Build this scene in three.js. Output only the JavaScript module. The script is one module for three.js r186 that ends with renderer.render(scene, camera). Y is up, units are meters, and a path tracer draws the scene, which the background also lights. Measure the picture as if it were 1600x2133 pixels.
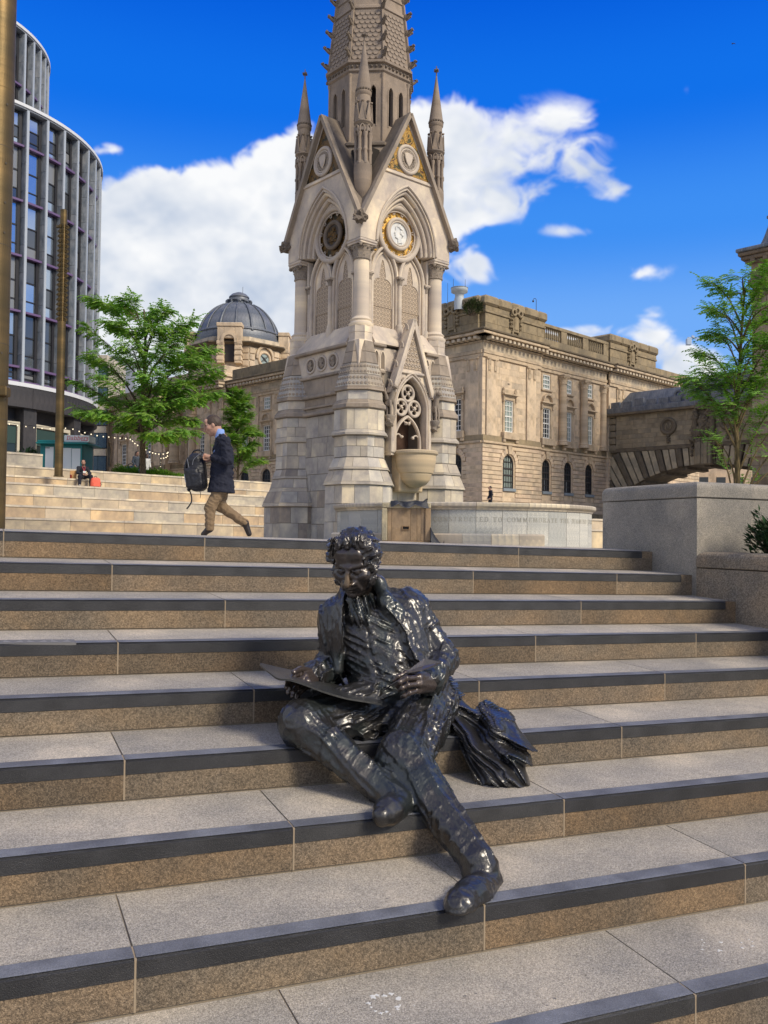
import * as THREE from 'three';
import { mergeGeometries, mergeVertices, toCreasedNormals } from 'three/addons/utils/BufferGeometryUtils.js';

// ---------------------------------------------------------------- camera, sky, sun, exposure
const scene = new THREE.Scene();
const F = 1850, CX = 800, CY = 1066.5;                    // focal length and centre, in units of the photograph's pixels
const camera = new THREE.PerspectiveCamera(2 * Math.atan(CY / F) * 180 / Math.PI, 0.75, 0.1, 3000);
camera.position.set(0, 0, 0);                             // y = 0 is the height of the eye: 5 cm above the plaza, 2 m above the lowest steps
camera.rotation.order = 'YXZ';
camera.rotation.set(Math.atan(49.5 / F), 0, 0.0108);
camera.updateMatrixWorld();
const renderer = new THREE.WebGLRenderer({ antialias: true });
renderer.toneMapping = THREE.LinearToneMapping;
const EXPOSURE = 1.4;
renderer.toneMappingExposure = EXPOSURE;
renderer.shadowMap.enabled = true;
const sun = new THREE.DirectionalLight(new THREE.Color(1.0, 0.89, 0.72), 2.6);
const SUN = new THREE.Vector3(0.66, 0.66, 0.5).normalize();
sun.position.copy(SUN).multiplyScalar(150);
sun.castShadow = true; sun.shadow.radius = 32;
sun.shadow.mapSize.set(4096, 4096);
Object.assign(sun.shadow.camera, { left: -80, right: 80, top: 80, bottom: -80, near: 1, far: 400 });
scene.add(sun, sun.target);

// ---------------------------------------------------------------- small helpers
const V = (x, y, z) => new THREE.Vector3(x, y, z);
const { PI, sin, cos, abs, min, max, sqrt, floor, pow, exp, atan2, hypot } = Math;
const clamp = (x, a = 0, b = 1) => x < a ? a : x > b ? b : x;
const lerp = (a, b, t) => a + (b - a) * t;
const smooth = (a, b, x) => { const t = clamp((x - a) / (b - a)); return t * t * (3 - 2 * t); };
function rng(seed) { let a = seed >>> 0; return () => { a = (a + 0x6D2B79F5) >>> 0; let t = Math.imul(a ^ (a >>> 15), 1 | a); t = (t + Math.imul(t ^ (t >>> 7), 61 | t)) ^ t; return ((t ^ (t >>> 14)) >>> 0) / 4294967296; }; }
const R0 = rng(7);
const rr = (a, b, r = R0) => a + (b - a) * r();
const hashT = new Float32Array(65536); { const r = rng(99); for (let i = 0; i < 65536; i++) hashT[i] = r() * 2 - 1; }
const hs = (x, y, z) => hashT[(Math.imul(x, 73856093) ^ Math.imul(y, 19349663) ^ Math.imul(z, 83492791)) >>> 5 & 65535];
function noise(x, y, z) {                                  // value noise, -1..1
  const xi = floor(x), yi = floor(y), zi = floor(z); let u = x - xi, v = y - yi, w = z - zi;
  u = u * u * (3 - 2 * u); v = v * v * (3 - 2 * v); w = w * w * (3 - 2 * w);
  const a = lerp(lerp(hs(xi, yi, zi), hs(xi + 1, yi, zi), u), lerp(hs(xi, yi + 1, zi), hs(xi + 1, yi + 1, zi), u), v);
  const b = lerp(lerp(hs(xi, yi, zi + 1), hs(xi + 1, yi, zi + 1), u), lerp(hs(xi, yi + 1, zi + 1), hs(xi + 1, yi + 1, zi + 1), u), v);
  return lerp(a, b, w);
}
function fbm(x, y, z, oct = 5, gain = 0.5) { let s = 0, a = 1, t = 0; for (let i = 0; i < oct; i++) { s += a * noise(x, y, z); t += a; a *= gain; x = x * 2.03 + 3.1; y = y * 2.03 + 1.7; z = z * 2.03 + 5.3; } return s / t; }
function tnoise(x, y, n, z = 0) {                          // periodic in n cells
  const xi = floor(x), yi = floor(y); let u = x - xi, v = y - yi; u = u * u * (3 - 2 * u); v = v * v * (3 - 2 * v);
  const m = (k) => ((k % n) + n) % n, h = (a, b) => hs(m(a), m(b), z);
  return lerp(lerp(h(xi, yi), h(xi + 1, yi), u), lerp(h(xi, yi + 1), h(xi + 1, yi + 1), u), v);
}
function tfbm(u, v, n, oct, gain = 0.5, z = 0) { let s = 0, a = 1, t = 0; for (let i = 0; i < oct; i++) { s += a * tnoise(u * n, v * n, n, z + i); t += a; a *= gain; n *= 2; } return s / t; }

// the ray through a pixel of the photograph, and the point where it is `depth` metres in front of the eye
const pixelRay = (px, py) => V((px - CX) / F, (CY - py) / F, -1).applyQuaternion(camera.quaternion);
const at = (px, py, depth) => { const d = pixelRay(px, py); return d.multiplyScalar(depth / -d.z); };

// ---------------------------------------------------------------- sky: blue with cumulus, one equirectangular sheet for view and light
{
  const W = 4096, H = 2048, data = new Float32Array(W * H * 4), r3 = rng(3);
  const blobs = [[285, 480, 110, 85, 1], [420, 510, 150, 125, 1.0], [560, 470, 90, 120, 1.0], [618, 390, 52, 90, 1], [290, 620, 190, 150, 1.1], [480, 660, 260, 150, 1.15], [250, 740, 200, 110, 0.9], [430, 790, 260, 120, 0.9], [700, 560, 180, 190, 1.1], [840, 380, 130, 120, 1],
    [905, 300, 80, 85, 0.85], [1000, 335, 95, 80, 0.9], [1110, 265, 95, 52, 0.88], [1205, 300, 66, 86, 0.74], [1255, 355, 45, 35, 0.62], [965, 420, 60, 42, 0.8], [1070, 405, 95, 48, 0.76], [1285, 402, 44, 24, 0.74], [1340, 568, 88, 26, 0.85], [995, 558, 34, 36, 0.74],
    [1362, 648, 34, 34, 0.8], [1385, 735, 62, 52, 1], [1440, 770, 80, 50, 1], [1340, 700, 22, 30, 0.7], [1180, 700, 90, 22, 0.95], [1310, 200, 28, 12, 0.6], [1160, 480, 46, 16, 0.62], [1432, 190, 12, 22, 0.6], [225, 312, 34, 16, 0.46], [1180, 15, 22, 16, 0.58],
    [1245, 482, 60, 14, 0.56], [1570, 440, 30, 40, 0.6], [620, 720, 60, 40, 0.8], [1120, 580, 70, 14, 0.5], [1290, 120, 46, 8, 0.5], [1500, 640, 60, 18, 0.5], [1230, 690, 90, 16, 0.6]]
    .map(([x, y, a, b, k]) => { const d = pixelRay(x, y).normalize(); return { az: atan2(d.x, -d.z), el: Math.asin(d.y), a: a / F * 1.02, b: b / F * 0.95, k }; });
  const q = camera.quaternion.clone().invert(), dir = V(), pc = V();
  const ramp = [[0, 0.56, 0.70, 0.93], [7, 0.36, 0.575, 0.95], [13, 0.165, 0.415, 0.94], [19, 0.05, 0.28, 0.90], [26, 0.006, 0.165, 0.82], [34, 0.001, 0.098, 0.70], [55, 0.006, 0.07, 0.44], [90, 0.01, 0.06, 0.34]];
  const skyAt = (el) => { let i = 0; while (i < ramp.length - 2 && el > ramp[i + 1][0]) i++; const a = ramp[i], b = ramp[i + 1], t = smooth(0, 1, clamp((el - a[0]) / (b[0] - a[0]))); return [lerp(a[1], b[1], t), lerp(a[2], b[2], t), lerp(a[3], b[3], t)]; };
  for (let j = H / 2; j < H; j++) {
    const el = ((j + 0.5) / H - 0.5) * PI, ce = cos(el), se = sin(el), base = skyAt(el * 180 / PI);
    for (let i = 0; i < W; i++) {
      const th = ((i + 0.5) / W - 0.5) * 2 * PI;
      dir.set(ce * cos(th), se, ce * sin(th));
      const az = atan2(dir.x, -dir.z), inView = abs(az) < 0.62 && el < 0.72;
      const far = abs(az) > 1.5;
      // clouds in the frame are clumped as the photograph's are; round the rest of the sky unseen cloud is added thicker, to whiten the light
      let dens = 0;
      const wx = dir.x, wy = dir.y * 1.35, wz = dir.z;
      const n1 = fbm(wx * 6.2 + 9, wy * 6.2, wz * 6.2, far ? 4 : 5, 0.52);
      if (az > -0.75 && az < 0.75 && el < 0.85) {
        let s = 0;
        for (const b of blobs) { const x = (az - b.az) / b.a, y = (el - b.el) / b.b, r2 = x * x + y * y; if (r2 < 5) { const w = b.k * exp(-r2 * 0.75); s = s + w - s * w * 0.55; } }
        dens = s;
      }
      const wisp = smooth(0.02, 0.2, az);
      const edge = smooth(0.48, 0.75, max(abs(az), el * 0.9 / 0.72 * 0.75));
      if (edge > 0) { const g = fbm(wx * 1.9 / (0.35 + wy) + 4, wy * 1.5 + 2, wz * 1.9 / (0.35 + wy), 4) * 1.9 + 1.12; dens = lerp(dens, clamp(g, 0, 1.25), edge); }
      let fine = n1, puff = 0;
      if (inView && dens > 0.02) { const w1 = fbm(wx * 15, wy * 15 + 3, wz * 15, 3) * 0.05; fine = fbm((wx + w1) * 26, (wy - w1) * 29, wz * 26, 6, 0.58); puff = 0.5 - abs(fbm(wx * 17 + 5, wy * 17, wz * 17, 4, 0.55)) * 2; }
      const d = dens * 1.05 + n1 * 0.42 * clamp(dens * 2) + fine * lerp(0.42, 0.74, wisp) * clamp(dens * 2.2) + puff * lerp(0.22, 0.05, wisp) * clamp(dens * 2) - 0.62;
      const a = smooth(0.0, lerp(0.26, 0.52, wisp), d) * lerp(1, clamp(0.86 + fine * 0.9) * smooth(0.30, 0.92, dens), wisp * (1 - edge));
      let R = base[0], G = base[1], B = base[2];
      if (a > 0) {
        // thick parts lit white from the sun's side, the undersides blue-grey
        const n2 = inView ? fbm(wx * 9 + SUN.x * 0.3, wy * 9 + 0.55, wz * 9 + 2, 5, 0.6) : n1, lit = clamp(0.70 + n2 * 0.85 + puff * 0.34 + smooth(0.5, 0.05, d) * 0.30 - smooth(0.25, 0.95, d) * 0.20 + fine * 0.20);
        const cr = lerp(0.44, 0.96, lit), cg = lerp(0.54, 0.97, lit), cb = lerp(0.71, 0.985, lit);
        R = lerp(R, cr, a); G = lerp(G, cg, a); B = lerp(B, cb, a);
      }
      const k = (j * W + i) * 4, ex = 1 / EXPOSURE;
      data[k] = R * ex; data[k + 1] = G * ex; data[k + 2] = B * ex; data[k + 3] = 1;
    }
  }
  for (let j = 0; j < H / 2; j++) for (let i = 0; i < W; i++) { const k = (j * W + i) * 4; data[k] = 0.16; data[k + 1] = 0.16; data[k + 2] = 0.16; data[k + 3] = 1; }
  const sky = new THREE.DataTexture(data, W, H, THREE.RGBAFormat, THREE.FloatType);
  sky.mapping = THREE.EquirectangularReflectionMapping; sky.magFilter = THREE.LinearFilter; sky.minFilter = THREE.LinearFilter; sky.needsUpdate = true;
  scene.background = sky; scene.environment = sky;
}

// ---------------------------------------------------------------- textures and materials
function tex(n, fn, srgb = true) {
  const d = new Uint8Array(n * n * 4), o = [0, 0, 0]; let mean = 0;
  for (let j = 0; j < n; j++) for (let i = 0; i < n; i++) { fn(i / n, j / n, o, i, j); const k = (j * n + i) * 4; d[k] = clamp(o[0]) * 255; d[k + 1] = clamp(o[1]) * 255; d[k + 2] = clamp(o[2]) * 255; d[k + 3] = 255; mean += pow((d[k] + d[k + 1] + d[k + 2]) / 765, 2.2); }
  const t = new THREE.DataTexture(d, n, n, THREE.RGBAFormat);
  t.wrapS = t.wrapT = THREE.RepeatWrapping; t.magFilter = THREE.LinearFilter; t.minFilter = THREE.LinearMipmapLinearFilter; t.generateMipmaps = true;
  if (srgb) t.colorSpace = THREE.SRGBColorSpace; t.needsUpdate = true; t.userData.mean = mean / (n * n); return t;
}
const rep = (t, s, sy = s) => { const c = t.clone(); c.repeat.set(1 / s, 1 / sy); c.needsUpdate = true; return c; };
const rs = rng(41);
const G1 = new Float32Array(1024 * 1024); for (let i = 0; i < G1.length; i++) G1[i] = rs();
const blurG = (i, j) => { const m = (a) => a & 1023; return (G1[m(j) * 1024 + m(i)] * 2 + G1[m(j) * 1024 + m(i + 1)] + G1[m(j + 1) * 1024 + m(i)]) / 4; };
// flamed granite: pale grains, quartz flecks, dark mica; soft stains
const graniteT = tex(1024, (u, v, o, i, j) => { const g = blurG(i, j), c = tnoise(u * 256, v * 256, 256, 5), st = tfbm(u, v, 2, 6, 0.62, 20); let x = 0.74 + (g - 0.5) * 0.40 + c * 0.12 + st * 0.20; if (g > 0.86) x += 0.16; if (g < 0.15) x -= 0.18; o[0] = x * (1 + st * 0.03); o[1] = x; o[2] = x * (1 - st * 0.05); });
const rustT = tex(1024, (u, v, o, i, j) => { const g = blurG(i, j), c = tnoise(u * 200, v * 200, 200, 6), st = tfbm(u, v, 3, 5, 0.6, 30), gr = tfbm(u, v, 5, 4, 0.5, 37); let x = 0.70 + (g - 0.5) * 0.5 + c * 0.15 + st * 0.20; if (g > 0.85) x += 0.2; const w = clamp(0.5 + st * 1.1 + gr * 0.5); o[0] = x * lerp(0.99, 1.02, w); o[1] = x * lerp(0.99, 0.96, w); o[2] = x * lerp(0.99, 0.88, w); });
const basaltT = tex(512, (u, v, o, i, j) => { const g = blurG(i, j), st = tfbm(u, v, 4, 4, 0.5, 50); let x = 0.62 + (g - 0.5) * 0.34 + st * 0.18; if (g > 0.93) x += 0.5; o[0] = o[1] = o[2] = x; });
const grainB = tex(512, (u, v, o, i, j) => { o[0] = o[1] = o[2] = 0.5 + (blurG(i, j) - 0.5) * 0.7 + tnoise(u * 96, v * 96, 96, 3) * 0.25; }, false);
const sandT = tex(512, (u, v, o, i, j) => { const g = blurG(i, j), st = tfbm(u, v, 3, 5, 0.55, 60), bd = tfbm(u * 0.5, v * 2, 4, 4, 0.5, 66); const x = 0.80 + (g - 0.5) * 0.10 + st * 0.14 + bd * 0.07; o[0] = x; o[1] = x * (1 - st * 0.03); o[2] = x * (1 - st * 0.09); });
const sootT = tex(1024, (u, v, o, i, j) => { const g = blurG(i, j), st = tfbm(u, v, 3, 6, 0.58, 70), run = tfbm(u, v * 0.25, 16, 4, 0.6, 77), pt = tfbm(u, v, 6, 4, 0.5, 83); let x = 0.82 + (g - 0.5) * 0.10 + st * 0.14 + run * 0.09; const s = smooth(0.0, 0.7, pt + run * 0.8) * 0.13; o[0] = x - s; o[1] = (x - s * 1.02) * (1 - st * 0.02); o[2] = (x - s * 1.06) * (1 - st * 0.06); });
const blotT = tex(512, (u, v, o, i, j) => { const g = blurG(i, j), st = tfbm(u, v, 3, 6, 0.6, 170), run = tfbm(u, v * 0.5, 8, 4, 0.6, 177); const x = 0.84 + (g - 0.5) * 0.10 + st * 0.20 + run * 0.10; o[0] = x; o[1] = x * (1 - st * 0.02); o[2] = x * (1 - st * 0.08 - run * 0.04); });
const softB = tex(512, (u, v, o) => { o[0] = o[1] = o[2] = 0.5 + tfbm(u, v, 8, 5, 0.6, 90) * 0.5; }, false);
const metalT = tex(512, (u, v, o) => { const a = tfbm(u, v, 4, 5, 0.6, 95), b = tfbm(u, v * 0.3, 24, 3, 0.5, 98); const x = 0.78 + a * 0.2 + b * 0.1; o[0] = x; o[1] = x * (1 - a * 0.05); o[2] = x * (1 - a * 0.10); });
const lin = (r, g, b) => new THREE.Color().setRGB(r, g, b);
const std = (c, rough = 0.85, o = {}) => new THREE.MeshStandardMaterial({ color: c, roughness: rough, ...o });
// c is the mean colour that the surface ends up with
const stoneMat = (c, map = sandT, size = 1.6, bump = grainB, bs = 0.002, rough = 0.9, bsize = 0.35) => std(c.clone().multiplyScalar(1 / map.userData.mean), rough, { map: rep(map, size), bumpMap: rep(bump, bsize), bumpScale: bs });

// ---------------------------------------------------------------- geometry
function geo(pos, uv) {
  const g = new THREE.BufferGeometry(); g.setAttribute('position', new THREE.Float32BufferAttribute(pos, 3));
  if (uv) g.setAttribute('uv', new THREE.Float32BufferAttribute(uv, 2));
  g.computeVertexNormals(); return g;
}
function uvMetres(g, off = null) {                         // texture coordinates in metres, by the way each face looks
  if (g.index) g = g.toNonIndexed();
  const p = g.attributes.position, n = p.count, uv = new Float32Array(n * 2), a = V(), b = V(), c = V(), e = V(), f = V();
  const ou = off ? off[0] : R0() * 7, ov = off ? off[1] : R0() * 7;
  for (let i = 0; i < n; i += 3) {
    a.fromBufferAttribute(p, i); b.fromBufferAttribute(p, i + 1); c.fromBufferAttribute(p, i + 2);
    e.subVectors(b, a); f.subVectors(c, a); e.cross(f);
    const up = abs(e.y) > 0.75 * e.length(), h = hypot(e.x, e.z) || 1, tx = e.z / h, tz = -e.x / h;
    for (let k = 0; k < 3; k++) { const q = k === 0 ? a : k === 1 ? b : c; uv[(i + k) * 2] = (up ? q.x : q.x * tx + q.z * tz) + ou; uv[(i + k) * 2 + 1] = (up ? q.z : q.y) + ov; }
  }
  g.setAttribute('uv', new THREE.BufferAttribute(uv, 2)); return g;
}
function hexa(c) {                                         // eight corners: bottom ring 0-3, top ring 4-7, seen from above counter-clockwise
  const pos = [], q = (i, j, k, l) => { for (const m of [i, j, k, i, k, l]) pos.push(c[m].x, c[m].y, c[m].z); };
  q(3, 2, 1, 0); q(4, 5, 6, 7); q(0, 1, 5, 4); q(1, 2, 6, 5); q(2, 3, 7, 6); q(3, 0, 4, 7);
  return uvMetres(geo(pos));
}
function chamferBox(w, h, d, b = 0.01) {
  const pos = [], X = w / 2, Y = h / 2, Z = d / 2; b = min(b, X * 0.45, Y * 0.45, Z * 0.45);
  const v = (sx, sy, sz, ax) => [sx * (ax === 0 ? X : X - b), sy * (ax === 1 ? Y : Y - b), sz * (ax === 2 ? Z : Z - b)];
  const tri = (p, q, r) => { const e = [q[0] - p[0], q[1] - p[1], q[2] - p[2]], f = [r[0] - p[0], r[1] - p[1], r[2] - p[2]], n = [e[1] * f[2] - e[2] * f[1], e[2] * f[0] - e[0] * f[2], e[0] * f[1] - e[1] * f[0]]; const o = n[0] * (p[0] + q[0] + r[0]) + n[1] * (p[1] + q[1] + r[1]) + n[2] * (p[2] + q[2] + r[2]); pos.push(...(o > 0 ? [...p, ...q, ...r] : [...p, ...r, ...q])); };
  const quad = (a, bb, c, d2) => { tri(a, bb, c); tri(a, c, d2); };
  const S = [-1, 1];
  for (const s of S) { quad(v(s, -1, -1, 0), v(s, 1, -1, 0), v(s, 1, 1, 0), v(s, -1, 1, 0)); quad(v(-1, s, -1, 1), v(1, s, -1, 1), v(1, s, 1, 1), v(-1, s, 1, 1)); quad(v(-1, -1, s, 2), v(1, -1, s, 2), v(1, 1, s, 2), v(-1, 1, s, 2)); }
  for (const s of S) for (const t of S) { quad(v(s, t, -1, 0), v(s, t, 1, 0), v(s, t, 1, 1), v(s, t, -1, 1)); quad(v(s, -1, t, 0), v(s, 1, t, 0), v(s, 1, t, 2), v(s, -1, t, 2)); quad(v(-1, s, t, 1), v(1, s, t, 1), v(1, s, t, 2), v(-1, s, t, 2)); }
  for (const s of S) for (const t of S) for (const r of S) tri(v(s, t, r, 0), v(s, t, r, 1), v(s, t, r, 2));
  return uvMetres(geo(pos));
}
const boxG = (x0, x1, y0, y1, z0, z1, b = 0) => b ? chamferBox(x1 - x0, y1 - y0, z1 - z0, b).translate((x0 + x1) / 2, (y0 + y1) / 2, (z0 + z1) / 2) : uvMetres(new THREE.BoxGeometry(x1 - x0, y1 - y0, z1 - z0).translate((x0 + x1) / 2, (y0 + y1) / 2, (z0 + z1) / 2));
function clean(g) { g = g.index ? g.toNonIndexed() : g; for (const k of Object.keys(g.attributes)) if (!['position', 'normal', 'uv', 'color'].includes(k)) g.deleteAttribute(k); if (!g.attributes.normal) g.computeVertexNormals(); if (!g.attributes.uv) uvMetres(g); return g; }
const merge = (a) => mergeGeometries(a.map(clean), false);
const lathe = (pts, seg = 24, a0 = 0, a1 = PI * 2) => uvMetres(new THREE.LatheGeometry(pts.map(([r, y]) => new THREE.Vector2(r, y)), seg, a0, a1));
function polyLoft(rings) {                                 // rings of equal length, bottom to top, closed with caps
  const pos = [], n = rings[0].length, t = (a, b, c) => pos.push(a.x, a.y, a.z, b.x, b.y, b.z, c.x, c.y, c.z);
  for (let k = 0; k + 1 < rings.length; k++) for (let i = 0; i < n; i++) { const a = rings[k][i], b = rings[k][(i + 1) % n], c = rings[k + 1][(i + 1) % n], d = rings[k + 1][i]; t(a, b, c); t(a, c, d); }
  const cap = (r, up) => { const c = r.reduce((s, p) => s.add(p), V()).multiplyScalar(1 / n); for (let i = 0; i < n; i++) up ? t(c, r[i], r[(i + 1) % n]) : t(c, r[(i + 1) % n], r[i]); };
  cap(rings[0], false); cap(rings[rings.length - 1], true);
  return uvMetres(geo(pos));
}
// counter-clockwise seen from above with y up means going from +z towards +x
const octa = (a, y, cx = 0, cz = 0) => Array.from({ length: 8 }, (_, i) => { const t = PI / 8 + i * PI / 4, r = a / cos(PI / 8); return V(cx + r * sin(t), y, cz + r * cos(t)); });
function tube(pts, r0, r1 = r0, seg = 8, close = true) {
  const curve = new THREE.CatmullRomCurve3(pts), n = max(2, (pts.length - 1) * 4), fr = curve.computeFrenetFrames(n), rings = [];
  for (let i = 0; i <= n; i++) { const p = curve.getPointAt(i / n), r = lerp(r0, r1, i / n), ring = []; for (let k = 0; k < seg; k++) { const t = k / seg * 2 * PI; ring.push(p.clone().addScaledVector(fr.normals[i], cos(t) * r).addScaledVector(fr.binormals[i], sin(t) * r)); } rings.push(ring); }
  const pos = [], nor = [], uv = []; let len = 0;
  for (let i = 0; i < n; i++) { const l = curve.getPointAt(i / n).distanceTo(curve.getPointAt((i + 1) / n)); for (let k = 0; k < seg; k++) { const k2 = (k + 1) % seg, vs = [[i, k], [i, k2], [i + 1, k2], [i, k], [i + 1, k2], [i + 1, k]]; for (const [a, b] of vs) { const p = rings[a][b], c = curve.getPointAt(a / n); pos.push(p.x, p.y, p.z); const m = p.clone().sub(c).normalize(); nor.push(m.x, m.y, m.z); uv.push(b === 0 && k === seg - 1 ? 1 * r0 * 6 : b / seg * r0 * 6, len + (a - i) * l); } } len += l; }
  const g = new THREE.BufferGeometry(); g.setAttribute('position', new THREE.Float32BufferAttribute(pos, 3)); g.setAttribute('normal', new THREE.Float32BufferAttribute(nor, 3)); g.setAttribute('uv', new THREE.Float32BufferAttribute(uv, 2)); return g;
}
const bar = (a, b, w, h, up = V(0, 1, 0)) => {             // a straight bar of rectangular section
  const d = b.clone().sub(a), L = d.length(); d.normalize(); const x = up.clone().cross(d).normalize(), y = d.clone().cross(x);
  const g = new THREE.BoxGeometry(w, h, L); g.applyMatrix4(new THREE.Matrix4().makeBasis(x, y, d).setPosition(a.clone().add(b).multiplyScalar(0.5))); return uvMetres(g);
};
const extr = (shape, depth, z0 = 0, bevel = 0, seg = 12) => uvMetres(new THREE.ExtrudeGeometry(shape, bevel ? { depth: depth - 2 * bevel, bevelEnabled: true, bevelSize: bevel, bevelThickness: bevel, bevelOffset: -bevel, bevelSegments: 1, curveSegments: seg } : { depth, bevelEnabled: false, curveSegments: seg }).translate(0, 0, z0 + bevel));
const poly = (pts) => { const s = new THREE.Shape(); pts.forEach(([x, y], i) => i ? s.lineTo(x, y) : s.moveTo(x, y)); s.closePath(); return s; };
const path = (pts) => { const s = new THREE.Path(); pts.forEach(([x, y], i) => i ? s.lineTo(x, y) : s.moveTo(x, y)); s.closePath(); return s; };

// ---------------------------------------------------------------- objects
const used = {};
function numbered(n) { const k = used[n] = (used[n] ?? -1) + 1; return k ? n + '_' + String(k).padStart(3, '0') : n; }
function thing(name, label, category, pos = V(), turn = 0, group) {
  const o = new THREE.Group(); o.name = numbered(name); o.position.copy(pos); o.rotation.y = turn; o.userData = { label, category }; if (group) o.userData.group = group; scene.add(o); return o;
}
function struct(name, g, m) { const o = new THREE.Mesh(g, m); o.name = numbered(name); o.castShadow = o.receiveShadow = true; o.userData = { kind: 'structure' }; scene.add(o); return o; }
function part(name, g, m, parent, stuff) { const o = new THREE.Mesh(g, m); o.name = name; o.castShadow = o.receiveShadow = true; if (stuff) o.userData.kind = 'stuff'; parent.add(o); return o; }
// ---------------------------------------------------------------- the flight of steps and the plaza
// along the edges: U (to the right and away, falling 2.2 %); down the flight: T
const AZ = Math.atan2(1, 2.27), UX = cos(AZ), UZ = -sin(AZ), TX = sin(AZ), TZ = cos(AZ), FALL = 0.0222, RISE = 0.15, GOING = 0.4287, TREADFALL = 0.0135, EDGE0 = -0.049;
const flight = (s, t, y) => V(UX * s + TX * t, y - FALL * s, -6 + UZ * s + TZ * t);      // y is the height at s = 0
const sAt = (px, t, py = 1200) => { const k = pixelRay(px, py), r = k.x / -k.z; return (r * (6 - TZ * t) - TX * t) / (UX + UZ * r); };
const treadY = (i) => EDGE0 - (i - 1) * (RISE + TREADFALL);                                // height of the edge of step i
const END = 2.29, BEGIN = -9;
const treadMats = [[0.37, 0.331, 0.275], [0.40, 0.356, 0.295], [0.345, 0.311, 0.264]].map((c) => stoneMat(lin(...c), graniteT, 0.9, grainB, 0.0022, 0.82, 0.25));
const riserMats = [[0.168, 0.129, 0.087], [0.19, 0.151, 0.108], [0.15, 0.113, 0.074], [0.18, 0.147, 0.107]].map((c) => stoneMat(lin(...c), rustT, 0.95, grainB, 0.003, 0.85, 0.25));
const noseMats = [[0.026, 0.026, 0.028], [0.034, 0.034, 0.035]].map((c) => stoneMat(lin(...c), basaltT, 0.5, grainB, 0.0014, 0.36, 0.2));
const wornSheenMat = stoneMat(lin(0.15, 0.157, 0.176), basaltT, 0.5, grainB, 0.0012, 0.42, 0.2);  // blue-grey that stands in for sky reflected off the trodden top
const mortarMat = std(lin(0.30, 0.235, 0.16), 0.95);
const groutMat = std(lin(0.27, 0.225, 0.165), 0.95);
const flightHexa = (s0, s1, t0, t1, y0a, y0b, y1a, y1b) => hexa([flight(s0, t1, y0b), flight(s1, t1, y0b), flight(s1, t0, y0a), flight(s0, t0, y0a), flight(s0, t1, y1b), flight(s1, t1, y1b), flight(s1, t0, y1a), flight(s0, t0, y1a)]);
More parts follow.
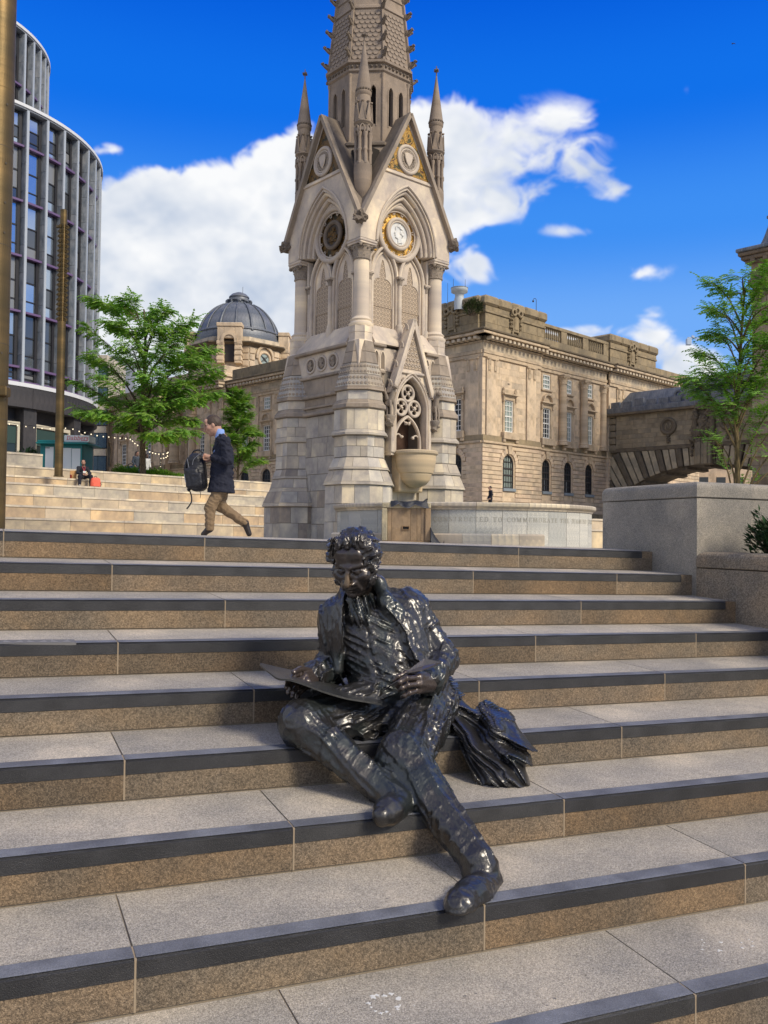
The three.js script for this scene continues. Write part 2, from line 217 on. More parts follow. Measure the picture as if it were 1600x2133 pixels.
{
  const joints = { 1: [5, 425, 1080], 2: [231, 641, 985, 1285], 3: [467, 1210], 4: [243, 1115, 1450], 5: [527, 997, 1385], 6: [258, 1295], 7: [612, 1175], 8: [285, 1010, 1553], 9: [-60, 690, 1450], 10: [300, 1200], 11: [600], 12: [] };
  for (let i = 1; i <= 15; i++) {
    const tE = (i - 1) * GOING, tB = tE - GOING + 0.004, y = treadY(i), yb = y + TREADFALL;
    const js = (joints[i] || []).map((p) => sAt(p, tE, 1150 + i * 90)).sort((a, b) => a - b);
    const cut = [BEGIN];
    for (let s = (js[0] ?? 0) - 1.75; s > BEGIN + 0.4; s -= rr(1.3, 1.9)) cut.splice(1, 0, s);
    cut.push(...js); if (!js.length) cut.push(-0.8);
    for (let s = cut[cut.length - 1] + 1.75; s < END - 0.35; s += rr(1.4, 1.9)) cut.push(s);
    if (END - cut[cut.length - 1] < 0.35) cut.pop();
    cut.push(END);
    // the bed of the step is dark mortar, 6 mm behind the faces
    const o = struct('stone_step', flightHexa(BEGIN, END - 0.004, tB - 0.02, tE - 0.008, y - RISE - 0.10, y - RISE - 0.10, yb - 0.0025, y - 0.007), groutMat);
    const g = 0.003, chev = 0.005, lipT = 0.072, lipY = 0.055, back = i === 1 ? 0.45 : GOING - 0.003;
    for (let k = 0; k + 1 < cut.length; k++) {
      const last = k + 2 === cut.length, s0 = cut[k] + g, s1 = cut[k + 1] - g, e1 = last ? s1 - 0.10 : s1, tm = treadMats[floor(R0() * 3)], rm = riserMats[floor(R0() * 4)], nm = noseMats[floor(R0() * 2)], yy = (t) => y + TREADFALL * (tE - t) / GOING;
      part('tread_slab', flightHexa(s0, s1, tE - back, tE - lipT - 0.0015, y - 0.04, y - 0.04, yy(tE - back), yy(tE - lipT)), tm, o);
      part('riser_slab', flightHexa(s0, s1, tE - 0.05, tE - 0.002, y - RISE + 0.005, y - RISE + 0.005, y - lipY - 0.001, y - lipY - 0.001), rm, o);
      // dark nosing; wear and the sky's sheen are painted into its paler blue-grey top
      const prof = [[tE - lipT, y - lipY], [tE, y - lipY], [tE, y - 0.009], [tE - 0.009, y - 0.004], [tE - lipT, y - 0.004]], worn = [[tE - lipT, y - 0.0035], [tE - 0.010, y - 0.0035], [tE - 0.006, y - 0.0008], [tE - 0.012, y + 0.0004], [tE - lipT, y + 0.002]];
      part('nosing', polyLoft([prof.map(([t, h]) => flight(s0, t, h)), prof.map(([t, h]) => flight(e1, t, h))]), nm, o); part('worn_sheen_top', polyLoft([worn.map(([t, h]) => flight(s0, t, h)), worn.map(([t, h]) => flight(e1, t, h))]), wornSheenMat, o);
      if (k) part('mortar_joint', flightHexa(cut[k] - 0.0032, cut[k] + 0.0032, tE - lipT, tE - 0.0008, y - RISE + 0.004, y - RISE + 0.004, y + 0.0008, y - 0.0035), mortarMat, o);
      if (last) part('end_slab', flightHexa(e1 + 0.002, s1, tE - lipT, tE - 0.001, y - lipY, y - lipY, y, y - 0.001), rm, o);
    }
  }
  // ground below the flight and the plaza above, laid in slabs
  const gm = treadMats[0];
  const bt = 15 * GOING - GOING, by = treadY(15) - RISE;
  struct('lower_pavement', flightHexa(-30, 12, bt - 0.05, bt + 40, by - 0.3, by - 0.3, by, by), gm);
  const plaza = struct('plaza', flightHexa(-60, 60, -80, -0.44, -0.45, -0.45, EDGE0 - 0.004, EDGE0 - 0.004), groutMat);
  const pm = [[0.42, 0.40, 0.37], [0.46, 0.43, 0.39], [0.38, 0.37, 0.35]].map((c) => stoneMat(lin(...c), graniteT, 0.9, grainB, 0.002, 0.85, 0.3));
  for (let a = 0; a < 9; a++) { const t1 = -0.45 - a * 0.9; let s = -4.5 + (a % 2) * 0.6; while (s < 6) { const w = rr(1.0, 1.5); part('paving_slab', flightHexa(s + 0.004, s + w - 0.004, t1 - 0.892, t1, EDGE0 - 0.05, EDGE0 - 0.05, EDGE0, EDGE0), pm[floor(R0() * 3)], plaza); s += w; } }
  struct('ground', new THREE.PlaneGeometry(3000, 3000).rotateX(-PI / 2).translate(0, -3.2, -300), std(lin(0.28, 0.27, 0.25), 0.95));
}

// pale paint and chalk marks, gum and grit that people left on the treads
{
  const chalk = std(lin(0.62, 0.62, 0.60), 0.95), gum = std(lin(0.17, 0.16, 0.15), 0.9), grit = std(lin(0.03, 0.025, 0.02), 0.9), r = rng(404);
  const onTread = (px, py, i) => { const d = pixelRay(px, py); let k = 3; for (let n = 0; n < 30; n++) { const x = d.x / -d.z * k, z = -k, s = x * UX + (z + 6) * UZ, t = x * TX + (z + 6) * TZ, y = treadY(i) + TREADFALL * ((i - 1) * GOING - t) / GOING - FALL * s; k = y / (d.y / -d.z); } return V(d.x / -d.z * k, d.y / -d.z * k, -k); };
  const blot = (p, w, m, name, h = 0.0012) => { const n = 9, ring = (k, y) => Array.from({ length: n }, (_, i) => { const a = i / n * 2 * PI, q = w * k * (0.6 + 0.5 * noise(cos(a) * 2 + p.x * 90, sin(a) * 2, p.z * 90) + 0.4 * (i % 2) * (w > 0.008 ? 1 : 0)); return V(p.x + sin(a) * q, p.y + y - (sin(a) * q * UX) * 0.0222, p.z + cos(a) * q * 0.8); }); return polyLoft([ring(1, -0.002), ring(0.9, h)]); };
  const mark = thing('chalk_mark', 'ring of white chalky marks on the lowest visible tread near the centre', 'mark'), bits = [];
  for (let k = 0; k < 16; k++) { const a = k / 16 * 2 * PI; bits.push(blot(onTread(803 + 32 * cos(a) + rr(-6, 6, r), 2090 + 20 * sin(a) + rr(-5, 5, r), 9), rr(0.005, 0.011, r), chalk)); }
  part('chalk', merge(bits), chalk, mark, true);
  const m2 = thing('chalk_mark', 'scatter of white scuff marks on a tread at the right edge', 'mark'), b2 = [];
  for (let k = 0; k < 14; k++) b2.push(blot(onTread(1500 + rr(-45, 70, r), 1960 + rr(-22, 24, r), 9), rr(0.003, 0.009, r), chalk)); part('chalk', merge(b2), chalk, m2, true);
  const m3 = thing('tread_specks', 'small gum spots, flecks and grit scattered over the treads', 'dirt'), g1 = [], g2 = [], g3 = []; m3.userData.kind = 'stuff'; delete m3.userData.category; m3.userData.category = 'dirt';
  for (let k = 0; k < 260; k++) { const i = 4 + floor(r() * 6), y0 = [0, 0, 0, 0, 1300, 1400, 1520, 1650, 1820, 2000][i]; const px = r() * 1600, e = y0 + [0, 0, 0, 0, 25, 40, 55, 75, 110, 120][i] * r() - px * 0.06 + 50 + i * 6, q = onTread(px, e, i), t = q.x * TX + (q.z + 6) * TZ, tE = (i - 1) * GOING; if (t > tE - 0.09 || t < tE - GOING + 0.03) continue; const u = r(); (u < 0.45 ? g1 : u < 0.8 ? g2 : g3).push(blot(q, u < 0.45 ? rr(0.004, 0.009, r) : rr(0.0015, 0.004, r), null, '', 0.0008)); }
  part('gum', merge(g1), gum, m3, true); part('fleck', merge(g2), chalk, m3, true); part('grit', merge(g3), grit, m3, true);
  // dark inlaid name strip on the fourth tread at the left edge
  const pl = thing('inlaid_strip', 'grey inlaid strip with worn triangular lettering in the tread at the left edge', 'plaque'), a = onTread(-40, 1341, 4), b = onTread(159, 1339, 4), dn = V(TX, 0, TZ).multiplyScalar(-0.10), up = (p, h) => V(p.x, p.y + h, p.z);
  part('strip', hexa([up(a, -0.01), up(b, -0.01), up(b.clone().add(dn), -0.006), up(a.clone().add(dn), -0.006), up(a, 0.0015), up(b, 0.0015), up(b.clone().add(dn), 0.005), up(a.clone().add(dn), 0.005)]), std(lin(0.15, 0.145, 0.14), 0.6), pl);
  for (let k = 0; k < 7; k++) { const u = 0.1 + k * 0.125, q = (uu, vv) => up(a.clone().lerp(b, uu).addScaledVector(dn, vv), 0.0022 + 0.0035 * vv); part('letter', polyLoft([[q(u, 0.15), q(u + 0.09, 0.15), q(u + (k % 2 ? 0.02 : 0.07), 0.85)], [q(u, 0.15), q(u + 0.09, 0.15), q(u + (k % 2 ? 0.02 : 0.07), 0.85)].map((p) => up(p, 0.0008))]), std(lin(0.21, 0.205, 0.20), 0.6), pl); }
}

// ---------------------------------------------------------------- planter walls at the right end of the steps
const wallMat = stoneMat(lin(0.27, 0.245, 0.205), graniteT, 0.9, grainB, 0.003, 0.88, 0.3), wallMat2 = stoneMat(lin(0.22, 0.19, 0.15), rustT, 1.1, grainB, 0.003, 0.88, 0.3);
function roundedCoping(s0, s1, t0, t1, y0, y1, r) {        // a coping with a rolled upper edge along s0 (towards the steps) and t1 (towards the viewer)
  const rings = [], n = 5;
  const ring = (ins, y) => [V(s0 + ins, y, t1 - ins), V(s1 - ins * 0, y, t1 - ins), V(s1, y, t0 + ins * 0.2), V(s0 + ins, y, t0 + ins)];
  rings.push(ring(0.006, y0), ring(0, y0 + 0.006), ring(0, y1 - r));
  for (let k = 1; k <= n; k++) { const a = k / n * PI / 2; rings.push(ring(r * (1 - cos(a)), y1 - r + r * sin(a))); }
  return polyLoft(rings.map((q) => q.map((p) => { const w = flight(p.x, p.z, 0); return V(w.x, p.y, w.z); })));
}
const flatHexa = (s0, s1, t0, t1, y0, y1) => { const c = (s, t, y) => { const w = flight(s, t, 0); return V(w.x, y, w.z); }; return hexa([c(s0, t1, y0), c(s1, t1, y0), c(s1, t0, y0), c(s0, t0, y0), c(s0, t1, y1), c(s1, t1, y1), c(s1, t0, y1), c(s0, t0, y1)]); };
{
  const w = thing('planter_wall', 'tall rough grey granite wall with rounded coping at the right end of the top steps', 'wall');
  part('wall_block', flatHexa(END, END + 0.53, -0.62, 0.475, -1.2, 0.300), wallMat, w);
  part('wall_block', flatHexa(END + 0.538, END + 3.2, -0.62, 0.455, -1.2, 0.300), wallMat, w);
  part('coping_block', roundedCoping(END - 0.004, END + 0.531, -0.625, 0.479, 0.306, 0.424, 0.05), wallMat, w);
  part('coping_block', roundedCoping(END + 0.538, END + 3.2, -0.625, 0.462, 0.306, 0.424, 0.05), wallMat, w);
  const l = thing('low_planter_wall', 'low brown granite wall with rolled coping stepping down beside the lower steps', 'wall');
  part('wall_block', flatHexa(END - 0.012, END + 0.3, 0.483, 2.3, -1.6, -0.212), wallMat2, l);
  part('wall_block', flatHexa(END - 0.012, END + 0.3, 2.306, 6, -1.9, -0.6), wallMat2, l);
  part('coping_block', roundedCoping(END - 0.018, END + 0.306, 0.486, 1.9, -0.206, -0.094, 0.05), wallMat2, l);
  part('coping_block', roundedCoping(END - 0.018, END + 0.306, 1.904, 2.31, -0.206, -0.094, 0.05), wallMat2, l);
  part('soil', flatHexa(END + 0.31, END + 3, 0.49, 2.3, -1.5, -0.2), std(lin(0.05, 0.035, 0.025), 1), l);
}
// ---------------------------------------------------------------- the Gothic memorial
function archPts(a, spring, h, n = 10) {                   // pointed arch from the right springing over the apex to the left one
  const R = (a * a + h * h) / (2 * a), c = a - R, m = atan2(h, -c), p = [];
  for (let i = 0; i <= n; i++) { const t = m * i / n; p.push([c + R * cos(t), spring + R * sin(t)]); }
  for (let i = n - 1; i >= 0; i--) { const q = p[i]; p.push([-q[0], q[1]]); }
  return p;
}
const archOpen = (a, y0, spring, h, n) => [[a, y0], ...archPts(a, spring, h, n), [-a, y0]];
const archBand = (a, w, y0, spring, h, hw, n = 10) => { const o = archOpen(a + w, y0, spring, h + hw, n), i = archOpen(a, y0, spring, h, n).reverse(); return poly([...o, ...i]); };
const stoneTone = (r, g, b, k = 1) => lin(r * k, g * k, b * k);
const memPale = stoneMat(stoneTone(0.57, 0.48, 0.375), blotT, 1.7, softB, 0.003, 0.88, 0.5);
const memBrown = stoneMat(stoneTone(0.30, 0.248, 0.195), sootT, 2.0, softB, 0.004, 0.9, 0.5);
const memSpire = stoneMat(stoneTone(0.26, 0.208, 0.162), sootT, 1.8, softB, 0.004, 0.92, 0.5);
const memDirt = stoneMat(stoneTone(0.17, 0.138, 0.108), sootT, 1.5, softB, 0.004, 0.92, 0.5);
const memCarve = stoneMat(stoneTone(0.27, 0.225, 0.18), sootT, 0.6, softB, 0.004, 0.9, 0.2);
const memJoint = std(lin(0.20, 0.175, 0.145), 0.95);
const blockMats = [[0.51, 0.45, 0.36], [0.48, 0.44, 0.37], [0.50, 0.455, 0.385], [0.52, 0.45, 0.345], [0.44, 0.385, 0.305], [0.48, 0.41, 0.31]].map((c) => stoneMat(lin(...c), blotT, 1.5, softB, 0.003, 0.88, 0.4));
const blockDirty = [[0.36, 0.32, 0.265], [0.39, 0.36, 0.31], [0.30, 0.255, 0.205], [0.41, 0.37, 0.315]].map((c) => stoneMat(lin(...c), blotT, 1.2, softB, 0.003, 0.9, 0.4));
const goldMat = std(lin(0.85, 0.52, 0.12), 0.38, { metalness: 0.3, bumpMap: rep(softB, 0.12), bumpScale: 0.01 });
const voidMat = std(lin(0.02, 0.016, 0.013), 0.95);
// carved diaper: a lattice of four-petalled flowers, cut into the panels
const diaperF = (u, v) => { const x = abs((u % 1) - 0.5) * 2, y = abs((v % 1) - 0.5) * 2, r = hypot(x, y), a = atan2(y, x), p = abs(cos(2 * a)); const f = smooth(0.98, 0.75, r / (0.55 + 0.45 * p)) * smooth(0.10, 0.22, abs(r - 0.25)); return clamp(max(f, smooth(0.16, 0.06, abs(x + y - 1.0)) * 0.5)); };
const diaperB = tex(256, (u, v, o) => { o[0] = o[1] = o[2] = diaperF(u * 2, v * 2); }, false);
const diaperC = tex(256, (u, v, o) => { const d = 0.76 + 0.24 * diaperF(u * 2, v * 2); o[0] = d; o[1] = d * 0.98; o[2] = d * 0.95; });
const diaperMat = std(stoneTone(0.60, 0.50, 0.39), 0.9, { map: rep(diaperC, 0.2), bumpMap: rep(diaperB, 0.2), bumpScale: 0.012 });
// mosaic: gold ground with leaves in green and brown tesserae
const mosaicC = tex(512, (u, v, o, i, j) => { const t = floor(u * 64) / 64, s = floor(v * 64) / 64, l = tfbm(t, s, 5, 3, 0.5, 120), m = tnoise(t * 64, s * 64, 64, 9), st = abs(l) < 0.05; const e = (i % 8 === 0 || j % 8 === 0) ? 0.6 : 1, g = (0.75 + m * 0.22) * e; if (l > 0.22) { o[0] = 0.42 * g; o[1] = 0.38 * g; o[2] = 0.16 * g; } else if (st) { o[0] = 0.42 * g; o[1] = 0.26 * g; o[2] = 0.12 * g; } else { o[0] = 0.96 * g; o[1] = 0.74 * g; o[2] = 0.30 * g; } });
const mosaicMat = std(lin(1, 1, 1), 0.32, { map: rep(mosaicC, 0.5), metalness: 0.2, bumpMap: rep(softB, 0.2), bumpScale: 0.006 });
const mosaicUnlit = std(lin(0.30, 0.27, 0.22), 0.5, { map: rep(mosaicC, 0.5), metalness: 0.3, bumpMap: rep(softB, 0.2), bumpScale: 0.006 });  // duller copy for the left face; its lack of sky glint is in the colour
const lump = (r, k = 1, amp = 0.35, freq = 5, det = 2) => { const g = new THREE.IcosahedronGeometry(r, det), p = g.attributes.position, v = V(); for (let i = 0; i < p.count; i++) { v.fromBufferAttribute(p, i); const n = 1 + amp * noise(v.x / r * freq * 0.4 + k * 7.1, v.y / r * freq * 0.4, v.z / r * freq * 0.4) + amp * 0.5 * noise(v.x / r * freq + k, v.y / r * freq, v.z / r * freq); v.multiplyScalar(n); p.setXYZ(i, v.x, v.y, v.z); } g.computeVertexNormals(); return g; };
function leafG(w, h, curl) {                               // one carved leaf, rising and curling outwards (+z)
  const g = new THREE.BoxGeometry(w, h, w * 0.35, 2, 5, 1), p = g.attributes.position;
  for (let i = 0; i < p.count; i++) { const t = p.getY(i) / h + 0.5; p.setX(i, p.getX(i) * (0.55 + 0.75 * sin(PI * min(1, t * 0.8 + 0.15)))); p.setZ(i, p.getZ(i) + curl * t * t * t - abs(p.getX(i)) * 0.35 + (t > 0.85 ? -curl * 0.1 : 0)); p.setY(i, p.getY(i) + h / 2 - (t > 0.9 ? h * 0.12 : 0)); }
  return clean(g);
}
function capital(r, y0, y1, half, n = 8) {                 // bell, two rows of leaves, square abacus
  const H = y1 - y0, bell = lathe([[r, y0], [r * 1.16, y0 + H * 0.03], [r * 1.16, y0 + H * 0.1], [r * 1.02, y0 + H * 0.13], [r * 1.05, y0 + H * 0.45], [half * 0.95, y0 + H * 0.72], [half * 0.3, y0 + H * 0.73]], 20), a = [bell];
  for (const [row, hh, cc] of [[0, 0.38, 0.30], [1, 0.52, 0.62]]) for (let i = 0; i < n; i++) { const l = leafG(r * 0.72, H * hh, r * cc); l.translate(0, y0 + H * (row ? 0.22 : 0.12), r * 1.0).rotateY((i + row * 0.5) / n * 2 * PI); a.push(l); }
  for (let i = 0; i < 4; i++) a.push(clean(lump(r * 0.24, i, 0.4)).translate(0, y0 + H * 0.68, half * 1.22).rotateY(PI / 4 + i * PI / 2));
  for (let i = 0; i < 12; i++) a.push(clean(lump(r * 0.17, i + 5, 0.4, 5, 1)).translate(0, y0 + H * 0.6, half * 0.92).rotateY(i / 12 * 2 * PI));
  const abac = merge([boxG(-half, half, y0 + H * 0.74, y0 + H * 0.84, -half, half, 0.012), boxG(-half * 1.06, half * 1.06, y0 + H * 0.842, y1, -half * 1.06, half * 1.06, 0.02)]);
  return [merge(a), abac];
}
{
  const MX = -0.44, MD = 21.04, YAW = 41 * PI / 180, h = 1.12;
  const mem = thing('stone_memorial', 'tall pale stone Gothic memorial with spire, pinnacles and fountain niche behind the steps', 'monument', V(MX, -0.12, -MD), YAW);
  const toCam = V(-MX, 0, MD).applyAxisAngle(V(0, 1, 0), -YAW).normalize();
  const corners = [[-h, h], [h, h], [-h, -h], [h, -h]];
  const r5 = rng(55);
  // ---- corner buttresses
  const nearP = [[0, 0.725], [1.19, 0.71], [1.2, 0.75], [1.27, 0.735], [1.53, 0.625], [1.535, 0.65], [1.58, 0.64], [1.79, 0.55], [1.8, 0.535], [2.26, 0.535], [2.27, 0.60], [2.34, 0.595], [2.39, 0.545], [2.84, 0.54], [2.85, 0.575], [2.93, 0.575], [3.04, 0.50], [3.24, 0.495], [3.25, 0.535], [3.33, 0.53], [3.85, 0.40], [3.86, 0.385], [4.36, 0.275], [4.40, 0.255], [4.70, 0.25]];
  const sideP = [[0, 0.78], [0.76, 0.78], [0.77, 0.82], [0.85, 0.81], [1.12, 0.70], [1.125, 0.67], [1.2, 0.66], [1.42, 0.60], [1.425, 0.615], [1.48, 0.60], [1.64, 0.545], [1.8, 0.535], [2.26, 0.53], [2.27, 0.555], [2.34, 0.55], [2.39, 0.535], [2.84, 0.53], [2.85, 0.575], [2.93, 0.575], [3.04, 0.50], [3.24, 0.495], [3.25, 0.535], [3.33, 0.53], [3.85, 0.40], [3.86, 0.385], [4.36, 0.275], [4.40, 0.255], [4.70, 0.25]];
  const ap = (P, y) => { for (let i = 0; i + 1 < P.length; i++) if (y <= P[i + 1][0]) return lerp(P[i][1], P[i + 1][1], clamp((y - P[i][0]) / (P[i + 1][0] - P[i][0] + 1e-9))); return P[P.length - 1][1]; };
  const nearCourses = [[0.01, 0.40], [0.41, 0.79], [0.80, 1.185], [1.275, 1.525], [1.585, 1.785], [1.81, 2.03], [2.04, 2.255], [2.40, 2.835], [3.05, 3.235], [3.34, 3.59], [3.60, 3.845], [3.87, 4.11], [4.12, 4.355]];
  const sideCourses = [[0.01, 0.38], [0.39, 0.75], [0.86, 1.115], [1.21, 1.415], [1.49, 1.635], [1.66, 1.95], [1.96, 2.255], [2.40, 2.62], [2.63, 2.835], [3.05, 3.235], [3.34, 3.59], [3.60, 3.845], [3.87, 4.11], [4.12, 4.355]];
  corners.forEach(([cx, cz], ci) => {
    const P = ci === 2 ? sideP : nearP, C = ci === 2 ? sideCourses : nearCourses;
    const core = part('buttress', polyLoft(P.map(([y, a]) => octa(a - 0.012, y, cx, cz))), memJoint, mem);
    // mouldings run round in one piece
    for (const [a, b] of ci === 2 ? [[0.765, 0.855], [1.122, 1.205], [1.422, 1.485], [2.265, 2.395], [2.845, 3.045], [3.245, 3.335]] : [[1.195, 1.272], [1.532, 1.582], [2.265, 2.395], [2.845, 3.045], [3.245, 3.335]])
      part('moulding', polyLoft([a, lerp(a, b, 0.12), lerp(a, b, 0.5), lerp(a, b, 0.62), lerp(a, b, 0.85), b].map((y, k) => octa(ap(P, y) + [0, 0.012, 0.012, 0.0, 0.006, 0.001][k], y, cx, cz))), a > 2.8 ? memBrown : blockMats[4], core);
    if (ci === 3) { part('stone_face', polyLoft(P.map(([y, a]) => octa(a, y, cx, cz))), blockMats[1], core); return; }
    for (const [y0, y1] of C) for (let f = 0; f < 8; f++) {
      const t = (f + 1) * PI / 4, nx = sin(t), nz = cos(t);
      if (nx * toCam.x + nz * toCam.z < -0.12) continue;
      const o0 = octa(ap(P, y0), y0, cx, cz), o1 = octa(ap(P, y1), y1, cx, cz), w = o0[f].distanceTo(o0[(f + 1) % 8]);
      const n = w > 0.42 && y0 < 3.3 ? 2 : 1, sp = n === 2 ? rr(0.32, 0.68, r5) : 1;
      for (let k = 0; k < n; k++) {
        const u0 = k ? sp : 0, u1 = n === 2 && !k ? sp : 1, g = 0.004 / w, a0 = u0 ? u0 + g : 0, a1 = u1 < 1 ? u1 - g : 1, proud = rr(-0.002, 0.004, r5);
        const pt = (o, u, ins) => o[f].clone().lerp(o[(f + 1) % 8], u).add(V(-nx * ins, 0, -nz * ins));
        const b0 = pt(o0, a0, -proud), b1 = pt(o0, a1, -proud), c0 = pt(o1, a0, -proud), c1 = pt(o1, a1, -proud), ib0 = pt(o0, a0, 0.06), ib1 = pt(o0, a1, 0.06), ic0 = pt(o1, a0, 0.06), ic1 = pt(o1, a1, 0.06);
        const dirty = (ci === 2 && y0 < 1.6) || y0 > 3.3, set = dirty ? blockDirty : blockMats;
        part('stone_block', hexa([b0, b1, ib1, ib0, c0, c1, ic1, ic0]), y0 > 3.8 ? memBrown : set[floor(r5() * (set.length))], core);
      }
      // stepped fish-scale courses on the weathering
      if (y0 > 3.3 && y0 < 3.8) for (let row = 0; row < 2; row++) { const n2 = 5, sc = []; for (let k = 0; k < n2; k++) { const y = lerp(y0, y1, (row + 0.45) / 2), o = octa(ap(P, y) + 0.006, y, cx, cz), a = o[f], b = o[(f + 1) % 8], q = a.clone().lerp(b, (k + 0.5) / n2); sc.push(new THREE.CylinderGeometry(w * 0.07, w * 0.09, 0.02, 5).rotateX(PI / 2).rotateY(t).translate(q.x, q.y, q.z)); } part('scale_row', merge(sc), memBrown, core); }
    }
    part('upper_block', polyLoft([[4.36, 0.278], [4.40, 0.258], [4.55, 0.255], [4.56, 0.262], [4.60, 0.262], [4.705, 0.255]].map(([y, a]) => octa(a, y, cx, cz))), memPale, core);
    // chamfer stop: a tapering prow on the diagonal face
    const d = atan2(cx, cz), prow = polyLoft([[[-0.01, 3.62], [0.01, 3.62], [0.0, 3.62]], [[-0.07, 3.98], [0.07, 3.98], [0, 3.98]], [[-0.11, 4.38], [0.11, 4.38], [0, 4.38]]].map((q, k) => q.map(([x, y], m) => V(x, y, (m === 2 ? [0.40, 0.36, 0.29][k] : [0.37, 0.30, 0.25][k]) + (m === 2 ? 0.05 : 0.02)))));
    prow.rotateY(d).translate(cx, 0, cz); part('chamfer_stop', prow, memPale, core);
    // shaft with its base and capital
    const sh = part('shaft', lathe([[0.262, 4.70], [0.275, 4.73], [0.275, 4.77], [0.235, 4.80], [0.225, 4.82], [0.245, 4.86], [0.2, 4.90], [0.178, 4.93], [0.172, 5.42], [0.170, 5.424], [0.172, 5.428], [0.170, 5.92], [0.168, 5.924], [0.170, 5.928], [0.168, 6.2]], 32).translate(cx, 0, cz), memPale, mem);
    sh.geometry = toCreasedNormals(sh.geometry, 0.6);
    const [lv, ab] = capital(0.168, 6.18, 6.62, 0.235);
    const cp = part('capital', lv.translate(cx, 0, cz), memCarve, mem); part('abacus', ab.translate(cx, 0, cz), memPale, cp);
    // carved boss where two gables meet, and the pinnacle above
    part('carved_boss', lump(0.13, ci + 2, 0.55, 5, 3).translate(cx * 1.285, 7.02, cz * 1.285), memDirt, mem);
    const pin = part('pinnacle', toCreasedNormals(lathe([[0.02, 7.42], [0.10, 7.5], [0.19, 7.8], [0.205, 8.15], [0.2, 8.3], [0.165, 8.36]], 20), 0.8).translate(cx, 0, cz), memSpire, mem);
    const pp = (g, m = memSpire, nm = 'pinnacle_tier') => part(nm, g.translate(cx, 0, cz), m, pin);
    pp(toCreasedNormals(lathe([[0.165, 8.36], [0.14, 8.4], [0.14, 9.0], [0.2, 9.03], [0.2, 9.1]], 16), 0.6));
    const cols = []; for (let i = 0; i < 8; i++) { const a = i / 8 * 2 * PI + PI / 8; cols.push(lathe([[0.045, 8.3], [0.036, 8.36], [0.036, 8.58], [0.052, 8.60], [0.052, 8.64], [0.036, 8.66], [0.036, 8.9], [0.055, 8.95], [0.055, 9.0]], 8).translate(sin(a) * 0.165, 0, cos(a) * 0.165)); }
    pp(merge(cols), memSpire, 'colonnette_ring');
    const arc = []; for (let i = 0; i < 8; i++) arc.push(extr(archBand(0.035, 0.028, 9.0, 9.08, 0.08, 0.02, 4), 0.03, 0.172).rotateY((i + 0.0) / 8 * 2 * PI)); 
    pp(merge([...arc, lathe([[0.15, 9.0], [0.15, 9.2], [0.21, 9.22], [0.215, 9.26], [0.19, 9.28]], 16)]), memSpire, 'arcade_ring');
    const gab = []; for (let i = 0; i < 8; i++) { gab.push(extr(poly([[-0.082, 9.27], [0.082, 9.27], [0, 9.66]]), 0.03, 0.165).rotateY(i / 8 * 2 * PI)); gab.push(clean(lump(0.03, i, 0.4, 5, 1)).translate(0, 9.70, 0.17).rotateY(i / 8 * 2 * PI)); gab.push(bar(V(-0.085, 9.27, 0.2), V(0, 9.66, 0.185), 0.018, 0.02).rotateY(i / 8 * 2 * PI), bar(V(0.085, 9.27, 0.2), V(0, 9.66, 0.185), 0.018, 0.02).rotateY(i / 8 * 2 * PI)); }
    pp(merge(gab), memSpire, 'gablet_ring');
    pp(toCreasedNormals(lathe([[0.155, 9.27], [0.150, 9.85], [0.172, 9.88], [0.178, 9.93], [0.16, 9.95]], 20), 0.6));
    const bd = []; for (let i = 0; i < 18; i++) bd.push(new THREE.IcosahedronGeometry(0.02, 0).translate(0, 9.975, 0.17).rotateY(i / 18 * 2 * PI));
    pp(merge(bd), memDirt, 'bead_ring');
    pp(toCreasedNormals(lathe([[0.16, 9.95], [0.175, 10.0], [0.165, 10.03], [0.018, 11.08], [0.018, 11.1], [0, 11.11]], 20), 0.6), memSpire, 'pinnacle_cone');
    const fin = [lathe([[0.014, 11.08], [0.014, 11.2], [0.03, 11.21], [0.014, 11.23], [0.012, 11.33], [0, 11.37]], 8)]; for (let i = 0; i < 4; i++) fin.push(clean(lump(0.028, i + 3, 0.4, 5, 1)).translate(0, 11.24, 0.045).rotateY(i * PI / 2));
    pp(merge(fin), memDirt, 'finial');
  });
  // ---- the four faces; x runs along the face, z outwards
  const FACES = [[0, true, true], [-PI / 2, true, false], [PI / 2, false, false], [PI, false, false]];
  const core = merge([boxG(-1.0, 1.0, 0, 8.3, -0.95, 0.85), boxG(-0.95, 0.95, 8.2, 8.9, -0.95, 0.95)]);
  part('core', core, voidMat, mem);
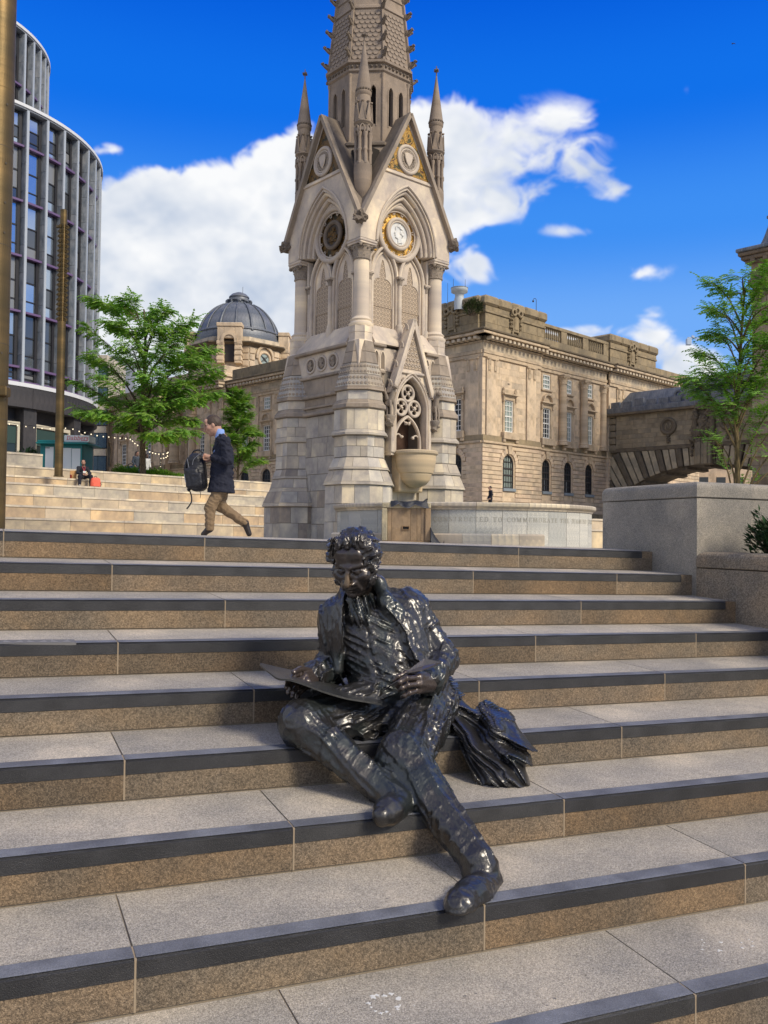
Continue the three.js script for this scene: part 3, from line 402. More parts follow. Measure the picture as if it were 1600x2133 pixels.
  for (const [ang, seen, front] of FACES) {
    const fp = (g, m, nm, parent = mem) => part(nm, clean(g).rotateY(ang), m, parent);
    // lower wall, with the niche opening on the fountain side
    const low = poly([[-1, 0], [1, 0], [1, 4.3], [-1, 4.3]]);
    if (front) low.holes.push(path(archOpen(0.5, 1.9, 2.93, 0.82)));
    fp(extr(low, 0.40, 0.93), memJoint, 'wall');
    if (seen) {
      const rows = [[0, 0.36], [0.37, 0.74], [0.75, 1.12], [1.13, 1.50], [1.51, 1.90], [1.91, 2.34], [2.35, 2.83]];
      rows.forEach(([y0, y1], r) => { const cuts = front ? [[-0.99, -0.62], [0.62, 0.99]] : r % 2 ? [[-0.99, -0.38], [-0.37, 0.22], [0.23, 0.99]] : [[-0.99, -0.12], [-0.11, 0.52], [0.53, 0.99]]; for (const [a, b] of cuts) fp(boxG(a, b, y0 + 0.005, y1, 1.29, 1.337 + rr(0, 0.005, r5)), (front ? blockMats : blockDirty)[floor(r5() * 4)], 'stone_block'); if (front && y1 < 1.9) fp(boxG(-0.61, r % 2 ? 0.09 : -0.2, y0 + 0.005, y1, 1.29, 1.342), blockMats[floor(r5() * 6)], 'stone_block'), fp(boxG(r % 2 ? 0.10 : -0.19, 0.61, y0 + 0.005, y1, 1.29, 1.342), blockMats[floor(r5() * 6)], 'stone_block'); });
      const strip = (y0, y1, z) => front ? [[-1.0, -0.62], [0.62, 1.0]].forEach(([a, b]) => fp(boxG(a, b, y0, y1, 1.28, z, 0.02), memBrown, 'string_course')) : fp(boxG(-1.0, 1.0, y0, y1, 1.28, z, 0.02), memBrown, 'string_course');
      strip(2.85, 2.93, 1.43); strip(3.02, 3.07, 1.39); strip(3.25, 3.33, 1.43);
      for (const [y0, y1] of [[2.935, 3.015], [3.075, 3.245], [3.335, 3.70]]) for (const [a, b] of front ? [[-1.0, -0.62], [0.62, 1.0]] : [[-1, 0.12], [0.126, 1]]) fp(boxG(a, b, y0, y1, 1.28, 1.345), memBrown, 'stone_block');
      strip(3.705, 3.775, 1.40); strip(4.285, 4.36, 1.43);
      fp(boxG(-1, 1, 3.78, 4.28, 1.28, 1.34), memPale, 'frieze_panel');
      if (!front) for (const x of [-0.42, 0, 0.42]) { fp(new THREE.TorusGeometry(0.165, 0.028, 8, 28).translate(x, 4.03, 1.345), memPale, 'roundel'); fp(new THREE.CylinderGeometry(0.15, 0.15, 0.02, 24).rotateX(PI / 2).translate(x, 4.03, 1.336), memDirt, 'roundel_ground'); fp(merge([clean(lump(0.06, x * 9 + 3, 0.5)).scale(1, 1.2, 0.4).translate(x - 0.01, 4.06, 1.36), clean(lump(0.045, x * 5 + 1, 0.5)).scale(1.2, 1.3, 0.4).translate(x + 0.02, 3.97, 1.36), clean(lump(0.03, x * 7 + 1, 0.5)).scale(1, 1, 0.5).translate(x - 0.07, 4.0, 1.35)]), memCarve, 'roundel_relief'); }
      else for (const x of [-0.86, -0.68, 0.68, 0.86]) { fp(extr(archBand(0.055, 0.025, 3.82, 4.08, 0.12, 0.03, 5), 0.02, 1.338), memPale, 'blind_arch').geometry.translate(0, 0, 0); const m = mem.children[mem.children.length - 1]; m.position.set(x * cos(ang), 0, -x * sin(ang)); const p = fp(extr(poly(archOpen(0.055, 3.82, 4.08, 0.12, 5)), 0.004, 1.339), memDirt, 'blind_arch_ground'); p.position.copy(m.position); }
      // weathered sill up to the blind windows
      fp(polyLoft([[V(-0.95, 4.36, 1.40), V(0.95, 4.36, 1.40), V(0.95, 4.36, 0.9), V(-0.95, 4.36, 0.9)], [V(-0.95, 4.40, 1.39), V(0.95, 4.40, 1.39), V(0.95, 4.40, 0.9), V(-0.95, 4.40, 0.9)], [V(-0.95, 4.82, 1.10), V(0.95, 4.82, 1.10), V(0.95, 4.82, 0.9), V(-0.95, 4.82, 0.9)]]), memPale, 'sloping_sill');
      fp(extr(poly([[-1.05, 4.75], [1.05, 4.75], [1.05, 7.2], [0, 8.3], [-1.05, 7.2]]), 0.06, 0.93), memPale, 'back_wall');
      // two blind lancets with diapered panels, and their colonnettes
      for (const x of [-0.42, 0.42]) {
        const sh = (g) => g.translate(x, 0, 0);
        fp(sh(extr(archBand(0.335, 0.085, 4.80, 5.98, 0.66, 0.07), 0.13, 0.985, 0.022)), memPale, 'lancet_frame');
        fp(sh(extr(archBand(0.285, 0.05, 4.80, 5.95, 0.58, 0.05), 0.07, 0.985, 0.012)), memPale, 'lancet_order');
        // cusped panel: trefoil head
        const tre = []; for (let i = 0; i <= 8; i++) { const a = -0.25 + i / 8 * (PI * 0.62); tre.push([0.275 - 0.17 + 0.17 * cos(a), 5.78 + 0.17 * sin(a)]); } for (let i = 0; i <= 8; i++) { const t = i / 8; tre.push([lerp(0.10, 0, t), 6.02 + 0.36 * sin(t * PI / 2)]); }
        const full = [[0.275, 4.80], ...tre, ...tre.slice(0, -1).reverse().map(([a, b]) => [-a, b]), [-0.275, 4.80]];
        fp(sh(extr(poly(full), 0.012, 0.99)), diaperMat, 'diaper_panel');
        const hd = poly(archOpen(0.285, 5.3, 5.95, 0.58)); hd.holes.push(path(full.map(([a, b]) => [a * 0.97, max(b, 5.301)])));
        fp(sh(extr(hd, 0.022, 0.995)), memPale, 'trefoil_head');
      }
      for (const [x, r, z] of [[0, 0.052, 1.13], [-0.87, 0.05, 1.08], [0.87, 0.05, 1.08]]) {
        const y1 = x ? 5.82 : 5.84;
        const c = fp(lathe([[r * 1.7, 4.5], [r * 1.7, 4.84], [r * 1.3, 4.88], [r * 1.5, 4.92], [r, 4.95], [r, y1 - 0.005], [r, y1]], 14).translate(x, 0, z), memPale, 'colonnette');
        const [lv, ab] = capital(r, y1, y1 + 0.2, r * 1.6, 6); fp(lv.translate(x, 0, z), memCarve, 'colonnette_capital', c); fp(ab.translate(x, 0, z), memPale, 'colonnette_abacus', c);
      }
      for (const s of [-1, 1]) fp(boxG(s > 0 ? 0.845 : -0.91, s > 0 ? 0.91 : -0.845, 6.02, 6.6, 0.98, 1.14, 0.015), memPale, 'jamb_shaft');
      // the great roundel
      const rg = (R, t, z, m, nm) => fp(new THREE.TorusGeometry(R, t, 12, 56).translate(0, 7.05, z), m, nm);
      rg(0.60, 0.062, 1.08, memPale, 'great_ring'); rg(0.515, 0.02, 1.06, memPale, 'great_ring');
      fp(new THREE.CylinderGeometry(0.58, 0.58, 0.02, 48).rotateX(PI / 2).translate(0, 7.05, 1.005), front ? goldMat : mosaicUnlit, 'mosaic_ground');
      for (let i = 0; i < 12; i++) { const a = i / 12 * 2 * PI; fp(new THREE.TorusGeometry(0.10, 0.013, 6, 14, PI * 1.15).rotateZ(-PI * 0.075).rotateZ(a - PI / 2).translate(cos(a) * 0.455, 7.05 + sin(a) * 0.455, 1.045), memPale, 'foil'); if (front) fp(lump(0.045, i, 0.4, 5, 1).scale(1, 1, 0.35).translate(cos(a) * 0.44, 7.05 + sin(a) * 0.44, 1.022), mosaicMat, 'mosaic_flower'); }
      if (front) {
        rg(0.335, 0.045, 1.08, memPale, 'medallion_ring'); rg(0.275, 0.02, 1.09, memPale, 'medallion_ring');
        const white = stoneMat(lin(0.66, 0.66, 0.63), sandT, 1.0, softB, 0.002, 0.7, 0.2);
        fp(new THREE.CylinderGeometry(0.30, 0.30, 0.09, 48).rotateX(PI / 2).translate(0, 7.05, 1.03), white, 'medallion');
        // low-relief profile of a man looking to the left
        const pr = new THREE.Shape(); pr.moveTo(-0.03, -0.23); pr.lineTo(0.10, -0.20); pr.lineTo(0.075, -0.08); pr.quadraticCurveTo(0.16, 0.0, 0.13, 0.12); pr.quadraticCurveTo(0.07, 0.23, -0.04, 0.2); pr.quadraticCurveTo(-0.11, 0.17, -0.105, 0.10); pr.lineTo(-0.105, 0.06); pr.lineTo(-0.145, 0.0); pr.lineTo(-0.115, -0.012); pr.lineTo(-0.125, -0.045); pr.lineTo(-0.11, -0.055); pr.lineTo(-0.115, -0.10); pr.quadraticCurveTo(-0.05, -0.125, -0.035, -0.12); pr.closePath();
        const rl = new THREE.ExtrudeGeometry(pr, { depth: 0.004, bevelEnabled: true, bevelSize: 0.02, bevelThickness: 0.03, bevelOffset: -0.016, bevelSegments: 4, curveSegments: 10 });
        const hair = merge([[0.06, 0.12], [0.1, 0.06], [0.02, 0.17], [0.1, 0.0], [-0.03, 0.17], [0.06, 0.03]].map(([x, y], i) => clean(lump(0.045, i, 0.5)).scale(1, 1, 0.45).translate(x, y, 0.03)));
        fp(rl.translate(0, 7.05, 1.068), white, 'portrait_relief'); fp(hair.translate(0, 7.05, 1.075), white, 'portrait_hair');
      } else {
        rg(0.29, 0.05, 1.07, memDirt, 'medallion_ring');
        fp(new THREE.CylinderGeometry(0.28, 0.28, 0.05, 40).rotateX(PI / 2).translate(0, 7.05, 1.03), std(lin(0.05, 0.035, 0.025), 0.6), 'medallion');
        fp(merge([0, 1, 2, 3, 4].map((i) => clean(lump(0.085, i * 3 + 1, 0.5)).scale(1, 1, 0.4).translate(cos(i * 1.4) * 0.1 * (i > 0), 7.05 + sin(i * 1.4) * 0.11 * (i > 0), 1.06))), mosaicUnlit, 'carved_flower');
      }
      // spandrels under the arch
      for (const s of [-1, 1]) fp(extr(poly([[s * 0.58, 6.55], [s * 0.78, 6.55], [s * 0.72, 6.95]]), 0.012, 0.995), front ? mosaicMat : mosaicUnlit, 'spandrel_mosaic');
    }
    // the gabled wall with its moulded arch
    const gb = new THREE.Shape([...[[-1.362, 6.62], [-1.362, 7.14], [0, 9.62], [1.362, 7.14], [1.362, 6.62]], ...archOpen(0.86, 6.62, 6.63, 1.36, 14)].map(([x, y]) => new THREE.Vector2(x, y)));
    fp(extr(gb, 0.52, 0.845), memPale, 'gable_wall');
    for (const [a, w, z0, d, hh] of [[0.80, 0.075, 1.0, 0.315, 1.27], [0.725, 0.075, 0.99, 0.245, 1.16], [0.655, 0.07, 0.985, 0.165, 1.06]]) fp(extr(archBand(a, w, 6.63, 6.635, hh, w * 1.25, 16), d, z0, 0.024), memPale, 'arch_moulding');
    fp(extr(archBand(0.885, 0.05, 6.63, 6.64, 1.41, 0.06, 16), 0.045, 1.36, 0.015), memPale, 'hood_mould');
    // roof of the gable and its coping
    for (const s of [-1, 1]) { const q = [V(0, 9.76, 1.36), V(s * 1.42, 7.13, 1.36), V(s * 0.42, 8.98, 0.42), V(0, 9.76, 0.42)], o = s > 0 ? q : [...q].reverse(); fp(polyLoft([o.map((p) => V(p.x, p.y - 0.13, p.z)), o]), memDirt, 'gable_roof'); }
    for (const s of [-1, 1]) fp(bar(V(s * 1.46, 6.96, 1.41), V(0, 9.72, 1.41), 0.085, 0.14, V(0, 0, 1)), memBrown, 'gable_coping');
    if (seen) {
      fp(boxG(-0.80, 0.80, 8.24, 8.30, 1.36, 1.40, 0.012), memPale, 'gable_string');
      const tri = poly([[-0.66, 8.34], [0.66, 8.34], [0.0, 9.50]]); fp(extr(tri, 0.008, 1.364), front ? mosaicMat : mosaicUnlit, 'gable_mosaic');
      fp(new THREE.TorusGeometry(0.30, 0.045, 10, 44).translate(0, 8.68, 1.375), memPale, 'shield_ring'); fp(new THREE.TorusGeometry(0.235, 0.02, 8, 44).translate(0, 8.68, 1.38), memPale, 'shield_ring');
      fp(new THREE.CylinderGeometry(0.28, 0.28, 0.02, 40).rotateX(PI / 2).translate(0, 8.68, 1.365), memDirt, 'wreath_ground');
      const wr = []; for (let i = 0; i < 18; i++) { const a = i / 18 * 2 * PI; wr.push(clean(lump(0.042, i, 0.55, 5, 1)).scale(1, 1, 0.5).translate(cos(a) * 0.185, 8.68 + sin(a) * 0.185, 1.385)); }
      fp(merge(wr), memCarve, 'wreath');
      const shd = new THREE.Shape(); shd.moveTo(-0.12, 0.12); shd.lineTo(-0.04, 0.15); shd.lineTo(0.04, 0.15); shd.lineTo(0.12, 0.12); shd.quadraticCurveTo(0.12, -0.06, 0, -0.17); shd.quadraticCurveTo(-0.12, -0.06, -0.12, 0.12);
      fp(extr(shd, 0.03, 1.385, 0.01).translate(0, 8.68, 0), memPale, 'shield');
    }
    // ---- the fountain niche
    if (front) {
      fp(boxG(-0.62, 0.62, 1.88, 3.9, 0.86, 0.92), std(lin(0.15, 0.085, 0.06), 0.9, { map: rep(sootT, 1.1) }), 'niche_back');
      const gs = new THREE.Shape([...[[-0.60, 1.9], [-0.60, 3.36], [-0.52, 3.42], [0, 4.86], [0.52, 3.42], [0.60, 3.36], [0.60, 1.9]], ...archOpen(0.50, 1.9, 2.93, 0.80, 12)].map(([x, y]) => new THREE.Vector2(x, y)));
      fp(extr(gs, 0.27, 1.30), memPale, 'gablet_wall');
      fp(extr(archBand(0.455, 0.05, 1.95, 2.93, 0.74, 0.06, 14), 0.20, 1.40, 0.018), memPale, 'niche_moulding'); fp(extr(archBand(0.505, 0.04, 1.95, 2.93, 0.82, 0.05, 14), 0.05, 1.565, 0.015), memPale, 'niche_hood');
      for (const s of [-1, 1]) {
        fp(bar(V(s * 0.63, 3.26, 1.56), V(0, 4.98, 1.56), 0.075, 0.20, V(0, 0, 1)), memPale, 'gablet_coping');
        fp(bar(V(s * 0.565, 3.28, 1.63), V(0, 4.84, 1.63), 0.04, 0.07, V(0, 0, 1)), memPale, 'gablet_roll');
        for (const t of [0.1, 0.36, 0.62, 0.86]) { const c = leafG(0.07, 0.15, 0.10).rotateZ(0); c.rotateY(s * PI / 2).translate(s * (lerp(0.63, 0, t) + 0.06), lerp(3.26, 4.98, t), 1.56); fp(c, memPale, 'crocket'); }
        fp(boxG(s * 0.56 - 0.05, s * 0.56 + 0.05, 1.95, 3.3, 1.32, 1.60, 0.02), memPale, 'niche_jamb');
      }
      fp(boxG(-0.40, 0.40, 3.74, 3.80, 1.55, 1.62, 0.012), memPale, 'gablet_string');
      const dg = extr(poly([[-0.30, 3.86], [0.30, 3.86], [0, 4.72]]), 0.01, 1.575); fp(dg, diaperMat, 'gablet_diaper');
      const knots = []; for (let r = 0; r < 6; r++) { const y = 3.90 + r * 0.125, w = (4.72 - y) / 0.86 * 0.30 - 0.03, n = max(1, floor(w * 2 / 0.1)); for (let k = 0; k < n; k++) knots.push(new THREE.TorusGeometry(0.032, 0.011, 5, 10).translate(-w + (k + 0.5) * 2 * w / n, y + 0.05, 1.59)); }
      fp(merge(knots), memPale, 'gablet_lattice');
      const fol = []; for (let i = 0; i < 22; i++) { const s = i % 2 ? 1 : -1, t = floor(i / 2) / 10, x = lerp(0.50, 0.14, t), y = lerp(3.36, 3.69, t); fol.push(clean(lump(0.035, i, 0.6, 5, 1)).scale(1, 1, 0.5).translate(s * (x - 0.02 + 0.04 * sin(i * 2.3)), y + 0.02, 1.58)); }
      fp(merge(fol), memCarve, 'spandrel_foliage');
      // tracery: three quatrefoil roundels over a cusped arch
      for (const [x, y, r] of [[0, 3.33, 0.175], [-0.20, 3.0, 0.172], [0.20, 3.0, 0.172]]) {
        const t = fp(new THREE.TorusGeometry(r, 0.034, 10, 32).translate(x, y, 1.44), memPale, 'tracery_ring');
        const q = new THREE.Shape(); q.absarc(0, 0, r, 0, PI * 2); for (let i = 0; i < 4; i++) { const hl = new THREE.Path(); hl.absarc(cos(i * PI / 2) * r * 0.5, sin(i * PI / 2) * r * 0.5, r * 0.36, 0, PI * 2, true); q.holes.push(hl); }
        fp(extr(q, 0.05, 1.40, 0.008, 10).translate(x, y, 0), memPale, 'quatrefoil', t); fp(lump(r * 0.24, x * 9 + 2, 0.5, 5, 2).scale(1, 1, 0.6).translate(x, y, 1.46), memPale, 'rosette', t);
      }
      fp(extr(archBand(0.36, 0.055, 1.95, 2.22, 0.55, 0.07, 12), 0.10, 1.38, 0.02), memPale, 'cusped_arch');
      for (const s of [-1, 1]) { for (const [x, y, a] of [[0.27, 2.30, 0.6], [0.15, 2.62, 1.2]]) { fp(new THREE.TorusGeometry(0.095, 0.02, 8, 14, 2.0).rotateZ(s > 0 ? a : PI - a - 2.0).translate(s * (x - 0.0), y, 1.43), memPale, 'cusp'); fp(lump(0.036, y * 3 + s, 0.35, 4, 2).translate(s * (x - 0.11), y + 0.035, 1.44), memPale, 'cusp_knob'); } }
      // bowl
      const by = (y) => y, bowlM = stoneMat(lin(0.56, 0.43, 0.265), sandT, 0.9, softB, 0.003, 0.8, 0.4);
      const bowl = fp(toCreasedNormals(lathe([[0, 1.19], [0.12, 1.205], [0.25, 1.27], [0.33, 1.37], [0.365, 1.49], [0.37, 1.505], [0.39, 1.515], [0.43, 1.63], [0.455, 1.78], [0.46, 1.90], [0.475, 1.915], [0.5, 1.94], [0.505, 1.985], [0.48, 2.01], [0.42, 2.005], [0.41, 1.9], [0.3, 1.72], [0, 1.68]], 48), 0.5).translate(0, 0, 1.72), bowlM, 'bowl');
      fp(boxG(-0.36, 0.36, 1.1, 1.95, 1.28, 1.6, 0.03), bowlM, 'bowl_bracket');
      // little beasts on corbels at the feet of the gablet
      for (const s of [-1, 1]) {
        const c = fp(lathe([[0.0, 2.5], [0.05, 2.53], [0.09, 2.62], [0.115, 2.7], [0.125, 2.74], [0.12, 2.76], [0, 2.76]], 14).translate(s * 0.68, 0, 1.62), memCarve, 'corbel');
        fp(lump(0.10, s + 4, 0.5, 5, 2).translate(s * 0.68, 2.62, 1.62), memCarve, 'corbel_foliage', c);
        const J = (x, y, z) => V(s * (0.68 + x), y, 1.62 + z), bs = [tube([J(0.02, 3.0, -0.06), J(0, 3.08, 0.02), J(-0.01, 3.2, 0.06), J(-0.01, 3.32, 0.10)], 0.085, 0.05, 10)];
        for (const [x, z] of [[-0.045, 0.06], [0.045, 0.05]]) bs.push(tube([J(x, 3.08, z), J(x * 1.1, 2.92, z + 0.03), J(x, 2.77, z + 0.03)], 0.034, 0.02, 7)), bs.push(tube([J(x, 3.0, -0.08), J(x * 1.2, 2.9, -0.06), J(x, 2.77, -0.05)], 0.04, 0.022, 7));
        bs.push(clean(lump(0.065, s + 9, 0.25, 4, 2)).scale(0.9, 0.85, 1.3).translate(s * 0.67, 3.36, 1.76)); bs.push(clean(new THREE.ConeGeometry(0.03, 0.09, 6)).translate(s * 0.64, 3.43, 1.72), clean(new THREE.ConeGeometry(0.03, 0.09, 6)).translate(s * 0.71, 3.43, 1.72));
        bs.push(tube([J(0.05, 3.1, -0.02), J(0.10, 3.25, -0.05), J(0.08, 3.36, -0.08)], 0.05, 0.015, 7));
        fp(merge(bs), memCarve, 'stone_beast');
      }
    }
  }
  // ---- octagonal lantern
  const base = part('lantern_base', polyLoft([octa(1.02, 8.25), octa(1.02, 8.95), octa(1.0, 9.0)]), memBrown, mem);
  part('lantern_moulding', polyLoft([octa(1.0, 8.98), octa(1.06, 9.01), octa(1.06, 9.06), octa(0.99, 9.12)]), memDirt, base);
  const lan = part('lantern', polyLoft([octa(0.80, 8.9), octa(0.78, 10.75)]), voidMat, mem);
  for (let f = 0; f < 8; f++) {
    const t = f * PI / 4, hw = 0.93 * Math.tan(PI / 8);
    const s = poly([[-hw, 9.05], [hw, 9.05], [hw, 10.75], [-hw, 10.75]]);
    for (const x of [-0.155, 0.155]) s.holes.push(path(archOpen(0.062, 9.55, 10.33, 0.12, 5).map(([a, b]) => [a + x, b])));
    const wl = part('lantern_face', extr(s, 0.10, 0.83).rotateY(t), memSpire, mem);
    for (const x of [-0.155, 0.155]) part('window_moulding', extr(archBand(0.062, 0.028, 9.5, 10.33, 0.12, 0.03, 6), 0.02, 0.922, 0.006).translate(x, 0, 0).rotateY(t), memSpire, wl);
    part('angle_shaft', lathe([[0.05, 9.1], [0.035, 9.16], [0.035, 10.62], [0.05, 10.66], [0.055, 10.72]], 8).translate(0, 0, 0.93 / cos(PI / 8) - 0.01).rotateY(t + PI / 8), memSpire, wl);
  }
  const cor = part('lantern_cornice', polyLoft([octa(0.935, 10.75), octa(0.97, 10.78), octa(0.97, 10.82), octa(0.95, 10.83), octa(0.955, 10.93), octa(1.02, 10.95), octa(1.02, 11.01), octa(0.96, 11.03)]), memSpire, mem);
  for (let f = 0; f < 8; f++) for (let k = 0; k < 7; k++) part('ball_flower', new THREE.IcosahedronGeometry(0.032, 1).translate((k - 3) / 7 * 0.78, 10.88, 0.965).rotateY(f * PI / 4), memDirt, cor);
  // ---- spire with carved scales, ribs and crockets
  const sa = (y) => 0.955 - (y - 11.0) * 0.112;
  const spire = part('spire', polyLoft([octa(sa(11), 11), octa(sa(12.3), 12.3), octa(sa(12.3) + 0.03, 12.32), octa(sa(12.38) + 0.03, 12.38), octa(sa(12.42), 12.42), octa(sa(12.62), 12.62), octa(sa(12.62) + 0.025, 12.64), octa(sa(12.70) + 0.025, 12.70), octa(sa(12.72), 12.72), octa(sa(14.2), 14.2), octa(sa(14.2) + 0.03, 14.22), octa(sa(14.3) + 0.03, 14.3), octa(sa(14.34), 14.34), octa(0.06, 19.0), octa(0.10, 19.05), octa(0.03, 19.25)]), memSpire, mem);
  const scaleShape = new THREE.Shape(); scaleShape.moveTo(-0.5, 0.5); scaleShape.lineTo(-0.5, 0); scaleShape.absarc(0, 0, 0.5, PI, 2 * PI, false); scaleShape.lineTo(0.5, 0.5); scaleShape.closePath();
  const scaleG = uvMetres(new THREE.ExtrudeGeometry(scaleShape, { depth: 0.14, bevelEnabled: false, curveSegments: 5 }).rotateX(-0.10));
  for (let f = 0; f < 8; f++) {
    const t = f * PI / 4; if (sin(t) * toCam.x + cos(t) * toCam.z < 0.05) continue;
    for (let row = 0; row < 11; row++) {
      const y = 11.08 + row * 0.11, a = sa(y), w = 2 * a * Math.tan(PI / 8) - 0.09, n = 5, cw = w / n;
      for (let k = 0; k < n - (row % 2); k++) { const x = -w / 2 + (k + 0.5 + (row % 2) * 0.5) * cw, g = part('scale_tile', scaleG, memSpire, spire); g.scale.set(cw * 0.97, 0.13, 0.16); const o = V(x, y + 0.02, a - 0.004).applyAxisAngle(V(0, 1, 0), t); g.position.copy(o); g.rotation.order = 'YXZ'; g.rotation.set(-0.112, t, 0); }
    }
    // tall narrow lights higher up
    for (const [y0, y1] of [[12.75, 13.7]]) { const a = sa(y0); const b = extr(archBand(0.09, 0.04, y0, y1 - 0.2, 0.2, 0.05, 6), 0.06, a - 0.12, 0.01); b.rotateX(0).rotateY(t); part('spire_light_frame', b, memSpire, spire); part('spire_light', extr(poly(archOpen(0.09, y0, y1 - 0.2, 0.2, 6)), 0.02, a - 0.08).rotateY(t), voidMat, spire); }
  }
  for (let f = 0; f < 8; f++) {
    const t = f * PI / 4 + PI / 8, rx = (y) => sa(y) / cos(PI / 8);
    part('rib', bar(V(0, 11.0, rx(11)), V(0, 18.8, rx(18.2)), 0.07, 0.06, V(1, 0, 0)).rotateY(t), memSpire, spire);
    for (let y = 11.12; y < 14.5; y += 0.39) { const c = merge([tube([V(0, y, rx(y)), V(0, y + 0.03, rx(y) + 0.07), V(0, y + 0.09, rx(y) + 0.15)], 0.045, 0.03, 7), clean(lump(0.042, f + y, 0.45, 5, 1)).translate(0, y + 0.11, rx(y) + 0.16), leafG(0.07, 0.11, 0.06).translate(0, y + 0.02, rx(y) + 0.05)]).rotateY(t); part('crocket', c, memDirt, spire); }
  }
}
// ---------------------------------------------------------------- basin, stone box, cloths, seating, poles
const plazaY = (x, d) => EDGE0 - FALL * (x * UX + (6 - d) * UZ);
const { FontLoader } = await import('three/addons/loaders/FontLoader.js');
const { TextGeometry } = await import('three/addons/geometries/TextGeometry.js');
const serif = await new FontLoader().loadAsync('fonts/droid/droid_serif_regular.typeface.json');
const sansB = await new FontLoader().loadAsync('fonts/droid/droid_sans_bold.typeface.json');
const onArc = (g, r, a) => g.translate(0, 0, r).rotateY(a);
function arcBlock(r0, r1, y0, y1, a0, a1, n = 4, ch = 0) {    // part of a ring wall, angles from +z towards +x
  const rings = []; const sec = ch ? [[r0, y0], [r1, y0], [r1, y1 - ch], [r1 - ch, y1], [r0 + ch, y1], [r0, y1 - ch]] : [[r0, y0], [r1, y0], [r1, y1], [r0, y1]];
  for (let i = 0; i <= n; i++) { const a = lerp(a0, a1, i / n); rings.push(sec.map(([r, y]) => V(r * sin(a), y, r * cos(a)))); }
  return polyLoft(rings);
}
{
  const BX = 1.66, BD = 18.655, R = 2.634, y0 = plazaY(1.7, 16) - 0.12, deg = PI / 180;
  const b = thing('fountain_basin', 'low round pale granite basin with engraved lettering and sandstone rim around the memorial', 'fountain', V(BX, 0, -BD));
  const pale = [[0.46, 0.455, 0.41], [0.49, 0.48, 0.435], [0.44, 0.44, 0.40], [0.51, 0.50, 0.45]].map((c) => stoneMat(lin(...c), graniteT, 1.1, grainB, 0.002, 0.8, 0.3));
  const cop = [[0.50, 0.43, 0.32], [0.53, 0.46, 0.355]].map((c) => stoneMat(lin(...c), blotT, 1.2, softB, 0.002, 0.85, 0.3));
  part('basin_core', arcBlock(R - 0.3, R - 0.012, y0, 0.49, -130 * deg, 130 * deg, 64), memJoint, b);
  part('water', new THREE.CircleGeometry(R - 0.28, 64).rotateX(-PI / 2).translate(0, 0.42, 0), new THREE.MeshPhysicalMaterial({ color: lin(0.10, 0.14, 0.13), roughness: 0.05 }), b);
  for (let k = -12; k < 12; k++) { const a = k * 10.6 * deg; part('granite_panel', arcBlock(R - 0.2, R + rr(-0.001, 0.002), y0, 0.484, a + 0.0014, a + 10.6 * deg - 0.0014, 5), pale[floor(R0() * 4)], b); }
  for (let k = -6; k < 6; k++) {
    const a = k * 21.2 * deg, n = 8, rings = [], sec = [[R - 0.3, 0.487], [R + 0.02, 0.487], [R + 0.03, 0.515], [R + 0.075, 0.545], [R + 0.085, 0.56], [R + 0.09, 0.60], [R + 0.075, 0.622], [R - 0.28, 0.625]];
    for (let i = 0; i <= n; i++) { const t = lerp(a + 0.0012, a + 21.2 * deg - 0.0012, i / n); rings.push(sec.map(([r, y]) => V(r * sin(t), y, r * cos(t)))); }
    part('rim_block', polyLoft(rings), cop[(k + 6) % 2], b);
  }
  const msg = 'RECONSTRUCTED TO COMMEMORATE THE DIAMOND JUBILEE', letters = [];
  let a = -21 * deg; for (const ch of msg) { if (ch === ' ') { a += 0.05 / R * 1.35; continue; } const g = new TextGeometry(ch, { font: serif, size: 0.082, depth: 0.003, curveSegments: 3 }); g.computeBoundingBox(); const w = g.boundingBox.max.x; letters.push(onArc(g.translate(0, 0.275, 0), R + 0.0005, a)); a += (w + 0.022) / R; }
  part('engraved_lettering', merge(letters), std(lin(0.34, 0.325, 0.27), 0.9), b);
  // low curved kerb in front of the basin
  const kb = thing('curved_kerb', 'low curved pale sandstone kerb of rounded blocks lying in front of the basin', 'kerb', V(BX, 0, -BD));
  const km = [[0.52, 0.465, 0.37], [0.55, 0.47, 0.355], [0.50, 0.42, 0.31]].map((c) => stoneMat(lin(...c), blotT, 1.0, softB, 0.002, 0.85, 0.3));
  for (let k = 0; k < 9; k++) { const a0 = (-64 + k * 9.8) * deg; part('kerb_block', arcBlock(R + 0.06, R + 0.36, y0, 0.055, a0 + 0.001, a0 + 9.8 * deg - 0.001, 4, 0.03), km[k % 3], kb); }
  // stone box with a recessed front, badly chipped
  const D = 15.55, p = at(846, 1090, D), W = 0.43, top = 0.585, bot = plazaY(p.x, D) - 0.03, bx = thing('stone_box', 'square brown stone box with recessed grooved front and small slot before the basin', 'box', V(p.x, 0, p.z), -0.06);
  const bm = stoneMat(lin(0.29, 0.205, 0.125), sootT, 0.8, softB, 0.004, 0.9, 0.25), bm2 = stoneMat(lin(0.38, 0.33, 0.225), sootT, 0.7, softB, 0.005, 0.9, 0.2), bm3 = stoneMat(lin(0.25, 0.17, 0.10), rustT, 0.9, grainB, 0.002, 0.9, 0.25);
  part('box_core', boxG(-W + 0.02, W - 0.02, bot, top - 0.06, -0.5, -0.045), bm3, bx);
  part('post', boxG(-W, -W + 0.10, bot + 0.085, top - 0.10, -0.5, 0, 0.012), bm2, bx); part('post', boxG(W - 0.10, W, bot + 0.085, top - 0.10, -0.5, 0, 0.012), bm, bx);
  part('lintel', boxG(-W, W, top - 0.098, top, -0.52, 0.004, 0.016), bm2, bx); part('base_rail', boxG(-W, W, bot, bot + 0.083, -0.5, 0.002, 0.012), bm, bx);
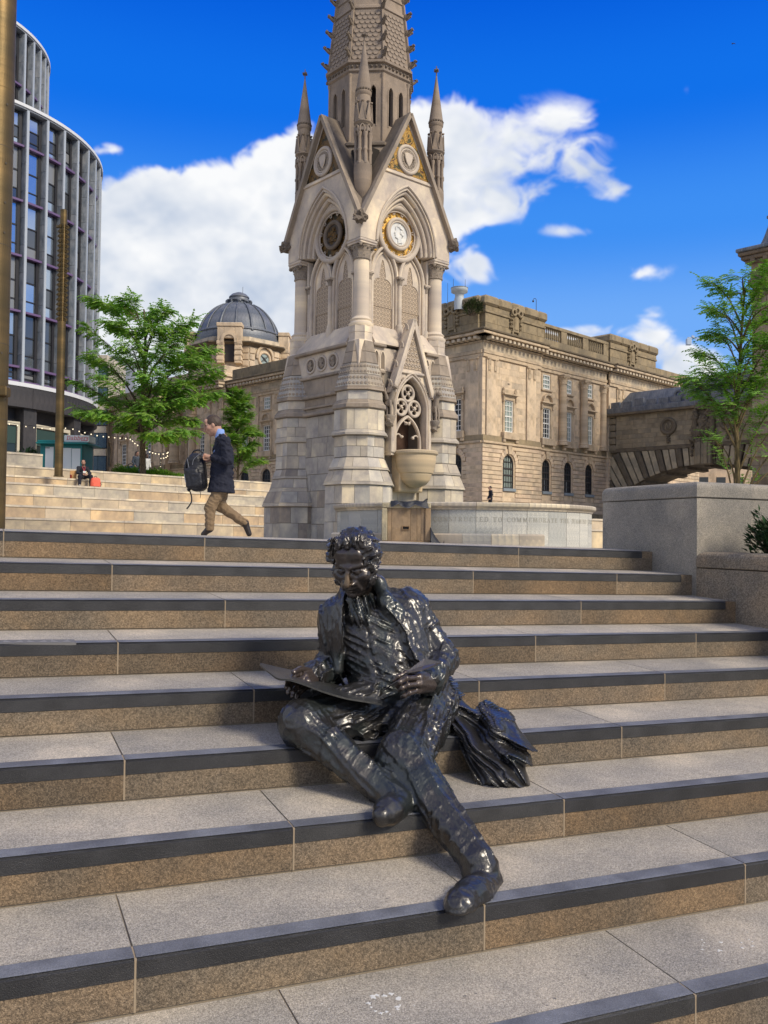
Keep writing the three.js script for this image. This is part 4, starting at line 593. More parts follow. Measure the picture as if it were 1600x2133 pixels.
  for (const [a0, a1] of [[-0.325, -0.262], [-0.258, 0.075], [0.079, 0.187], [0.191, 0.258], [0.262, 0.327]]) part('front_panel', boxG(a0, a1, bot + 0.085, top - 0.10, -0.06, -0.03 + (a0 < -0.3 ? 0.004 : 0), 0.003), bm, bx);
  part('slot_frame', merge([boxG(-0.07, 0.06, 0.165, 0.178, -0.03, -0.012), boxG(-0.07, -0.058, 0.115, 0.165, -0.03, -0.012), boxG(0.048, 0.06, 0.115, 0.165, -0.03, -0.012), boxG(-0.07, 0.06, 0.103, 0.115, -0.03, -0.014)]), bm3, bx);
  part('slot', boxG(-0.058, 0.048, 0.115, 0.165, -0.031, -0.0285), voidMat, bx);
  for (const x of [-0.2, 0.215]) part('fixing', new THREE.CylinderGeometry(0.012, 0.012, 0.008, 10).rotateX(PI / 2).translate(x, bot + 0.035, 0.005), bm2, bx);
  // dark cloth with a pale hem thrown over the box
  const clothM = new THREE.MeshStandardMaterial({ color: lin(0.018, 0.02, 0.028), roughness: 0.55, bumpMap: rep(softB, 0.1), bumpScale: 0.004, side: THREE.DoubleSide });
  const hemM = std(lin(0.10, 0.10, 0.12), 0.6);
  const tp = thing('black_cloth', 'dark cloth with pale hem draped over the top of the stone box', 'cloth', V(p.x, 0, p.z), -0.06);
  const cl = (u, v) => { // u across -1..1, v from the back (0) over the front edge to the hanging hem (1)
    const x = u * 0.33 + 0.045 + noise(u * 2, v * 2, 3) * 0.03, hang = 0.045 + 0.055 * pow(abs(cos((u + 0.08) * PI * 1.02)), 1.0) * (u > 0 ? 1.25 : 1), w = v * 0.62;
    const flat = 0.40; let y = top + 0.012 + 0.018 * (1 + noise(u * 3 + 4, v * 4, 1)) + 0.05 * smooth(0.75, 1, u) * smooth(0.9, 0.4, v) , z = -0.38 + min(w, flat); if (w > flat) { const q = (w - flat) / (0.62 - flat); z = 0.02 + 0.035 * sin(q * PI * 0.5) + 0.02 * cos(u * 9); y -= q * hang + 0.012; }
    return V(x, y, z);
  };
  const grid = (fn, n, m) => { const pos = [], P = (i, j) => fn(i / n * 2 - 1, j / m); for (let i = 0; i < n; i++) for (let j = 0; j < m; j++) for (const q of [P(i, j), P(i, j + 1), P(i + 1, j + 1), P(i, j), P(i + 1, j + 1), P(i + 1, j)]) pos.push(q.x, q.y, q.z); return toCreasedNormals(uvMetres(geo(pos)), 1.2); };
  part('sheet', grid(cl, 36, 22), clothM, tp);
  part('hem', tube(Array.from({ length: 30 }, (_, i) => cl(i / 29 * 2 - 1, 1)), 0.006, 0.006, 6), hemM, tp);
  const q2 = at(905, 1122, 15.5), bc = thing('black_cloth', 'black cloth bunched on the ground against the right side of the stone box', 'cloth', V(q2.x, plazaY(q2.x, 15.5) - 0.02, q2.z));
  part('sheet', grid((u, v) => { const hgt = 0.30 * pow(1 - (u + 1) / 2, 1.8) + 0.015, x = -0.07 + (u + 1) / 2 * 0.24; return V(x, hgt * sin(v * PI) * (1 + 0.1 * noise(u * 3, v * 5, 2)) + (u > 0.9 ? 0.09 * sin(v * PI) : 0.05 * (1 - v) * sin(v * PI)), -0.22 + v * 0.34 + 0.02 * noise(u * 4, v * 4, 7)); }, 18, 18), clothM, bc);
}
// ---------------------------------------------------------------- sandstone seating that climbs to the upper square
const seatA = at(13.6, 1090, 32.4), SX = 0.794, SZ = -0.607, NX = 0.607, NZ = 0.794;          // along, and out towards the viewer
const seatPt = (q, back, y) => V(seatA.x + SX * q - NX * back, y - 0.013 * q, seatA.z + SZ * q - NZ * back);
const tierY = [0, 0.54, 1.04, 1.53, 2.05, 2.43, 2.94], TIER = 1.336;
const seatMats = [[0.49, 0.385, 0.25], [0.51, 0.415, 0.285], [0.48, 0.355, 0.22], [0.46, 0.405, 0.31], [0.51, 0.42, 0.30], [0.47, 0.385, 0.265]].map((c) => stoneMat(lin(...c), blotT, 2.2, softB, 0.003, 0.88, 0.6));
const seatCope = stoneMat(lin(0.56, 0.485, 0.37), blotT, 2.2, softB, 0.002, 0.85, 0.6);
{
  const st = thing('stepped_seating', 'broad tiers of yellow sandstone seating climbing to the upper square at left', 'seating');
  const r = rng(77), sh = (q0, q1, b0, b1, y0, y1) => hexa([seatPt(q0, b0, y0), seatPt(q1, b0, y0), seatPt(q1, b1, y0), seatPt(q0, b1, y0), seatPt(q0, b0, y1), seatPt(q1, b0, y1), seatPt(q1, b1, y1), seatPt(q0, b1, y1)]);
  part('seating_bed', merge([1, 2, 3, 4, 5, 6].map((k) => sh(-9, 17, (k - 1) * TIER + 0.012, 14, tierY[k - 1] - 0.8, tierY[k] - 0.012))), memJoint, st);
  for (let k = 1; k <= 6; k++) {
    let q = -2.5 - r() * 1.5; const b = (k - 1) * TIER;
    while (q < 15.5) { const w = rr(1.5, 2.4, r), m = seatMats[floor(r() * 6)]; part('riser_block', sh(q + 0.006, q + w - 0.006, b + rr(0, 0.006, r), b + 0.4, tierY[k - 1] - 0.06, tierY[k] - 0.085), m, st);
      part('seat_slab', sh(q + 0.005, q + w - 0.005, b - 0.028, b + TIER - 0.01, tierY[k] - 0.078, tierY[k] + rr(-0.002, 0.002, r)), seatCope, st); q += w; }
  }
  const pw = thing('parapet_wall', 'sandstone parapet wall with flat coping above the highest tier of seating', 'wall');
  const qe = 4.02; let q = -4; while (q < qe - 0.5) { const w = min(rr(1.6, 2.3, r), qe - q); part('wall_block', sh(q + 0.006, q + w - 0.006, 6 * TIER, 6 * TIER + 0.45, 2.6, 3.54), seatMats[floor(r() * 6)], pw); part('coping_block', sh(q + 0.004, q + w - 0.004, 6 * TIER - 0.03, 6 * TIER + 0.48, 3.548, 3.64), seatCope, pw); q += w; }
  // right of the memorial the tiers show again as a low double wall
  const lw = thing('terrace_wall', 'short piece of stepped sandstone wall visible right of the basin', 'wall');
  const e = (px, y, d) => { const c = at(px, 1100, d); return V(c.x, y, c.z); };
  const blk = (x0, x1, d, y0, y1, dep, m) => part('wall_block', hexa([e(x0, y0, d), e(x1, y0, d + 1.5), e(x1, y0, d + 1.5 + dep), e(x0, y0, d + dep), e(x0, y1, d), e(x1, y1, d + 1.5), e(x1, y1, d + 1.5 + dep), e(x0, y1, d + dep)]), m, lw);
  blk(1190, 1300, 27, -0.6, 0.20, 1.4, seatMats[1]); blk(1188, 1302, 26.95, 0.21, 0.27, 1.45, seatCope); blk(1190, 1300, 28.4, 0.1, 0.56, 1.4, seatMats[4]); blk(1188, 1302, 28.35, 0.57, 0.63, 1.45, seatCope);
  // the upper square behind
  const up = new THREE.BufferGeometry(), A = seatPt(-40, 7.9, 2.9), B = seatPt(20, 7.9, 2.9);
  struct('upper_square', hexa([V(A.x, -3, A.z), V(B.x, -3, B.z), V(60, -3, -260), V(-120, -3, -260), V(A.x, 3.2, A.z), V(B.x, 2.45, B.z), V(60, 1.7, -260), V(-120, 3.2, -260)]), treadMats[1]);
  struct('terrace_ground', hexa([V(8.5, -3, -33), V(60, -3, -33), V(60, -3, -200), V(8.5, -3, -200), V(8.5, 0.5, -33), V(60, 0.4, -33), V(60, 1.9, -90), V(8.5, 1.95, -90)]), treadMats[1]);
}
// ---------------------------------------------------------------- brass poles
{
  const brass = std(lin(0.21, 0.145, 0.06), 0.46, { metalness: 0.7, map: rep(metalT, 0.9), bumpMap: rep(softB, 0.5), bumpScale: 0.002 }), dark = std(lin(0.06, 0.045, 0.025), 0.6);
  const D1 = 9.4, e1 = at(8, 1098, D1), R1 = 0.176, p1 = V(e1.x - R1, plazaY(e1.x, D1) - 0.02, e1.z);
  const a = thing('brass_pole', 'thick brass pole cut off by the left edge of the photo, standing above the steps', 'pole', p1, 0, '');
  delete a.userData.group;
  part('column', lathe([[R1 + 0.05, 0], [R1 + 0.05, 0.02], [R1, 0.021], [R1, 4.72], [R1 - 0.003, 4.722], [R1 - 0.003, 4.728], [R1, 4.73], [R1, 6.1], [R1 - 0.003, 6.102], [R1 - 0.003, 6.108], [R1, 6.11], [R1, 13.5], [0, 13.5]], 40), brass, a);
  const bandY = [1.2, 2.0, 3.05, 4.1]; bandY.forEach((y) => part('joint_band', lathe([[R1, y], [R1 + 0.002, y + 0.001], [R1 + 0.002, y + 0.006], [R1, y + 0.007]], 40), dark, a));
  for (const y of [0.7, 1.9, 3.18, 3.5, 3.92, 4.55]) part('bolt', new THREE.CylinderGeometry(0.013, 0.013, 0.012, 10).rotateZ(PI / 2).rotateY(-0.55).translate(R1 * cos(0.55), y, R1 * sin(0.55)), dark, a);
  part('junction_box', boxG(R1 * 0.55, R1 + 0.055, 1.44, 1.545, 0.02, 0.14, 0.012), brass, a);
  const base = at(122, 990, 37.9), q = thing('brass_pole', 'slim brass pole with ribbed upper section rising from the sandstone seating', 'pole', V(base.x, 2.38, base.z)), R2 = 0.172, H = (1109 - 432) / F * 37.9 - 2.38;
  const t0 = (1109 - 668) / F * 37.9 - 2.38, t1 = (1109 - 462) / F * 37.9 - 2.38;
  part('column', lathe([[R2 + 0.04, 0], [R2 + 0.04, 0.03], [R2, 0.032], [R2, 2.9], [R2 - 0.006, 2.91], [R2, 2.92], [R2, t0], [R2 * 0.8, t0 + 0.02], [R2 * 0.8, t1], [R2 * 0.86, t1 + 0.02], [R2 * 0.86, H - 0.06], [R2 * 0.9, H - 0.05], [R2 * 0.9, H], [0, H]], 28), brass, q);
  const hookG = merge([boxG(-0.035, 0.035, -0.02, 0.13, 0, 0.055, 0.01), bar(V(0, 0.13, 0.02), V(0, 0.03, 0.10), 0.05, 0.03, V(1, 0, 0))]);
  const rows = 20, pitch = (t1 - t0) / rows;
  for (let k = 0; k < rows; k++) for (let i = 0; i < 8; i++) { const f = part('fin', hookG, brass, q), an = i / 8 * 2 * PI + 0.25; f.position.set(sin(an) * R2 * 0.78, t0 + (k + 0.2) * pitch, cos(an) * R2 * 0.78); f.rotation.y = an; f.scale.y = pitch / 0.2; }
  part('spotlight', merge([boxG(-0.32, -0.12, H - 0.78, H - 0.66, -0.06, 0.06, 0.02), bar(V(-0.25, H - 0.72, 0), V(0, H - 0.6, 0), 0.03, 0.03)]), dark, q);
}
// ---------------------------------------------------------------- the museum: two long stone fronts meeting at a corner, a dome, and a bridge
const musTan = stoneMat(lin(0.56, 0.445, 0.315), sootT, 4.5, softB, 0.006, 0.9, 1.2), musBase = stoneMat(lin(0.55, 0.43, 0.315), sootT, 4.0, softB, 0.006, 0.9, 1.2), musDark = stoneMat(lin(0.27, 0.215, 0.135), sootT, 3.0, softB, 0.008, 0.92, 1.0),
  musLine = std(lin(0.10, 0.075, 0.05), 0.95), musTrim = stoneMat(lin(0.48, 0.38, 0.265), sootT, 3.0, softB, 0.005, 0.9, 1.0), musPale = stoneMat(lin(0.50, 0.42, 0.31), sootT, 3.0, softB, 0.004, 0.9, 1.0),
  musBlockA = stoneMat(lin(0.58, 0.46, 0.325), sootT, 3.5, softB, 0.006, 0.9, 1.2), musBlockB = stoneMat(lin(0.52, 0.415, 0.295), sootT, 3.5, softB, 0.006, 0.9, 1.2), musSoot = stoneMat(lin(0.155, 0.122, 0.08), sootT, 3.0, softB, 0.008, 0.92, 1.0);
const glassDark = new THREE.MeshPhysicalMaterial({ color: lin(0.03, 0.035, 0.04), roughness: 0.08, specularIntensity: 1 }), glassPale = new THREE.MeshPhysicalMaterial({ color: lin(0.30, 0.36, 0.33), roughness: 0.15 });
const whitePaint = std(lin(0.72, 0.72, 0.68), 0.6), blackPaint = std(lin(0.035, 0.03, 0.03), 0.6), greyPaint = std(lin(0.22, 0.26, 0.29), 0.6);
const leadMat = std(lin(0.25, 0.275, 0.315), 0.5, { map: rep(metalT, 1.6), metalness: 0.25, bumpMap: rep(softB, 0.8), bumpScale: 0.01 });
const MC = { x: 7.64, d: 69.7 }, MYAW = 44.5 * PI / 180;
const rayK = (px, py) => { const k = pixelRay(px, py); return [k.x / -k.z, k.y / -k.z]; };
const fR = (px, py = 900) => { const [k] = rayK(px, py); return (k * MC.d - MC.x) / (0.713 - 0.701 * k); };
const fL = (px, py = 900) => { const [k] = rayK(px, py); return -(MC.x - MC.d * k) / (0.713 * k + 0.701); };
const yAt = (px, py, d) => rayK(px, py)[1] * d;
const museum = thing('museum_building', 'long tan stone classical museum with dome, balustrade and arched ground-floor windows behind the memorial', 'building', V(MC.x, 0, -MC.d), MYAW);
{
  const r = rng(314);
  function sash(x, y0, y1, hw, o, nx, ny, fp, frameM, glass, arched = false, parent = museum) {      // a window: frame with glazing bars, and its pane
    const a = [], t = 0.05, H = arched ? y1 - hw : y1;
    if (arched) a.push(extr(archRound(hw, hw - 0.09, y0, H), 0.10, o));
    else a.push(boxG(-hw, -hw + 0.09, y0, y1, o, o + 0.1), boxG(hw - 0.09, hw, y0, y1, o, o + 0.1), boxG(-hw + 0.09, hw - 0.09, y1 - 0.09, y1, o, o + 0.1));
    a.push(boxG(-hw + 0.09, hw - 0.09, y0, y0 + 0.1, o, o + 0.11));
    for (let i = 1; i < nx; i++) { const u = -hw + 2 * hw * i / nx, top = arched ? H + sqrt(max(0, (hw - 0.05) ** 2 - u * u)) : y1 - 0.09; a.push(boxG(u - t / 2, u + t / 2, y0 + 0.1, top, o + 0.02, o + 0.07)); }
    for (let j = 1; j < ny; j++) { const v = y0 + (y1 - y0) * j / ny, q = abs(j - ny / 2) < 0.6 ? 0.10 : t, w = arched && v > H ? sqrt(max(0.01, (hw - 0.06) ** 2 - (v - H) ** 2)) : hw - 0.09; a.push(boxG(-w, w, v - q / 2, v + q / 2, o + 0.025, o + 0.075)); }
    const w = fp(merge(a).translate(x, 0, 0), frameM, 'window', parent);
    const pane = arched ? extr(archRoundFill(hw - 0.03, y0, H), 0.02, o - 0.02).translate(x, 0, 0) : boxG(x - hw + 0.03, x + hw - 0.03, y0 + 0.02, y1 - 0.03, o - 0.02, o + 0.01);
    fp(pane, glass, 'pane', w); return w;
  }
  const arcP = (R, y, n = 14) => Array.from({ length: n + 1 }, (_, i) => [R * cos(i / n * PI), y + R * sin(i / n * PI)]);
  const archRound = (R, ri, y0, y) => poly([[R, y0], ...arcP(R, y), [-R, y0], [-ri, y0], ...arcP(ri, y).reverse(), [ri, y0]]);
  const archRoundFill = (R, y0, y) => poly([[R, y0], ...arcP(R, y), [-R, y0]]);
  // one front: x along it as seen from outside, o outwards; rot turns it into place
  function front(rot, X0, X1, bays, wins, cols, opts = {}) {
    const fp = (g, m, nm, parent = museum) => part(nm, clean(g).rotateY(rot), m, parent);
    const proj = (x) => { for (const [a, b, p] of bays) if (x >= a && x <= b) return p; return 0; };
    for (const [a, b, p] of bays) {
      const y0 = 1.0, yb = 7.35, holes = wins.filter((w) => w.x > a && w.x < b);
      // recessed backing wall with openings
      const back = poly([[a, y0], [b, y0], [b, 14.3], [a, 14.3]]);
      for (const w of holes) { if (w.g) back.holes.push(path([[w.x - w.g, 3.92], [w.x + w.g, 3.92], ...arcP(w.g, 6.62 - w.g).map(([u, v]) => [u + w.x, v])])); if (w.u) back.holes.push(path([[w.x - w.u, 8.45], [w.x + w.u, 8.45], [w.x + w.u, 11.05], [w.x - w.u, 11.05]])); if (w.t) back.holes.push(path([[w.x - w.t, 12.7], [w.x + w.t, 12.7], [w.x + w.t, 13.92], [w.x - w.t, 13.92]])); }
      const wall = fp(extr(back, p + 1.25, -1.25), musTan, 'wall');
      fp(boxG(a + 0.9, b - 0.9, y0, 15.8, -2.6, -1.26), blackPaint, 'dark_interior', wall);
      // rusticated ground floor, course by course
      const n = 15, ch = (yb - 2.15) / n;
      for (let k = 0; k < n; k++) {
        const ya = 2.15 + k * ch + 0.025, yc = 2.15 + (k + 1) * ch - 0.025, ym = (ya + yc) / 2; let cuts = [[a, b]];
        for (const w of holes) if (w.g) { const R = w.g + 0.52, sp = 6.62 - w.g; let hw = 0; if (ym > 3.3 && ym < sp) hw = w.g + 0.14; if (ym >= sp && ym < sp + R + 0.1) hw = sqrt(max(0, (R + 0.04) ** 2 - (ym - sp) ** 2)); if (ym >= sp + R - 0.3) hw = max(hw, 0.32); if (hw) cuts = cuts.flatMap(([u, v]) => u < w.x && v > w.x ? [[u, w.x - hw], [w.x + hw, v]] : [[u, v]]); }
        for (const [u, v] of cuts) if (v - u > 0.06) { let q = u; while (q < v - 0.01) { const wd = v - q < 3.2 ? v - q : rr(1.6, 2.4, r); fp(boxG(q + (q > u ? 0.006 : 0), q + wd, ya, yc, p - 0.02, p + 0.10), [musBase, musBlockA, musBlockB][floor(r() * 3)], 'stone_course', wall); q += wd; } }
      }
      fp(boxG(a, b, 1.0, 2.13, p - 0.02, p + 0.16), musDark, 'plinth', wall);
      for (const w of holes) {
        if (w.g) {
          const sp = 6.62 - w.g, R0_ = w.g + 0.13, R1_ = w.g + 0.50, nv = 11;
          for (let k = 0; k < nv; k++) { if (k === 5) continue; const a0 = k / nv * PI + 0.012, a1 = (k + 1) / nv * PI - 0.012; fp(extr(poly([[R0_ * cos(a0), sp + R0_ * sin(a0)], [R1_ * cos(a0), sp + R1_ * sin(a0)], [R1_ * cos(a1), sp + R1_ * sin(a1)], [R0_ * cos(a1), sp + R0_ * sin(a1)]]), 0.13, p - 0.02).translate(w.x, 0, 0), k % 2 ? musBase : musBlockA, 'voussoir', wall); }
          fp(extr(poly([[-0.17, sp + w.g + 0.06], [0.17, sp + w.g + 0.06], [0.26, yb - 0.02], [-0.26, yb - 0.02]]), 0.24, p - 0.02).translate(w.x, 0, 0), musTrim, 'keystone', wall);
          sash(w.x, 3.92, 6.62, w.g, p - 0.14, w.g > 0.6 ? 5 : 3, 5, fp, blackPaint, w.pale ? glassPale : glassDark, true);
          fp(boxG(w.x - w.g - 0.1, w.x + w.g + 0.1, 3.68, 3.92, p - 0.2, p + 0.22, 0.02), greyPaint, 'sill_box', wall);
          fp(boxG(w.x - w.g - 0.08, w.x + w.g + 0.08, 2.5, 3.66, p - 0.05, p + 0.07), musBlockA, 'apron', wall);
        }
        if (w.u) {
          sash(w.x, 8.45, 11.05, w.u, p - 0.12, 3, 6, fp, whitePaint, w.pu ? glassPale : glassDark);
          const e = w.u + 0.26;
          fp(merge([boxG(w.x - e, w.x - w.u - 0.002, 8.4, 11.3, p - 0.02, p + 0.09, 0.02), boxG(w.x + w.u + 0.002, w.x + e, 8.4, 11.3, p - 0.02, p + 0.09, 0.02), boxG(w.x - w.u, w.x + w.u, 11.06, 11.3, p - 0.02, p + 0.09)]), musTrim, 'window_surround', wall);
          fp(merge([boxG(w.x - e - 0.12, w.x + e + 0.12, 11.42, 11.56, p - 0.02, p + 0.34, 0.03), boxG(w.x - e - 0.05, w.x + e + 0.05, 11.31, 11.418, p - 0.02, p + 0.18, 0.02), boxG(w.x - e - 0.06, w.x - e + 0.10, 10.9, 11.3, p, p + 0.24, 0.03), boxG(w.x + e - 0.10, w.x + e + 0.06, 10.9, 11.3, p, p + 0.24, 0.03)]), musTrim, 'window_hood', wall);
          if (w.seg) { fp(extr(poly([...arcP(e * 0.86, 11.56, 12), [-e * 0.86 + 0.12, 11.56], ...arcP(e * 0.86 - 0.12, 11.56, 12).reverse()]), 0.30, p - 0.02).translate(w.x, 0, 0), musTrim, 'round_pediment', wall); fp(extr(poly(arcP(e * 0.7, 11.56, 12)), 0.06, p - 0.01).translate(w.x, 0, 0), musBlockB, 'tympanum', wall); }
          else fp(merge([boxG(w.x - e + 0.05, w.x + e - 0.05, 11.57, 11.9, p - 0.02, p + 0.05), ...[-1, 1].map((s) => clean(lump(0.2, s + 3, 0.4)).scale(0.7, 1.4, 0.6).translate(w.x + s * (e - 0.05), 11.75, p + 0.12))]), musTrim, 'window_crest', wall);
          fp(boxG(w.x - e - 0.18, w.x + e + 0.18, 7.85, 8.42, p - 0.02, p + 0.36, 0.03), musTrim, 'balcony_block', wall); for (const q of [-e, e]) fp(boxG(w.x + q - 0.16, w.x + q + 0.16, 7.6, 7.84, p, p + 0.30, 0.03), musTrim, 'bracket', wall);
        }
        if (w.t) { sash(w.x, 12.7, 13.92, w.t, p - 0.12, 3, 3, fp, whitePaint, glassPale); fp(merge([boxG(w.x - w.t - 0.17, w.x - w.t, 12.62, 14.05, p - 0.02, p + 0.07, 0.015), boxG(w.x + w.t, w.x + w.t + 0.17, 12.62, 14.05, p - 0.02, p + 0.07, 0.015), boxG(w.x - w.t - 0.24, w.x + w.t + 0.24, 12.5, 12.66, p - 0.02, p + 0.15, 0.02)]), musTrim, 'window_surround', wall); }
        if (w.vent) fp(boxG(w.x - 0.16, w.x + 0.16, 12.3, 12.42, p - 0.01, p + 0.012), blackPaint, 'vent', wall);
      }
      // plain ashlar of the upper floor: shallow courses between the openings
      for (let k = 0; k < 12; k++) {
        const ya = 8.02 + k * 0.505 + 0.006, yc = ya + 0.493; let cuts = [[a, b]];
        for (const w of holes) for (const [s, q0, q1, ex] of [[w.u, 7.5, 11.95, 0.5], [w.t, 12.5, 14.05, 0.24]]) if (s && ya < q1 && yc > q0) cuts = cuts.flatMap(([u, v]) => u < w.x && v > w.x ? [[u, w.x - s - ex], [w.x + s + ex, v]] : [[u, v]]);
        for (const [u, v] of cuts) { let q = u; while (q < v - 0.05) { const wd = v - q < 1.9 ? v - q : rr(0.9, 1.5, r); fp(boxG(q + 0.004, q + wd - 0.004, ya, yc, p - 0.02, p + 0.012), [musTan, musBlockA, musTan, musBlockB][floor(r() * 4)], 'ashlar_block', wall); q += wd; } }
      }
      fp(boxG(a, b, 7.36, 7.55, p - 0.02, p + 0.22, 0.03), musTrim, 'sill_band', wall); fp(boxG(a, b, 7.56, 8.0, p - 0.02, p + 0.12), musDark, 'sill_band', wall);
      // entablature
      const e0 = a - (a === X0 && !opts.noStart ? 0 : 0), ext = 0.0;
      fp(boxG(a, b, 14.15, 14.42, p - 0.02, p + 0.14, 0.02), musTrim, 'architrave', wall); fp(boxG(a, b, 14.425, 14.70, p - 0.02, p + 0.20, 0.02), musTrim, 'architrave', wall);
      fp(boxG(a, b, 14.705, 15.28, p - 0.02, p + 0.12), musPale, 'frieze', wall); fp(boxG(a, b, 15.285, 15.42, p - 0.02, p + 0.24, 0.03), musTrim, 'bed_mould', wall); fp(boxG(a, b, 15.425, 15.75, p - 0.02, p + 0.30), musSoot, 'dentil_band', wall);
      const ca = a + (a === opts.corner ? 0.95 : 0) * 0, cor = fp(boxG(a - (opts.extA && a === X0 ? 0.95 : 0), b + (opts.extB && b === X1 ? 0.95 : 0), 15.755, 15.98, p - 0.1, p + 0.92, 0.03), musTrim, 'cornice', wall);
      fp(boxG(a - (opts.extA && a === X0 ? 1.05 : 0), b + (opts.extB && b === X1 ? 1.05 : 0), 15.985, 16.16, p - 0.1, p + 1.02, 0.04), musSoot, 'cornice', wall);
      for (let x = a + 0.25; x < b - 0.05 && !(opts.farFrom && x < opts.farFrom); x += 0.56) fp(dentG.clone().translate(x, 15.55, p + 0.58), musPale, 'dentil', wall);
    }
    for (const c of cols) {
      if (c.round) {
        const col = fp(toCreasedNormals(lathe([[c.r * 1.3, 8.02], [c.r * 1.3, 8.2], [c.r * 1.15, 8.28], [c.r * 1.22, 8.36], [c.r * 1.02, 8.45], [c.r, 9.6], [c.r * 0.86, 13.35]], 24), 0.6).translate(c.x, 0, c.o ?? 0.28), musTrim, 'column');
        const [lv, ab] = capital(c.r * 0.86, 13.3, 14.14, c.r * 1.15, 8); fp(lv.translate(c.x, 0, c.o ?? 0.28), musTrim, 'column_capital', col); fp(ab.translate(c.x, 0, c.o ?? 0.28), musTrim, 'column_abacus', col);
      } else {
        const p = proj(c.x), pl = fp(boxG(c.x - c.w, c.x + c.w, 8.0, 14.14, p - 0.02, p + 0.13, 0.02), musBlockA, 'pilaster');
        for (const s of [-1, 1]) fp(boxG(c.x + s * (c.w + 0.03) - 0.025, c.x + s * (c.w + 0.03) + 0.025, 8.0, 14.1, p, p + 0.016), musLine, 'pilaster_groove', pl);
        for (const s of c.w > 0.4 ? [-0.36, 0.36] : [0]) fp(merge([boxG(c.x + s - 0.16, c.x + s + 0.16, 13.15, 14.0, p + 0.1, p + 0.2, 0.02), boxG(c.x + s - 0.05, c.x + s + 0.05, 13.55, 14.0, p + 0.19, p + 0.25, 0.015), boxG(c.x + s - 0.12, c.x + s - 0.05, 13.06, 13.15, p + 0.1, p + 0.18), boxG(c.x + s + 0.05, c.x + s + 0.12, 13.06, 13.15, p + 0.1, p + 0.18)]), musTrim, 'pilaster_drop', pl);
        fp(boxG(c.x - c.w - 0.04, c.x + c.w + 0.04, 14.0, 14.145, p - 0.02, p + 0.24, 0.02), musTrim, 'pilaster_cap', pl);
      }
    }
    return fp;
  }
  const dentG = boxG(-0.15, 0.15, -0.11, 0.11, -0.28, 0.28, 0.02);
  const xA = fR(1119, 900), xB = fR(1262, 800), xE = 36;
  const R = front(0, -0.395, xE, [[-0.395, xA, 0.30], [xA, xB, 0], [xB, xE, 0.30]],
    [{ x: fR(1053), g: 0.71, u: 0.56, pale: 1, pu: 1, vent: 1 }, { x: fR(1137.5), g: 0.56, u: 0.55, t: 0.55, seg: 1 }, { x: fR(1183), g: 0.56, u: 0.55, t: 0.55, seg: 1, pu: 1 }, { x: fR(1226.5), g: 0.56, u: 0.55, t: 0.55, seg: 1, pu: 1 }],
    [{ x: 0.72, w: 0.66 }, { x: fR(1099, 850), w: 0.62 }, { x: fR(1167), r: 0.36, round: 1 }, { x: fR(1211), r: 0.36, round: 1 }, { x: fR(1254), r: 0.34, round: 1, o: 0.1 }, { x: fR(1285, 850), w: 0.62 }], { extA: 1 });
  const L = front(-PI / 2, -70, 0.295, [[-4.6, 0.295, 0.30], [fL(484), -4.6, 0], [fL(424), fL(484), 0.9], [fL(345), fL(424), -0.8], [-70, fL(345), 0]],
    [{ x: fL(955), g: 0.6, u: 0.56, t: 0 }, { x: fL(556), g: 0.7, u: 0.56, t: 0.55, seg: 1, pale: 0 }, { x: fL(511), g: 0.7, u: 0.56, t: 0.55, seg: 1, pu: 1 }, { x: fL(438), u: 0.56, g: 0.6 }, { x: fL(311), u: 0.6, g: 0.6, seg: 1, t: 0.55 }, { x: fL(260), u: 0.6, g: 0.6, seg: 1 }, { x: fL(226), u: 0.6, g: 0.6, seg: 1 }, { x: fL(385), u: 0.6, g: 0 }],
    [{ x: -0.72, w: 0.66 }, { x: fL(533), w: 0.5 }, { x: fL(580), w: 0.5 }, { x: fL(474), w: 0.5 }, { x: fL(448), w: 0.5 }, { x: fL(405), r: 0.55, round: 1, o: 0.1 }, { x: fL(365), r: 0.55, round: 1, o: 0.1 }, { x: fL(335), w: 0.4 }, { x: fL(285), w: 0.4 }, { x: fL(243), w: 0.4 }], { extB: 1 });
  // roofs behind the parapets keep the sky out
  part('roof', boxG(-0.0, 36, 15.9, 16.1, -60, -0.1), musSoot, museum);
  // attic blocks at the corner and farther along, with scrolled cartouches
  function attic(fp, x0, x1, z0, z1, cart, wall) {
    const cuts = []; let q = x0; while (q < x1 - 0.2) { const w = x1 - q < 2.4 ? x1 - q : rr(1.4, 2, r); cuts.push([q, q + w]); q += w; }
    for (const [a, b] of cuts) { for (const [y0, y1] of [[16.17, 16.96], [16.97, 17.72]]) fp(boxG(a + 0.005, b - 0.005, y0, y1, z0, z1, 0.012), musDark, 'attic_block', wall); }
    fp(boxG(x0 - 0.08, x1 + 0.08, 17.73, 17.92, z0 - 0.1, z1 + 0.10, 0.03), musDark, 'attic_moulding', wall); fp(boxG(x0 - 0.02, x1 + 0.02, 17.925, 18.3, z0, z1 + 0.04, 0.02), musDark, 'attic_moulding', wall);
    for (const [a, b] of cuts) fp(boxG(a + 0.006 - (a === x0 ? 0.22 : 0), b - 0.006 + (b >= x1 - 0.01 ? 0.22 : 0), 18.305, 19.1, z0 - 0.22, z1 + 0.24, 0.17), musDark, 'attic_roll', wall);
